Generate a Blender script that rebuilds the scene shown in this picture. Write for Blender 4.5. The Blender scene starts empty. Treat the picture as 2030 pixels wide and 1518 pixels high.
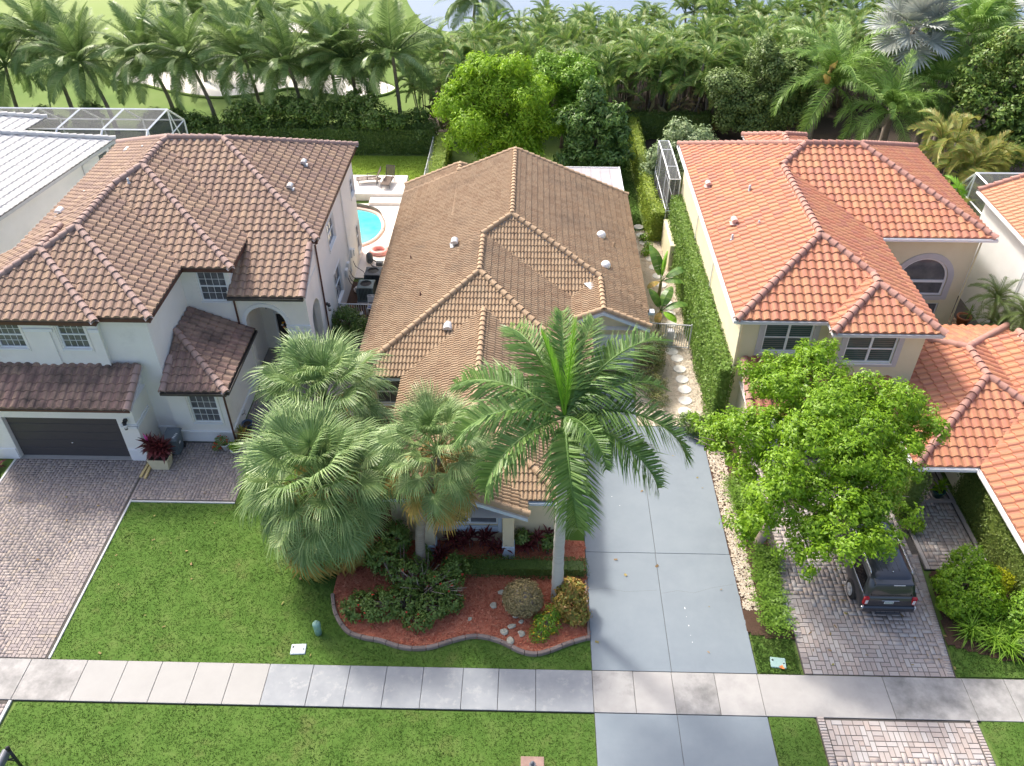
import bpy, math, random
import numpy as np
from mathutils import Matrix, Vector

rnd = random.Random(11)
rng = np.random.default_rng(11)
S = bpy.context.scene
COL = S.collection
rad = math.radians

# ---------------------------------------------------------------- camera
CAM_H = 26.3
cam_data = bpy.data.cameras.new("camera")
cam = bpy.data.objects.new("camera", cam_data)
COL.objects.link(cam)
cam.location = (0, 0, CAM_H)
cam.rotation_euler = (rad(90 - 38.85), 0, rad(1.35))
cam_data.sensor_width = 36.0
cam_data.sensor_fit = 'HORIZONTAL'
cam_data.lens = 36.0 * 1650.0 / 2030.0
cam_data.clip_start = 0.2
cam_data.clip_end = 3000
S.camera = cam

# ---------------------------------------------------------------- sky, sun, exposure
SUN_DIR = Vector((-0.63, 0.68, 1.05)).normalized()
SUN_EL = math.asin(SUN_DIR.z)
SUN_AZ = math.atan2(-SUN_DIR.x, SUN_DIR.y)
world = bpy.data.worlds.new("World")
S.world = world
world.use_nodes = True
wn = world.node_tree.nodes
wl = world.node_tree.links
wn.clear()
sky = wn.new("ShaderNodeTexSky")
sky.sky_type = 'NISHITA'
sky.sun_disc = False
sky.sun_elevation = SUN_EL
sky.sun_rotation = -SUN_AZ
sky.air_density = 0.8
sky.dust_density = 5.0
sky.ozone_density = 0.6
bg = wn.new("ShaderNodeBackground")
bg.inputs["Strength"].default_value = 0.15
wo = wn.new("ShaderNodeOutputWorld")
wl.new(sky.outputs[0], bg.inputs[0])
wl.new(bg.outputs[0], wo.inputs[0])

sun_data = bpy.data.lights.new("sun", 'SUN')
sun_data.energy = 1.8
sun_data.angle = rad(6.0)
sun_data.color = (1.0, 0.95, 0.87)
sun = bpy.data.objects.new("sun", sun_data)
COL.objects.link(sun)
sun.rotation_euler = SUN_DIR.to_track_quat('Z', 'Y').to_euler()
sun.location = SUN_DIR * 200

S.view_settings.view_transform = 'Standard'
S.view_settings.look = 'None'
S.view_settings.gamma = 1.0
S.view_settings.use_curve_mapping = False
S.view_settings.exposure = 1.24
S.render.engine = 'CYCLES'
S.cycles.max_bounces = 7
S.cycles.diffuse_bounces = 4
S.cycles.glossy_bounces = 3
S.cycles.transmission_bounces = 4
S.cycles.transparent_max_bounces = 12
S.cycles.use_denoising = True
S.cycles.sample_clamp_indirect = 6.0

# ---------------------------------------------------------------- mesh helpers
class MB:
    def __init__(self):
        self.v = []; self.f = []; self.s = []

    def add(self, vs, fs, smooth=False):
        o = len(self.v)
        self.v.extend([tuple(p) for p in vs])
        for f in fs:
            self.f.append(tuple(i + o for i in f)); self.s.append(smooth)

    def box(self, c, size, rz=0.0, bev=0.0):
        x, y, z = [k / 2 for k in size]
        if bev > 0:
            b = min(bev, x * .9, y * .9, z * .9)
            vs = []
            for sz in (-1, 1):
                for (px, py) in ((-x + b, -y), (x - b, -y), (x, -y + b), (x, y - b), (x - b, y), (-x + b, y), (-x, y - b), (-x, -y + b)):
                    vs.append((px, py, sz * (z - b)))
            for sz in (-1, 1):
                for (px, py) in ((-x + b, -y + b), (x - b, -y + b), (x - b, y - b), (-x + b, y - b)):
                    vs.append((px, py, sz * z))
            fs = [(i, (i + 1) % 8, 8 + (i + 1) % 8, 8 + i) for i in range(8)]
            fs += [(20, 21, 22, 23), (19, 18, 17, 16)]
            for base, top, fl in ((8, 20, False), (0, 16, True)):
                q = [(base, base + 1, top + 1, top), (base + 1, base + 2, top + 1), (base + 2, base + 3, top + 2, top + 1),
                     (base + 3, base + 4, top + 2), (base + 4, base + 5, top + 3, top + 2), (base + 5, base + 6, top + 3),
                     (base + 6, base + 7, top, top + 3), (base + 7, base, top)]
                fs += [tuple(reversed(k)) if fl else k for k in q]
        else:
            vs = [(sx * x, sy * y, sz * z) for sz in (-1, 1) for (sx, sy) in ((-1, -1), (1, -1), (1, 1), (-1, 1))]
            fs = [(0, 3, 2, 1), (4, 5, 6, 7), (0, 1, 5, 4), (1, 2, 6, 5), (2, 3, 7, 6), (3, 0, 4, 7)]
        ca, sa = math.cos(rz), math.sin(rz)
        vs = [(c[0] + p[0] * ca - p[1] * sa, c[1] + p[0] * sa + p[1] * ca, c[2] + p[2]) for p in vs]
        self.add(vs, fs)

    def bx(self, x0, x1, y0, y1, z0, z1, bev=0.0):
        self.box(((x0 + x1) / 2, (y0 + y1) / 2, (z0 + z1) / 2), (x1 - x0, y1 - y0, z1 - z0), 0, bev)

    def tube(self, pts, radii, n=8, cap=True, smooth=True):
        pts = [Vector(p) for p in pts]
        if not hasattr(radii, '__len__'):
            radii = [radii] * len(pts)
        vs = []; fs = []
        ref = Vector((0, 0, 1))
        for i, p in enumerate(pts):
            a = pts[max(0, i - 1)]; b = pts[min(len(pts) - 1, i + 1)]
            t = (b - a)
            t = t.normalized() if t.length > 1e-9 else Vector((0, 0, 1))
            r = ref if abs(t.dot(ref)) < 0.95 else Vector((1, 0, 0))
            u = t.cross(r).normalized(); w = u.cross(t).normalized()
            for k in range(n):
                an = 2 * math.pi * k / n
                vs.append(tuple(p + u * (math.cos(an) * radii[i]) + w * (math.sin(an) * radii[i])))
        for i in range(len(pts) - 1):
            for k in range(n):
                k2 = (k + 1) % n
                fs.append((i * n + k, (i + 1) * n + k, (i + 1) * n + k2, i * n + k2))
        if cap:
            fs.append(tuple(range(n)))
            fs.append(tuple(reversed([(len(pts) - 1) * n + k for k in range(n)])))
        self.add(vs, fs, smooth)

    def lathe(self, prof, c=(0, 0, 0), n=12, smooth=True):
        vs = []; fs = []
        for (r, z) in prof:
            for k in range(n):
                a = 2 * math.pi * k / n
                vs.append((c[0] + r * math.cos(a), c[1] + r * math.sin(a), c[2] + z))
        for i in range(len(prof) - 1):
            for k in range(n):
                k2 = (k + 1) % n
                fs.append((i * n + k, i * n + k2, (i + 1) * n + k2, (i + 1) * n + k))
        fs.append(tuple(reversed(range(n))))
        fs.append(tuple((len(prof) - 1) * n + k for k in range(n)))
        self.add(vs, fs, smooth)

    def prism(self, poly, z0, z1):
        n = len(poly)
        vs = [(p[0], p[1], z0) for p in poly] + [(p[0], p[1], z1) for p in poly]
        fs = [tuple(reversed(range(n))), tuple(range(n, 2 * n))]
        fs += [(i, (i + 1) % n, n + (i + 1) % n, n + i) for i in range(n)]
        self.add(vs, fs)

    def quad(self, a, b, c, d):
        self.add([a, b, c, d], [(0, 1, 2, 3)])

    def mesh(self, name):
        me = bpy.data.meshes.new(name)
        me.from_pydata(self.v, [], self.f)
        me.polygons.foreach_set('use_smooth', self.s)
        me.update()
        return me


def np_mesh(name, V, F, smooth=False):
    V = np.asarray(V, dtype=np.float32); F = np.asarray(F, dtype=np.int32)
    k = F.shape[1]
    me = bpy.data.meshes.new(name)
    me.vertices.add(len(V)); me.vertices.foreach_set('co', V.ravel())
    me.loops.add(F.size); me.loops.foreach_set('vertex_index', F.ravel())
    me.polygons.add(len(F)); me.polygons.foreach_set('loop_start', np.arange(len(F), dtype=np.int32) * k)
    if smooth:
        me.polygons.foreach_set('use_smooth', np.ones(len(F), dtype=bool))
    me.update(calc_edges=True)
    return me

WLOC = {}

def wl_of(o):
    return WLOC.get(o.name, Vector((0, 0, 0))) if o else Vector((0, 0, 0))

def thing(name, label, cat, loc=(0, 0, 0), rz=0.0, group=None):
    o = bpy.data.objects.new(name, None)
    o.empty_display_size = 0.3
    COL.objects.link(o)
    o.location = loc; o.rotation_euler = (0, 0, rz)
    WLOC[o.name] = Vector(loc)
    o['label'] = label; o['category'] = cat
    if group: o['group'] = group
    return o

def link_mesh(name, me, mat, parent=None, M=None, label=None, kind=None):
    o = bpy.data.objects.new(name, me)
    COL.objects.link(o)
    if mat is not None and not me.materials:
        me.materials.append(mat)
    if parent: o.parent = parent
    if M is not None: o.matrix_basis = M
    if label: o['label'] = label
    if kind: o['kind'] = kind
    WLOC[o.name] = wl_of(parent) if parent else Vector((0, 0, 0))
    return o

def part(name, mb, mat, parent, world=True, label=None, kind=None):
    """mb holds world coordinates when world=True; they are moved into the parent's frame."""
    me = mb.mesh(name) if isinstance(mb, MB) else mb
    if world and parent is not None:
        w = wl_of(parent)
        me.transform(Matrix.Translation(-w))
    return link_mesh(name, me, mat, parent, None, label, kind)

def solo(name, label, cat, mb, mat, loc=(0, 0, 0), group=None, rz=0.0, kind=None):
    me = mb.mesh(name) if isinstance(mb, MB) else mb
    o = link_mesh(name, me, mat)
    o.location = loc; o.rotation_euler = (0, 0, rz)
    WLOC[o.name] = Vector(loc)
    o['label'] = label; o['category'] = cat
    if group: o['group'] = group
    if kind: o['kind'] = kind
    return o

def struct(name, mb, mat, kind='structure', label=None):
    me = mb.mesh(name) if isinstance(mb, MB) else mb
    o = link_mesh(name, me, mat)
    o['kind'] = kind
    if label: o['label'] = label
    return o

# ---------------------------------------------------------------- materials
def srgb(r, g, b):
    def c(u):
        u /= 255.0
        return u / 12.92 if u <= 0.04045 else ((u + 0.055) / 1.055) ** 2.4
    return (c(r), c(g), c(b), 1.0)

def lin(r, g, b): return (r, g, b, 1.0)

MATS = {}

def M(name, cols, scale=3.0, rough=0.7, rw=0.0, bump=0.0, bscale=40.0, metallic=0.0, spec=0.4, transl=0.0,
      detail=5.0, stretch=None, dirt=None, emission=None, alpha=1.0, coat=0.0):
    """Procedural material: noise (and a per-piece random value, weight rw) runs a colour ramp."""
    if name in MATS: return MATS[name]
    m = bpy.data.materials.new(name); m.use_nodes = True
    nt = m.node_tree; N = nt.nodes; L = nt.links
    N.clear()
    out = N.new('ShaderNodeOutputMaterial')
    p = N.new('ShaderNodeBsdfPrincipled')
    geo = N.new('ShaderNodeNewGeometry')
    mp = N.new('ShaderNodeMapping')
    L.new(geo.outputs['Position'], mp.inputs['Vector'])
    if stretch: mp.inputs['Scale'].default_value = stretch
    noi = N.new('ShaderNodeTexNoise')
    noi.inputs['Scale'].default_value = scale; noi.inputs['Detail'].default_value = detail
    noi.inputs['Roughness'].default_value = 0.62
    L.new(mp.outputs[0], noi.inputs['Vector'])
    ramp = N.new('ShaderNodeValToRGB')
    els = ramp.color_ramp.elements
    if len(cols) == 1: cols = [cols[0], cols[0]]
    lo, hi = (0.30, 0.70) if rw < 0.5 else (0.0, 1.0)
    while len(els) < len(cols): els.new(0.5)
    for i, c in enumerate(cols):
        els[i].position = lo + (hi - lo) * i / (len(cols) - 1)
        els[i].color = c
    fac = noi.outputs['Fac']
    if rw > 0:
        oi = N.new('ShaderNodeObjectInfo')
        ad = N.new('ShaderNodeMath'); ad.operation = 'ADD'
        L.new(geo.outputs['Random Per Island'], ad.inputs[0]); L.new(oi.outputs['Random'], ad.inputs[1])
        fr = N.new('ShaderNodeMath'); fr.operation = 'FRACT'
        L.new(ad.outputs[0], fr.inputs[0])
        mx = N.new('ShaderNodeMix'); mx.data_type = 'FLOAT'
        mx.inputs['Factor'].default_value = rw
        L.new(noi.outputs['Fac'], mx.inputs['A']); L.new(fr.outputs[0], mx.inputs['B'])
        fac = mx.outputs['Result']
    L.new(fac, ramp.inputs['Fac'])
    col = ramp.outputs['Color']
    if dirt:  # (colour, scale, threshold, softness, strength)
        dn = N.new('ShaderNodeTexNoise'); dn.inputs['Scale'].default_value = dirt[1]; dn.inputs['Detail'].default_value = 6
        dn.inputs['Roughness'].default_value = 0.7
        L.new(geo.outputs['Position'], dn.inputs['Vector'])
        mr = N.new('ShaderNodeMapRange')
        mr.inputs['From Min'].default_value = dirt[2]; mr.inputs['From Max'].default_value = dirt[2] + dirt[3]
        mr.inputs['To Max'].default_value = dirt[4]
        L.new(dn.outputs['Fac'], mr.inputs['Value'])
        dm = N.new('ShaderNodeMix'); dm.data_type = 'RGBA'
        L.new(mr.outputs[0], dm.inputs['Factor']); L.new(col, dm.inputs['A'])
        dm.inputs['B'].default_value = dirt[0]
        col = dm.outputs['Result']
    L.new(col, p.inputs['Base Color'])
    p.inputs['Roughness'].default_value = rough
    p.inputs['Metallic'].default_value = metallic
    p.inputs['Specular IOR Level'].default_value = spec
    if coat: p.inputs['Coat Weight'].default_value = coat
    if bump > 0:
        bn = N.new('ShaderNodeTexNoise'); bn.inputs['Scale'].default_value = bscale; bn.inputs['Detail'].default_value = 4
        L.new(mp.outputs[0], bn.inputs['Vector'])
        bp = N.new('ShaderNodeBump'); bp.inputs['Strength'].default_value = bump; bp.inputs['Distance'].default_value = 0.05
        L.new(bn.outputs['Fac'], bp.inputs['Height']); L.new(bp.outputs[0], p.inputs['Normal'])
    sh = p.outputs[0]
    if transl > 0:
        tr = N.new('ShaderNodeBsdfTranslucent')
        L.new(col, tr.inputs['Color'])
        ms = N.new('ShaderNodeMixShader'); ms.inputs[0].default_value = transl
        L.new(sh, ms.inputs[1]); L.new(tr.outputs[0], ms.inputs[2])
        sh = ms.outputs[0]
    if alpha < 1:
        tp = N.new('ShaderNodeBsdfTransparent')
        ms = N.new('ShaderNodeMixShader'); ms.inputs[0].default_value = alpha
        L.new(tp.outputs[0], ms.inputs[1]); L.new(sh, ms.inputs[2])
        sh = ms.outputs[0]
    L.new(sh, out.inputs['Surface'])
    MATS[name] = m
    return m

def leafmat(name, cols, transl=0.28, rough=0.45, scale=0.9, rw=0.62):
    cols = [lin(min(.8, c[0] * 1.62), min(.8, c[1] * 1.5), min(.8, c[2] * 1.38)) for c in cols]
    return M(name, cols, scale=scale, rough=rough, rw=rw, transl=transl, spec=0.35)

# masonry, tiles, paving
m_white_wall = M('white_stucco', [lin(.79, .765, .72), lin(.84, .815, .77)], 1.2, .85, bump=.25, bscale=60, dirt=(lin(.40, .38, .33), .5, .58, .25, .35))
m_white_trim = M('white_trim', [lin(.74, .75, .76), lin(.80, .81, .82)], 2, .5)
m_blue_trim = M('pale_blue_trim', [lin(.50, .58, .66), lin(.56, .64, .72)], 2, .5)
m_cream_wall = M('cream_stucco', [lin(.64, .55, .36), lin(.70, .61, .42)], 1.0, .85, bump=.25, bscale=60, dirt=(lin(.45, .38, .27), .6, .6, .2, .3))
m_yellow_wall = M('pale_yellow_stucco', [lin(.66, .60, .40), lin(.72, .66, .46)], 1.0, .85, bump=.25, bscale=60, dirt=(lin(.5, .46, .36), .5, .6, .2, .3))
m_bright_wall = M('bright_white_stucco', [lin(.74, .74, .73), lin(.80, .80, .79)], 1.0, .8, bump=.2, bscale=60)
m_grey_trim = M('grey_stucco_band', [lin(.46, .45, .45), lin(.52, .51, .51)], 3, .8)
m_tile_brown = M('brown_blend_tile', [lin(.20, .125, .094), lin(.245, .160, .115), lin(.315, .215, .142), lin(.225, .147, .116), lin(.35, .245, .16)], 6.0, .75, rw=.72, bump=.3, bscale=30,
                 dirt=(lin(.07, .05, .045), 1.1, .60, .22, .40))
m_tile_tan = M('tan_blend_tile', [lin(.27, .178, .108), lin(.315, .217, .134), lin(.36, .26, .165), lin(.29, .197, .12)], 6.0, .8, rw=.6, bump=.3, bscale=30,
               dirt=(lin(.105, .085, .068), .30, .50, .28, .55))
m_tile_red = M('red_blend_tile', [lin(.385, .138, .080), lin(.43, .168, .096), lin(.46, .220, .112), lin(.385, .155, .103), lin(.44, .190, .112)], 6.0, .7, rw=.66, bump=.25, bscale=30,
               dirt=(lin(.22, .08, .055), .8, .62, .2, .30))
m_tile_grey = M('pale_grey_tile', [lin(.50, .495, .475), lin(.56, .555, .535)], 5, .8, rw=.6, bump=.3, bscale=30)
m_tile_orange = M('orange_blend_tile', [lin(.42, .20, .115), lin(.48, .27, .16)], 5, .75, rw=.7)
m_cap_brown = M('mauve_brown_cap', [lin(.29, .20, .17), lin(.36, .255, .22)], 4, .8, rw=.6, bump=.3)
m_cap_tan = M('tan_cap', [lin(.34, .235, .145), lin(.40, .285, .18)], 4, .8, rw=.6, bump=.3)
m_cap_red = M('red_cap', [lin(.36, .185, .145), lin(.42, .235, .185)], 4, .75, rw=.6, bump=.3)
m_cap_grey = M('grey_cap', [lin(.50, .50, .48), lin(.60, .60, .58)], 4, .8, rw=.6)
m_mortar = M('mortar_bed', [lin(.42, .36, .33), lin(.52, .47, .44)], 4, .9)
m_deck_dark = M('roof_underlay', [lin(.07, .05, .045), lin(.09, .07, .06)], 4, .9)
m_fascia_brown = M('brown_fascia', [lin(.085, .035, .025), lin(.11, .05, .035)], 3, .5)
m_gutter_dark = M('dark_gutter', [lin(.05, .045, .04), lin(.08, .07, .06)], 3, .5)
m_vent = M('grey_vent_metal', [lin(.42, .43, .44), lin(.55, .56, .57)], 6, .45, metallic=.2)
m_vent_white = M('white_vent', [lin(.72, .73, .74), lin(.78, .79, .80)], 6, .5)
m_vent_tan = M('painted_vent', [lin(.62, .42, .36), lin(.66, .46, .40)], 6, .5)
m_glass = M('window_glass', [lin(.07, .075, .085), lin(.17, .175, .185)], 1.6, .08, spec=.5)
m_glass_teal = M('teal_window_glass', [lin(.02, .06, .055), lin(.06, .12, .11)], 1.4, .06, spec=.6)
m_blind = M('pale_blind', [lin(.10, .13, .12), lin(.14, .165, .15)], 2, .7)
m_garage = M('dark_garage_door', [lin(.060, .054, .054), lin(.078, .070, .070)], 8, .55, stretch=(.3, 1, 6))
m_door = M('black_door', [lin(.022, .021, .022), lin(.03, .029, .03)], 4, .4)
m_conc = M('pale_concrete', [lin(.34, .328, .312), lin(.39, .377, .36)], 2.2, .85, bump=.15, bscale=80, rw=.25, dirt=(lin(.19, .19, .185), .32, .52, .22, .62))
m_drive = M('blue_grey_painted_concrete', [lin(.176, .212, .240), lin(.200, .237, .264)], .9, .6, bump=.06, bscale=60, dirt=(lin(.145, .175, .205), .32, .48, .3, .75))
m_joint = M('joint_dirt', [lin(.06, .055, .05), lin(.10, .09, .08)], 8, .95)
m_kerb_white = M('white_kerb_stone', [lin(.44, .45, .44), lin(.52, .53, .52)], 5, .8)
m_paver_a = M('mauve_paver', [lin(.235, .202, .196), lin(.28, .242, .232), lin(.335, .29, .26), lin(.262, .225, .218), lin(.39, .33, .26)], 2.5, .85, rw=.8, bump=.2, bscale=60, dirt=(lin(.14, .125, .12), .28, .50, .22, .6))
m_paver_b = M('pink_grey_paver', [lin(.32, .27, .245), lin(.37, .325, .30), lin(.42, .395, .38), lin(.385, .32, .285), lin(.36, .35, .345)], 2.5, .85, rw=.8, bump=.2, bscale=60, dirt=(lin(.12, .11, .10), .5, .58, .3, .30))
m_asphalt = M('asphalt', [lin(.045, .045, .047), lin(.06, .06, .062)], 8, .9, bump=.2, bscale=90)
m_grass = M('lawn_grass', [lin(.060, .122, .021), lin(.077, .144, .027), lin(.106, .165, .040)], 1.3, .9, bump=.22, bscale=90, detail=9, dirt=(lin(.17, .155, .065), .6, .55, .2, .55), spec=.1)
m_blade = leafmat('grass_blades', [lin(.045, .092, .016), lin(.056, .106, .020), lin(.076, .121, .029)], .45, .6, scale=.5, rw=.3)
m_fair = M('fairway_grass', [lin(.095, .160, .040), lin(.130, .195, .052), lin(.160, .215, .072)], .16, .9, bump=.2, bscale=20, detail=9, spec=.1)
m_green = M('putting_green_grass', [lin(.20, .265, .085), lin(.235, .295, .11)], .08, .9, spec=.1)
m_bsand = M('bunker_sand', [lin(.72, .68, .61), lin(.78, .74, .67)], .6, .95, spec=.1)
m_mulch_red = M('red_mulch', [lin(.42, .105, .058), lin(.56, .17, .095), lin(.66, .28, .17)], 22, .9, bump=.9, bscale=60, rw=.4)
m_mulch_brown = M('brown_mulch', [lin(.065, .035, .022), lin(.12, .07, .045)], 18, .95, bump=.8, bscale=60, rw=.4)
m_gravel = M('tan_gravel', [lin(.52, .42, .29), lin(.64, .55, .42), lin(.72, .65, .53)], 16, .9, bump=.8, bscale=70, rw=.35)
m_edge = M('bed_edging', [lin(.22, .17, .145), lin(.30, .24, .21)], 7, .85, bump=.3, rw=.3)
m_rock = M('pale_rock', [lin(.42, .39, .29), lin(.56, .53, .42)], 6, .85, bump=.5, bscale=20)
m_stone_white = M('white_stepping_stone', [lin(.62, .60, .54), lin(.74, .72, .66)], 6, .85, bump=.3)
m_soil = M('dark_soil', [lin(.03, .022, .016), lin(.06, .045, .03)], 10, .95)
m_water = M('lake_water', [lin(.07, .115, .17), lin(.13, .18, .24)], .03, .14, spec=.7, bump=.05, bscale=.6)
m_pool = M('pool_water', [lin(.06, .40, .44), lin(.12, .52, .55)], 1.5, .08, spec=.6, bump=.1, bscale=6)
m_pooldeck = M('pool_deck', [lin(.70, .64, .58), lin(.78, .72, .67)], 3, .8)
m_coping = M('pink_coping', [lin(.60, .42, .35), lin(.68, .50, .42)], 6, .8)
m_white_metal = M('white_aluminium', [lin(.74, .76, .77), lin(.80, .82, .83)], 3, .4)
m_grey_metal = M('grey_aluminium', [lin(.48, .49, .50), lin(.56, .57, .58)], 3, .4)
m_screen = M('insect_screen', [lin(.10, .105, .11), lin(.13, .135, .14)], 2, .8, alpha=.45)
m_flat_roof = M('flat_roof_panel', [lin(.36, .33, .345), lin(.42, .39, .40)], 1.5, .7)
m_ac_green = M('grey_green_metal', [lin(.135, .18, .18), lin(.17, .22, .215)], 4, .5)
m_ac_dark = M('dark_grey_metal', [lin(.07, .085, .10), lin(.10, .115, .13)], 4, .5)
m_black = M('black_plastic', [lin(.015, .015, .016), lin(.025, .025, .027)], 4, .45)
m_pink = M('pink_vinyl', [lin(.75, .30, .27), lin(.82, .42, .38)], 3, .3)
m_bin = M('blue_grey_plastic', [lin(.115, .14, .165), lin(.14, .165, .19)], 3, .5)
m_planter = M('beige_planter', [lin(.62, .56, .38), lin(.68, .62, .44)], 3, .6)
m_lumber = M('new_lumber', [lin(.52, .39, .16), lin(.62, .49, .24)], 3, .8, stretch=(1, .1, 1))
m_terracotta = M('terracotta', [lin(.34, .12, .06), lin(.42, .17, .09)], 6, .8)
m_teal_box = M('pale_green_utility_plastic', [lin(.20, .36, .29), lin(.26, .42, .34)], 6, .6)
m_lid = M('pale_grey_lid', [lin(.44, .50, .52), lin(.52, .58, .60)], 6, .6)
m_wood = M('weathered_teak', [lin(.12, .085, .065), lin(.18, .13, .10)], 5, .7)
m_bark_palm = M('ringed_palm_bark', [lin(.22, .18, .14), lin(.34, .30, .25)], 2.5, .9, stretch=(.4, .4, 9), bump=.5, bscale=6)
m_royal = M('smooth_royal_palm_trunk', [lin(.44, .42, .38), lin(.54, .52, .48)], 2, .75, stretch=(.4, .4, 5), bump=.15, bscale=8)
m_crownshaft = M('green_crownshaft', [lin(.12, .23, .055), lin(.20, .32, .09)], 2, .5)
m_bark = M('brown_bark', [lin(.12, .085, .06), lin(.22, .17, .13)], 6, .95, bump=.7, bscale=20)
m_twig = M('pale_twig', [lin(.26, .20, .16), lin(.36, .30, .25)], 6, .9)
m_car = M('black_blue_car_paint', [lin(.011, .014, .022), lin(.014, .018, .027)], 1, .28, spec=.6, coat=.8)
m_carglass = M('dark_tinted_glass', [lin(.004, .004, .005), lin(.006, .006, .008)], 1, .06, spec=.25)
m_chrome = M('chrome', [lin(.72, .73, .74), lin(.8, .8, .8)], 2, .18, metallic=1.0)
m_tyre = M('tyre_rubber', [lin(.018, .018, .018), lin(.03, .03, .03)], 9, .85)
m_alloy = M('alloy_rim', [lin(.52, .52, .53), lin(.6, .6, .6)], 3, .3, metallic=.7)
m_red_lamp = M('red_lamp_lens', [lin(.36, .012, .018), lin(.45, .02, .025)], 3, .15)
m_clear_lamp = M('clear_lamp_lens', [lin(.62, .60, .60), lin(.7, .68, .68)], 3, .15)
m_plate = M('licence_plate', [lin(.62, .66, .64), lin(.72, .75, .73)], 12, .5)
m_ink_green = M('plate_ink', [lin(.05, .16, .10), lin(.05, .16, .10)], 1, .6)
m_white_ink = M('white_ink', [lin(.75, .75, .75), lin(.75, .75, .75)], 1, .6)
m_black_ink = M('black_ink', [lin(.02, .02, .02), lin(.02, .02, .02)], 1, .6)
m_brick = M('pink_brick', [lin(.44, .20, .15), lin(.55, .30, .23)], 4, .85, rw=.7, bump=.3)
m_mail = M('grey_painted_metal', [lin(.11, .12, .14), lin(.15, .16, .18)], 4, .45)
m_red_flag = M('red_cloth', [lin(.42, .03, .03), lin(.42, .03, .03)], 1, .8)
m_blue = M('blue_plastic', [lin(.02, .05, .30), lin(.03, .07, .36)], 2, .4)
m_clay = M('orange_pumpkin', [lin(.60, .15, .03), lin(.7, .22, .05)], 4, .6)

# leaves
l_sabal = leafmat('sabal_leaf', [lin(.066, .125, .042), lin(.120, .200, .074), lin(.25, .335, .155)], .22, .42)
l_sabal_dry = leafmat('dry_palm_leaf', [lin(.20, .135, .055), lin(.30, .20, .09), lin(.36, .27, .15)], .2, .8)
l_sabal_old = leafmat('yellowing_palm_leaf', [lin(.13, .14, .035), lin(.24, .19, .05), lin(.33, .20, .06)], .25, .6)
l_royal = leafmat('royal_palm_leaf', [lin(.046, .108, .027), lin(.084, .165, .042), lin(.155, .245, .08)], .25, .38)
l_spear = leafmat('young_palm_leaf', [lin(.11, .28, .02), lin(.20, .38, .04)], .35, .4)
l_coco = leafmat('coconut_palm_leaf', [lin(.065, .125, .036), lin(.115, .190, .058), lin(.22, .295, .13)], .25, .38)
l_areca = leafmat('areca_palm_leaf', [lin(.040, .098, .020), lin(.080, .160, .034), lin(.165, .255, .07), lin(.26, .215, .08)], .28, .42)
l_areca_orange = leafmat('golden_palm_leaf', [lin(.09, .155, .03), lin(.145, .205, .045), lin(.225, .20, .055), lin(.12, .19, .045)], .3, .45)
l_queen = leafmat('queen_palm_leaf', [lin(.08, .165, .03), lin(.13, .235, .05), lin(.215, .33, .10)], .3, .4)
l_bismarck = leafmat('silver_blue_palm_leaf', [lin(.17, .21, .20), lin(.25, .29, .28), lin(.34, .38, .37)], .1, .5)
l_pygmy = leafmat('date_palm_leaf', [lin(.07, .115, .035), lin(.13, .19, .06)], .25, .45)
l_oak = leafmat('fresh_oak_leaf', [lin(.072, .160, .009), lin(.125, .245, .014), lin(.215, .355, .026)], .38, .42)
l_lime = leafmat('lime_green_leaf', [lin(.115, .235, .014), lin(.185, .33, .022), lin(.27, .43, .04)], .36, .45)
l_lime2 = leafmat('mid_green_leaf', [lin(.07, .165, .014), lin(.125, .25, .024), lin(.20, .34, .04)], .3, .45)
l_magnolia = leafmat('glossy_leaf', [lin(.045, .105, .025), lin(.085, .165, .04), lin(.16, .26, .07)], .22, .3)
l_grey = leafmat('grey_green_leaf', [lin(.055, .105, .030), lin(.095, .155, .045), lin(.165, .23, .07)], .2, .45)
l_dark = leafmat('dark_green_leaf', [lin(.035, .075, .015), lin(.065, .125, .025), lin(.13, .20, .05)], .2, .4)
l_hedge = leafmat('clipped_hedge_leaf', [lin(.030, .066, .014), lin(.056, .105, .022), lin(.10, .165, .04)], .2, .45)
l_hedge_pale = leafmat('light_hedge_leaf', [lin(.085, .150, .020), lin(.135, .205, .028), lin(.22, .285, .045)], .28, .5)  # lighter, yellower green than the other hedge leaf
l_ivy = leafmat('creeping_fig_leaf', [lin(.048, .108, .015), lin(.080, .155, .025), lin(.145, .215, .05)], .2, .5)
l_ivy_dark = leafmat('dense_fig_leaf', [lin(.055, .098, .018), lin(.092, .145, .03), lin(.16, .205, .055)], .2, .5)
l_ixora = leafmat('ixora_leaf', [lin(.052, .105, .022), lin(.088, .150, .034), lin(.15, .22, .06)], .25, .4)
l_croton = leafmat('croton_leaf', [lin(.08, .13, .02), lin(.17, .19, .035), lin(.27, .16, .045), lin(.15, .19, .04)], .25, .4)
l_olive = leafmat('dusty_olive_leaf', [lin(.135, .115, .045), lin(.20, .175, .085), lin(.27, .215, .13)], .15, .7)
l_fern = leafmat('fern_leaf', [lin(.05, .115, .012), lin(.085, .17, .02), lin(.135, .235, .035)], .3, .5)
l_cordy = leafmat('dark_red_cordyline_leaf', [lin(.035, .010, .012), lin(.075, .018, .020), lin(.14, .030, .035)], .2, .4)
l_banana = leafmat('banana_leaf', [lin(.035, .095, .02), lin(.065, .145, .03), lin(.12, .21, .05)], .35, .35)
l_yellow = leafmat('yellow_green_leaf', [lin(.26, .33, .012), lin(.38, .42, .02)], .35, .5)
f_red = leafmat('red_petal', [lin(.38, .025, .02), lin(.45, .06, .04)], .2, .6)
f_orange = leafmat('orange_petal', [lin(.75, .28, .02), lin(.8, .4, .03)], .2, .6)
f_lilac = leafmat('lilac_petal', [lin(.36, .36, .62), lin(.48, .48, .72)], .2, .6)
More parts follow.
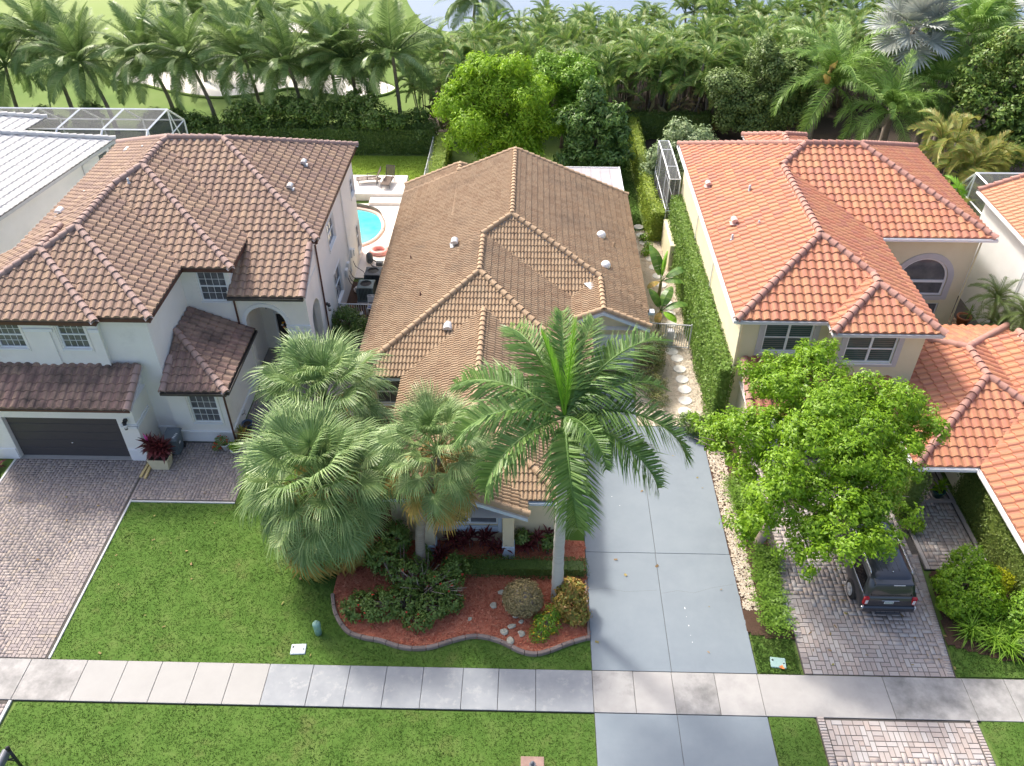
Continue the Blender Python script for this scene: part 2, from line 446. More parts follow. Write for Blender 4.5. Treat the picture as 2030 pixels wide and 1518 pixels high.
f_pink = leafmat('pink_petal', [lin(.6, .05, .25), lin(.65, .1, .3)], .2, .6)

m_conc_blue = M('blue_grey_worn_concrete', [lin(.235, .252, .268), lin(.30, .314, .325)], 1.6, .8, bump=.1, bscale=80, dirt=(lin(.40, .40, .395), 2.2, .54, .16, .75))
m_conc_stain = M('stained_concrete', [lin(.32, .31, .295), lin(.375, .365, .35)], 2.2, .85, bump=.15, bscale=80, dirt=(lin(.125, .125, .12), .5, .44, .22, .85))
m_conc_clean = M('clean_pale_concrete', [lin(.312, .307, .292), lin(.342, .336, .32)], 1.2, .85, bump=.1, bscale=80, dirt=(lin(.36, .34, .30), .8, .56, .3, .5))

m_tile_brown_dark = M('mildewed_brown_tile', [lin(.21, .125, .105), lin(.27, .17, .14), lin(.34, .23, .165), lin(.24, .155, .14)], 6.0, .8, rw=.7, bump=.3, bscale=30, dirt=(lin(.055, .045, .04), .9, .40, .25, .78))
m_tile_red_dark = M('mildewed_red_tile', [lin(.34, .125, .09), lin(.39, .155, .105), lin(.41, .18, .115)], 6.0, .75, rw=.66, bump=.25, bscale=30, dirt=(lin(.13, .06, .05), .8, .44, .25, .6))
m_litter = M('dry_leaf_litter', [lin(.16, .10, .045), lin(.30, .20, .09), lin(.26, .26, .07)], 6, .8, rw=.8)
# ---------------------------------------------------------------- tiled roofs
# A block is a rectangle of roof: planes L/R/F/B rise from its eaves; a side without a plane is a gable or abuts a wall.
def blk(x0, x1, y0, y1, z, p=0.43, L=True, R=True, F=True, B=True, pF=None, zF=None):
    d = dict(x0=x0, x1=x1, y0=y0, y1=y1, z=z, p={})
    for k, on in (('L', L), ('R', R), ('F', F), ('B', B)):
        if on: d['p'][k] = p
    if pF and 'F' in d['p']: d['p']['F'] = pF
    return d

def plane_h(b, s, x, y):
    p = b['p'][s]
    if s == 'L': return b['z'] + p * (x - b['x0'])
    if s == 'R': return b['z'] + p * (b['x1'] - x)
    if s == 'F': return b['z'] + p * (y - b['y0'])
    return b['z'] + p * (b['y1'] - y)

def blk_h(b, x, y):
    if not (b['x0'] - 1e-6 <= x <= b['x1'] + 1e-6 and b['y0'] - 1e-6 <= y <= b['y1'] + 1e-6): return -1e9
    return min(plane_h(b, s, x, y) for s in b['p'])

def uv2xy(b, s, u, v):
    if s == 'F': return b['x0'] + u, b['y0'] + v
    if s == 'B': return b['x1'] - u, b['y1'] - v
    if s == 'L': return b['x0'] + v, b['y1'] - u
    return b['x1'] - v, b['y0'] + u

def uvdirs(s):
    return {'F': ((1, 0), (0, 1)), 'B': ((-1, 0), (0, -1)), 'L': ((0, -1), (1, 0)), 'R': ((0, 1), (-1, 0))}[s]

def clip_poly(poly, g):
    """Sutherland-Hodgman against g(u,v)>=0; vertices are (u,v,off)."""
    out = []
    n = len(poly)
    vals = [g(q[0], q[1]) for q in poly]
    for i in range(n):
        a, b = poly[i], poly[(i + 1) % n]; va, vb = vals[i], vals[(i + 1) % n]
        if va >= 0: out.append(a)
        if (va >= 0) != (vb >= 0):
            t = va / (va - vb)
            out.append(tuple(a[k] + (b[k] - a[k]) * t for k in range(3)))
    return out

def in_view(p, margin=0.0):
    P = rad(38.85); Y = rad(1.35)
    fh = (-math.sin(Y), math.cos(Y)); r = (math.cos(Y), math.sin(Y))
    dx, dy, dz = p[0], p[1], p[2] - CAM_H
    hf = dx * fh[0] + dy * fh[1]
    d = hf * math.cos(P) - dz * math.sin(P); up = hf * math.sin(P) + dz * math.cos(P); rt = dx * r[0] + dy * r[1]
    if d <= 0: return False
    return abs(rt / d) < 1015 / 1650 + margin and abs(up / d) < 759 / 1650 + margin

def tile_profile(humps):
    ts = [0.0, .17, .34, .5, .66, .80, 1.0]
    hs = [0.0, .6, .93, 1.0, .8, .15, 0.0]
    T = []; H = []
    for k in range(humps):
        for t, h in zip(ts, hs):
            if k > 0 and t == 0.0: continue
            T.append((k + t) / humps); H.append(h)
    return T, H

def tile_polys(w, e, humps, hh, lift, over):
    """top quads and lip quads of one tile in (u,v,off)."""
    T, H = tile_profile(humps)
    top = []; lip = []
    for k in range(len(T) - 1):
        a0, a1 = T[k] * w, T[k + 1] * w
        h0, h1 = H[k] * hh, H[k + 1] * hh
        top.append([(a0, 0, h0 + lift), (a1, 0, h1 + lift), (a1, e + over, h1 * .92 + .004), (a0, e + over, h0 * .92 + .004)])
        lip.append([(a0, .012, h0 * .25 - .012), (a1, .012, h1 * .25 - .012), (a1, 0, h1 + lift), (a0, 0, h0 + lift)])
    return top, lip

CAP_ME = {}

def cap_mesh(key, L, r, mat):
    if key in CAP_ME: return CAP_ME[key]
    mb = MB(); n = 7
    vs = []
    for (x, rr, lz) in ((-L * .08, r * 1.12, .035), (L, r * .92, 0.0)):
        for k in range(n):
            a = math.pi * (k / (n - 1)) * 1.12 - .06 * math.pi
            vs.append((x, rr * math.cos(a), rr * math.sin(a) * .95 + lz))
    fs = [(k, k + 1, n + k + 1, n + k) for k in range(n - 1)]
    mb.add(vs, fs, True)
    # lower lip
    o = [(v[0], v[1], v[2]) for v in vs[:n]]
    inn = [(-L * .08 + .01, v[1] * .78, (v[2] - .03) * .78) for v in vs[:n]]
    mb.add(o + inn, [(k, n + k, n + k + 1, k + 1) for k in range(n - 1)])
    me = mb.mesh('ridge_cap'); me.materials.append(mat)
    CAP_ME[key] = me
    return me

def make_roof(house, blocks, key, m_tile, m_cap, w=.38, e=.40, humps=1, hh=.075, lift=.045, maxparts=300,
              capL=.40, capR=.15, skip=(), fascia=None, fz=.18, deckmat=None, origin=None):
    """roof part (deck) > roof_tile and ridge_cap sub-parts. House-local coordinates = world minus origin."""
    org = Vector(origin) if origin is not None else wl_of(house)
    deck = MB()
    roofs = None
    stuffV = []; stuffF4 = []; restV = []; restF = []
    single = []   # (distance, matrix)
    stdtop, stdlip = {}, {}
    hdr = {}
    def world_pt(b, s, u, v, off):
        x, y = uv2xy(b, s, u, v)
        return (x, y, b['z'] + b['p'][s] * v + off)
    caps = []
    for bi, b in enumerate(blocks):
        others = [c for j, c in enumerate(blocks) if j != bi]
        others_i = [(j, c) for j, c in enumerate(blocks) if j != bi]
        for s, p in b['p'].items():
            if (bi, s) in skip: continue
            U = (b['x1'] - b['x0']) if s in 'FB' else (b['y1'] - b['y0'])
            V = (b['y1'] - b['y0']) if s in 'FB' else (b['x1'] - b['x0'])
            opp = {'F': 'B', 'B': 'F', 'L': 'R', 'R': 'L'}[s]
            if opp in b['p']: V = V * b['p'][opp] / (p + b['p'][opp]) if True else V
            for t in b['p']:
                if t == s or t == opp: continue
            c = 1 / math.sqrt(1 + p * p)
            de = e * c
            nc = max(1, round(U / w)); tw = U / nc
            nr = int(math.ceil(V / de))
            top, lip = tile_polys(tw, de, humps, hh, lift, .05)
            hips = [t for t in b['p'] if t != s]
            # deck: polygon of this plane clipped by hips
            poly = [(0, 0, -.025), (U, 0, -.025), (U, V, -.025), (0, V, -.025)]
            for t in hips:
                poly = clip_poly(poly, lambda u, v, t=t: plane_h(b, t, *uv2xy(b, s, u, v)) - (b['z'] + p * v)) if poly else poly
            if len(poly) > 2:
                deck.add([world_pt(b, s, q[0], q[1], q[2]) for q in poly], [tuple(range(len(poly)))])
            for r in range(nr):
                v0 = r * de
                for k in range(nc):
                    u0 = k * tw
                    cs = [(u0, v0), (u0 + tw, v0), (u0 + tw, v0 + de + .05), (u0, v0 + de + .05), (u0 + tw / 2, v0 + de / 2)]
                    need = []
                    out_all = False
                    if v0 + de + .05 > V + .02 and not any(True for t in hips if t == opp):
                        need.append(lambda u, v: V - v)
                    for t in hips:
                        g = lambda u, v, t=t: plane_h(b, t, *uv2xy(b, s, u, v)) - (b['z'] + p * v)
                        vals = [g(*q) for q in cs]
                        if max(vals) < 0: out_all = True; break
                        if min(vals) < 0: need.append(g)
                    if out_all: continue
                    hid = True
                    for q in cs:
                        x, y = uv2xy(b, s, *q)
                        z = b['z'] + p * q[1]
                        if not any(blk_h(o, x, y) > z + (.06 if oj > bi else -.03) for oj, o in others_i): hid = False; break
                    if hid: continue
                    if any(q[0] < cs[4][0] * 0 + uv2xy(b, s, *cs[4])[0] < q[1] and q[2] < uv2xy(b, s, *cs[4])[1] < q[3] for q in b.get('cut' + s, ())): continue
                    if not need:
                        x, y = uv2xy(b, s, u0, v0); z = b['z'] + p * v0
                        ud, vd = uvdirs(s)
                        mkey = (s, round(tw, 4), round(p, 3))
                        if mkey not in stdtop:
                            stdtop[mkey] = (top, lip, ud, vd, p)
                        xc, yc = uv2xy(b, s, u0 + tw / 2, v0 + de / 2)
                        wp = Vector((xc, yc, z)) if origin is None else Vector((xc, yc, z)) + org
                        nrm = Vector((-vd[0] * p, -vd[1] * p, 1)).normalized()
                        tocam = Vector((0, 0, CAM_H)) - wp
                        vis = in_view(wp) and nrm.dot(tocam.normalized()) > .15 and not any(blk_h(o, xc, yc) > z + p * de / 2 + .03 for o in others)
                        single.append((tocam.length if vis else 1e6 + tocam.length, (x, y, z), mkey))
                    else:
                        for polys in (top, lip):
                            for q in polys:
                                pl = [(a[0] + u0, a[1] + v0, a[2]) for a in q]
                                for g in need:
                                    pl = clip_poly(pl, g)
                                    if len(pl) < 3: break
                                if len(pl) >= 3:
                                    o0 = len(restV)
                                    restV.extend(world_pt(b, s, *a) for a in pl)
                                    restF.append(tuple(range(o0, o0 + len(pl))))
            # eave closure under first course
        # ridge and hip lines of the block
        nc0 = len(caps)
        P = b['p']
        X0, X1, Y0, Y1, Z = b['x0'], b['x1'], b['y0'], b['y1'], b['z']
        def corner_line(sa, sb, cx, cy, end):
            caps.append(((cx, cy, Z), end))
        if 'L' in P and 'R' in P:
            xr = (X0 * P['L'] + X1 * P['R']) / (P['L'] + P['R']); zr = Z + P['L'] * (xr - X0)
            fy = Y0 + (zr - Z) / P['F'] if 'F' in P else Y0
            by = Y1 - (zr - Z) / P['B'] if 'B' in P else Y1
            if fy <= by + 1e-6:
                caps.append(((xr, fy, zr), (xr, by, zr)))
                if 'F' in P: caps += [((X0, Y0, Z), (xr, fy, zr)), ((X1, Y0, Z), (xr, fy, zr))]
                if 'B' in P: caps += [((X0, Y1, Z), (xr, by, zr)), ((X1, Y1, Z), (xr, by, zr))]
            else:
                yr = (Y0 * P['F'] + Y1 * P['B']) / (P['F'] + P['B']); zr = Z + P['F'] * (yr - Y0)
                lx = X0 + (zr - Z) / P['L']; rx = X1 - (zr - Z) / P['R']
                caps.append(((lx, yr, zr), (rx, yr, zr)))
                caps += [((X0, Y0, Z), (lx, yr, zr)), ((X0, Y1, Z), (lx, yr, zr)), ((X1, Y0, Z), (rx, yr, zr)), ((X1, Y1, Z), (rx, yr, zr))]
        else:
            for sa in 'LR':
                for sb in 'FB':
                    if sa in P and sb in P:
                        cx = X0 if sa == 'L' else X1; cy = Y0 if sb == 'F' else Y1
                        W, D = X1 - X0, Y1 - Y0
                        m = min(W * P[sa], D * P[sb])
                        ex = cx + (m / P[sa]) * (1 if sa == 'L' else -1); ey = cy + (m / P[sb]) * (1 if sb == 'F' else -1)
                        caps.append(((cx, cy, Z), (ex, ey, Z + m)))
        # gable rakes
        if 'L' in P and 'R' in P:
            for sb, yy in (('F', Y0), ('B', Y1)):
                if sb not in P and not b.get('norake'):
                    xr = (X0 * P['L'] + X1 * P['R']) / (P['L'] + P['R']); zr = Z + P['L'] * (xr - X0)
                    yy2 = yy + (.08 if sb == 'F' else -.08)
                    caps += [((X0, yy2, Z), (xr, yy2, zr)), ((X1, yy2, Z), (xr, yy2, zr))]
        caps[nc0:] = [(bi, *c) for c in caps[nc0:]]
    caps += [(i, *c) for i, b in enumerate(blocks) for c in b.get('xcaps', [])]
    # deck part
    dm = deck.mesh('roof')
    dm.transform(Matrix.Translation(-org if origin is None else Vector((0, 0, 0))))
    roof = link_mesh('roof', dm, deckmat or m_deck_dark, house)
    off = org if origin is None else Vector((0, 0, 0))
    # individual tiles: nearest visible ones, sharing one mesh per plane direction
    single.sort(key=lambda q: q[0])
    tme = {}
    for n, (d, pos, mkey) in enumerate(single):
        top, lip, ud, vd, p = stdtop[mkey]
        if n < maxparts and d < 1e5:
            if mkey not in tme:
                mb = MB()
                for polys, sm in ((top, True), (lip, False)):
                    for q in polys:
                        mb.add([(a[0] * ud[0] + a[1] * vd[0], a[0] * ud[1] + a[1] * vd[1], p * a[1] + a[2]) for a in q], [(0, 1, 2, 3)], sm)
                me = mb.mesh('roof_tile'); me.materials.append(m_tile)
                tme[mkey] = me
            o = bpy.data.objects.new('roof_tile', tme[mkey]); COL.objects.link(o)
            o.parent = roof
            o.location = (pos[0] - off.x, pos[1] - off.y, pos[2] - off.z + rnd.uniform(-.004, .004))
        else:
            o0 = len(restV)
            allq = top + lip
            if mkey not in hdr:
                hdr[mkey] = [(a[0] * ud[0] + a[1] * vd[0], a[0] * ud[1] + a[1] * vd[1], p * a[1] + a[2]) for q in allq for a in q]
            # welded per tile so that each tile stays one island
            L = hdr[mkey]
            jz = rnd.uniform(-.004, .004)
            idx = {}
            for a in L:
                kx = (round(a[0], 4), round(a[1], 4), round(a[2], 4))
                if kx not in idx:
                    idx[kx] = len(restV)
                    restV.append((pos[0] + a[0], pos[1] + a[1], pos[2] + a[2] + jz))
            for qi in range(len(L) // 4):
                restF.append(tuple(idx[(round(a[0], 4), round(a[1], 4), round(a[2], 4))] for a in L[qi * 4:qi * 4 + 4]))
    if restV:
        me = bpy.data.meshes.new('roof_tiles')
        me.from_pydata([(v[0] - off.x, v[1] - off.y, v[2] - off.z) for v in restV], [], restF)
        me.update()
        link_mesh('roof_tiles', me, m_tile, roof, kind='stuff')
    # caps
    cme = cap_mesh(key, capL, capR, m_cap)
    mort = MB()
    for own, a, bb in caps:
        a = Vector(a); bb = Vector(bb)
        if a.z > bb.z: a, bb = bb, a
        L = (bb - a).length
        if L < .3: continue
        n = max(1, round(L / capL)); d = (bb - a) / n
        q = d.to_track_quat('X', 'Z').to_matrix().to_4x4()
        runs = []
        for i in range(n):
            p0 = a + d * i
            pm = p0 + d * .5
            h = max([blk_h(o, pm.x, pm.y) for j, o in enumerate(blocks) if j != own] + [-1e9])
            if h > pm.z - .07: continue
            o = bpy.data.objects.new('ridge_cap', cme); COL.objects.link(o)
            o.parent = roof
            sc = d.length / capL
            o.matrix_basis = Matrix.Translation(p0 - off + Vector((0, 0, .035))) @ q @ Matrix.Diagonal((sc, 1, 1, 1)) @ Matrix.Rotation(rnd.uniform(-.02, .02), 4, 'X')
            runs.append((p0, p0 + d))
        for (p0, p1) in runs:
            side = Vector((-(d.y), d.x, 0))
            side = side.normalized() * (capR * 1.18)
            up = Vector((0, 0, .05)); dn = Vector((0, 0, -.05))
            vs = [p0 + side + dn, p0 + up, p0 - side + dn, p1 + side + dn, p1 + up, p1 - side + dn]
            mort.add([tuple(v - off) for v in vs], [(0, 3, 4, 1), (1, 4, 5, 2)])
    if mort.v:
        link_mesh('mortar_bed', mort.mesh('mortar_bed'), m_mortar, roof, kind='stuff')
    return roof

# ---------------------------------------------------------------- walls and windows
def wall_panel(mb, a, b, z0, z1, holes=(), depth=.14, inward=None):
    """Vertical wall face from a to b (xy); holes (u0,u1,z0,z1) get reveals of the given depth along the inward normal."""
    a = Vector((a[0], a[1], 0)); b = Vector((b[0], b[1], 0))
    L = (b - a).length; d = (b - a) / L
    nin = Vector((-d.y, d.x, 0)) if inward is None else Vector((inward[0], inward[1], 0))
    us = sorted(set([0, L] + [u for h in holes for u in h[:2]])); zs = sorted(set([z0, z1] + [z for h in holes for z in h[2:4]]))
    P = lambda u, z, k=0: tuple(a + d * u + nin * k + Vector((0, 0, z)))
    for i in range(len(us) - 1):
        for j in range(len(zs) - 1):
            uc, zc = (us[i] + us[i + 1]) / 2, (zs[j] + zs[j + 1]) / 2
            if any(h[0] < uc < h[1] and h[2] < zc < h[3] for h in holes): continue
            mb.quad(P(us[i], zs[j]), P(us[i + 1], zs[j]), P(us[i + 1], zs[j + 1]), P(us[i], zs[j + 1]))
    for h in holes:
        u0, u1, h0, h1 = h
        mb.quad(P(u0, h0), P(u1, h0), P(u1, h0, depth), P(u0, h0, depth))
        mb.quad(P(u0, h1), P(u0, h1, depth), P(u1, h1, depth), P(u1, h1))
        mb.quad(P(u0, h0), P(u0, h0, depth), P(u0, h1, depth), P(u0, h1))
        mb.quad(P(u1, h0), P(u1, h1), P(u1, h1, depth), P(u1, h0, depth))

def wall_arch(mb, a, b, z0, z1, uc, hw, zs, depth=.3, inward=None, n=14, zb=None):
    """wall with a round-headed opening centred at uc, half width hw, springing at zs, sill at zb."""
    a = Vector((a[0], a[1], 0)); b = Vector((b[0], b[1], 0)); L = (b - a).length; d = (b - a) / L
    nin = Vector((-d.y, d.x, 0)) if inward is None else Vector((inward[0], inward[1], 0))
    zb = z0 if zb is None else zb
    P = lambda u, z, k=0: tuple(a + d * u + nin * k + Vector((0, 0, z)))
    mb.quad(P(0, z0), P(uc - hw, z0), P(uc - hw, z1), P(0, z1))
    mb.quad(P(uc + hw, z0), P(L, z0), P(L, z1), P(uc + hw, z1))
    if zb > z0: mb.quad(P(uc - hw, z0), P(uc + hw, z0), P(uc + hw, zb), P(uc - hw, zb))
    pts = [(uc - hw * math.cos(math.pi * i / n), zs + hw * math.sin(math.pi * i / n)) for i in range(n + 1)]
    for i in range(n):
        (ua, za), (ub, zb2) = pts[i], pts[i + 1]
        mb.quad(P(ua, za), P(ub, zb2), P(ub, z1), P(ua, z1))
        mb.quad(P(ua, za), P(ua, za, depth), P(ub, zb2, depth), P(ub, zb2))
    for u in (uc - hw, uc + hw):
        mb.quad(P(u, zb), P(u, zb, depth), P(u, zs, depth), P(u, zs))

def frame_at(a, d, out):
    """maps (u, z, k) with k outward to world."""
    a = Vector((a[0], a[1], 0)); d = Vector((d[0], d[1], 0)).normalized(); o = Vector((out[0], out[1], 0)).normalized()
    return lambda u, z, k=0.0: tuple(a + d * u + o * k + Vector((0, 0, z)))

def fbox(mb, P, u0, u1, z0, z1, k0, k1):
    vs = [P(u, z, k) for k in (k0, k1) for (u, z) in ((u0, z0), (u1, z0), (u1, z1), (u0, z1))]
    mb.add(vs, [(0, 3, 2, 1), (4, 5, 6, 7), (0, 1, 5, 4), (1, 2, 6, 5), (2, 3, 7, 6), (3, 0, 4, 7)])

def window(house, a, d, out, z0, z1, w, cols=4, rows=4, rec=.10, frame=.055, mun=.016, mat=None, glass=None, split=True,
           vsplit=False, tracks=False, blinds=None, sill=True):
    """window part > pane, sash_rail sub-parts; a = lower-left corner on the wall face, d = direction, out = outward normal."""
    P = frame_at(a, d, out)
    mat = mat or m_white_metal; glass = glass or m_glass
    mb = MB()
    k0, k1 = -rec - .02, -rec + .05
    for (u0, u1, q0, q1) in ((0, frame, z0, z1), (w - frame, w, z0, z1), (frame, w - frame, z0, z0 + frame), (frame, w - frame, z1 - frame, z1)):
        fbox(mb, P, u0, u1, q0, q1, k0, k1)
    if split: fbox(mb, P, frame, w - frame, (z0 + z1) / 2 - .03, (z0 + z1) / 2 + .03, k0, k1 - .01)
    if vsplit: fbox(mb, P, w / 2 - .05, w / 2 + .05, z0 + frame, z1 - frame, k0, k1 - .004)
    win = part('window', mb, mat, house)
    mm = MB()
    pw = (w - 2 * frame) / cols; ph = (z1 - z0 - 2 * frame) / rows
    for c in range(1, cols):
        if vsplit and abs(c - cols / 2) < .01: continue
        u = frame + c * pw; fbox(mm, P, u - mun / 2, u + mun / 2, z0 + frame, z1 - frame, -rec - .01, -rec + .022)
    for r in range(1, rows):
        if split and abs(r - rows / 2) < .01: continue
        z = z0 + frame + r * ph; fbox(mm, P, frame, w - frame, z - mun / 2, z + mun / 2, -rec - .01, -rec + .018)
    if mm.v: part('glazing_bars', mm, mat, win)
    for c in range(cols):
        for r in range(rows):
            pm = MB(); u = frame + c * pw; z = z0 + frame + r * ph
            tl = rnd.uniform(-.006, .006)
            pm.quad(P(u, z, -rec + tl), P(u + pw, z, -rec - tl), P(u + pw, z + ph, -rec - tl), P(u, z + ph, -rec + tl))
            part('pane', pm, glass, win)
    if blinds:
        bm = MB()
        nb = int((z1 - z0) / .11)
        for i in range(nb):
            z = z0 + frame + .02 + i * .11
            if z > z1 - frame - .05: break
            for (ua, ub) in blinds:
                fbox(bm, P, ua, ub, z, z + .055, -rec + .010, -rec + .014)
        part('blind_slats', bm, m_blind, win)
    if tracks:
        tm = MB()
        for (u0, u1, q0, q1) in ((-.12, -.07, z0 - .15, z1 + .12), (w + .07, w + .12, z0 - .15, z1 + .12), (-.07, w + .07, z1 + .06, z1 + .12)):
            fbox(tm, P, u0, u1, q0, q1, .004, .035)
        part('shutter_track', tm, m_white_wall, win)
    if sill:
        sm = MB(); fbox(sm, P, -.05, w + .05, z0 - .07, z0 - .002, .003, .06)
        part('sill', sm, mat, win)
    return win

def downspout(house, pts, mat, r=.045):
    mb = MB(); mb.tube(pts, r, 6, smooth=False)
    return part('downspout', mb, mat, house)

def gutter(house, a, b, z, out, mat, h=.13, wd=.13):
    a = Vector((a[0], a[1], 0)); b = Vector((b[0], b[1], 0))
    d = (b - a).normalized()
    P = frame_at(a, d, out); L = (b - a).length
    mb = MB()
    fbox(mb, P, 0, L, z - h, z - h + .015, .003, wd)
    fbox(mb, P, 0, L, z - h + .015, z, wd - .015, wd)
    fbox(mb, P, 0, L, z - h + .015, z, .003, .018)
    for u in (0, L - .012): fbox(mb, P, u, u + .012, z - h + .015, z - .01, .018, wd - .015)
    return part('gutter', mb, mat, house)

def roof_vent(house, x, y, z, mat, kind='hood', s=1.0, rz=0.0):
    mb = MB()
    if kind == 'hood':
        mb.box((x, y, z + .02), (.42 * s, .42 * s, .02), rz)
        mb.tube([(x, y, z - .1), (x, y, z + .22 * s)], .11 * s, 10)
        n = 9; vs = []
        for yy in (-.2 * s, .2 * s):
            for k in range(n):
                a = math.pi * k / (n - 1)
                vs.append((x + .17 * s * math.cos(a), y + yy, z + .20 * s + .15 * s * math.sin(a)))
        mb.add(vs, [(k, k + 1, n + k + 1, n + k) for k in range(n - 1)] + [tuple(range(n)), tuple(reversed(range(n, 2 * n)))], False)
    elif kind == 'dome':
        mb.lathe([(.24 * s, 0), (.26 * s, .08 * s), (.25 * s, .2 * s), (.18 * s, .3 * s), (.02, .34 * s)], (x, y, z), 12)
    else:
        mb.tube([(x, y, z - .1), (x, y, z + .3 * s)], .05 * s, 8)
        mb.lathe([(.085 * s, -.05 * s), (.085 * s, 0), (.05 * s, .05 * s)], (x, y, z + .06), 8)
    return part('roof_vent', mb, mat, house)
# ================================================================ GROUND AND PAVING
def sheet(name, poly, z, mat, kind='structure'):
    mb = MB(); mb.add([(p[0], p[1], z) for p in poly], [tuple(range(len(poly)))])
    return struct(name, mb, mat, kind)

def rect(x0, x1, y0, y1): return [(x0, y0), (x1, y0), (x1, y1), (x0, y1)]

def inpoly(P, poly):
    x, y = P[:, 0], P[:, 1]; c = np.zeros(len(P), bool); n = len(poly)
    for i in range(n):
        x0, y0 = poly[i]; x1, y1 = poly[(i + 1) % n]
        if y0 == y1: continue
        m = ((y0 > y) != (y1 > y)) & (x < (x1 - x0) * (y - y0) / (y1 - y0) + x0)
        c ^= m
    return c

ground = sheet('ground', rect(-400, 400, -150, 700), -0.06, m_fair)
road = sheet('road', rect(-200, 200, -2, 8.5), -0.02, m_asphalt)
kerb = MB(); kerb.bx(-200, 200, 8.5, 8.75, -0.05, 0.10, .02); struct('kerb', kerb, m_conc)

# lawns: soil-coloured turf sheets with blades over them
LAWN_F = rect(-16.86, 2.42, 16.56, 36)
LAWN_S = [(-17.55, 8.75), (2.42, 8.75), (2.42, 14.90), (-17.25, 14.90)]
LAWN_S2 = rect(8.28, 9.80, 8.75, 14.95)
LAWN_S3 = rect(15.35, 30, 8.75, 15.0)
LAWN_R = [(15.2, 16.62), (26, 16.62), (26, 20.5), (15.8, 20.5)]
LAWN_R2 = rect(8.3, 9.75, 16.6, 18.3)
LAWN_BACK = rect(-13.5, -6.9, 55.6, 60.0)
LAWN_SIDE = rect(5.0, 7.4, 47.9, 60.0)
turf_z = {}
sheet('front_lawn', LAWN_F, 0.0, m_grass); sheet('verge_lawn', LAWN_S, 0.0, m_grass)
sheet('verge_lawn', LAWN_S2, 0.0, m_grass); sheet('verge_lawn', LAWN_S3, 0.0, m_grass)
sheet('front_lawn', LAWN_R, -0.004, m_grass); sheet('front_lawn', LAWN_R2, 0.0, m_grass)
sheet('back_lawn', LAWN_BACK, 0.0, M('sun_toned_turf', [lin(.19, .29, .035), lin(.25, .35, .05)], 1.2, .9, spec=.1)); sheet('side_lawn', LAWN_SIDE, -0.008, m_grass)  # back lawn: sunlight painted in as a brighter turf colour

def grass_blades(poly, dens, h, name='grass', exclude=(), mat=None):
    xs = [p[0] for p in poly]; ys = [p[1] for p in poly]
    A = (max(xs) - min(xs)) * (max(ys) - min(ys)); n = int(A * dens)
    P = np.stack([rng.uniform(min(xs), max(xs), n), rng.uniform(min(ys), max(ys), n)], 1)
    P = P[inpoly(P, poly)]
    for e in exclude: P = P[~inpoly(P, e)]
    P = P + rng.normal(0, .03, P.shape)
    n = len(P)
    # three blades per tuft, each one triangle
    V = np.zeros((n, 3, 3, 3), np.float32)
    patch = .75 + .5 * (np.sin(P[:, 0] * 1.7 + np.cos(P[:, 1] * 1.3) * 2) * .25 + .5)
    for b in range(3):
        az = rng.uniform(0, 2 * np.pi, n); hh = h * rng.uniform(.55, 1.3, n) * patch; w = rng.uniform(.012, .028, n)
        lean = rng.uniform(.3, 1.1, n) * hh
        cx = P[:, 0] + rng.normal(0, .025, n); cy = P[:, 1] + rng.normal(0, .025, n)
        V[:, b, 0] = np.stack([cx - np.sin(az) * w, cy + np.cos(az) * w, np.full(n, -.005)], 1)
        V[:, b, 1] = np.stack([cx + np.sin(az) * w, cy - np.cos(az) * w, np.full(n, -.005)], 1)
        V[:, b, 2] = np.stack([cx + np.cos(az) * lean, cy + np.sin(az) * lean, hh], 1)
    V = V.reshape(-1, 3)
    F = np.arange(len(V)).reshape(-1, 3)
    return struct(name, np_mesh(name, V, F), mat or m_blade, 'stuff')

BED = [(-7.25, 19.9), (-7.31, 19.53), (-7.05, 18.7), (-6.5, 17.95), (-5.9, 17.68), (-5.2, 17.55), (-4.5, 17.32), (-3.9, 17.25), (-3.3, 17.33), (-2.6, 17.6),
       (-1.9, 17.80), (-1.3, 17.76), (-.7, 17.55), (-.13, 17.24), (.41, 17.13), (.95, 17.28), (1.6, 17.58), (2.2, 17.80), (2.42, 17.85), (2.42, 22.4), (-7.25, 22.4)]
WALK_A = rect(-13.6, -7.6, 28.6, 36.2)
grass_blades(LAWN_F, 260, .022, exclude=(BED, rect(-13.6, -7.4, 24.2, 36), rect(-16.86, -13, 24.2, 36), rect(-7.4, 3, 21.8, 37)))
grass_blades([(-17.5, 12.2), (2.42, 12.2), (2.42, 14.90), (-17.25, 14.90)], 290, .022)
grass_blades(rect(8.3, 9.78, 12.4, 14.93), 300, .024); grass_blades(rect(15.4, 19.5, 12.2, 14.98), 290, .023)
grass_blades(LAWN_R, 280, .024); grass_blades(LAWN_R2, 450, .05)
grass_blades(LAWN_SIDE, 160, .05); grass_blades(LAWN_BACK, 160, .045, mat=leafmat('sun_toned_blades', [lin(.13, .21, .018), lin(.17, .25, .026), lin(.20, .27, .04)], .3, .6, rw=.4))  # back lawn blades carry the same sunlight in their colour

# concrete pavement: slabs between joints
pav = MB(); pav.bx(-24, 26, 14.96, 16.54, -.05, .004); pavement = struct('pavement', pav, m_joint)
JX = [-24, -22.2, -20.4, -17.5, -15.48, -14.05, -12.8, -11.5, -10.25, -8.95, -7.4, -6.1, -4.8, -3.5, -2.1, -.85, .45, 2.42, 3.85, 5.2, 6.7, 8.2, 12.55, 15.3, 16.75, 19.5, 22.5, 26]
for i in range(len(JX) - 1):
    mb = MB(); mb.bx(JX[i] + .008, JX[i + 1] - .008, 14.965, 16.535, -.03, .034 + rnd.uniform(-.004, .004), .01)
    part('concrete_slab', mb, m_conc_stain if (i < 4 or i >= 22 or i in (17, 19)) else (m_conc_clean if i < 9 else (m_conc_blue if i < 17 else m_conc)), pavement)

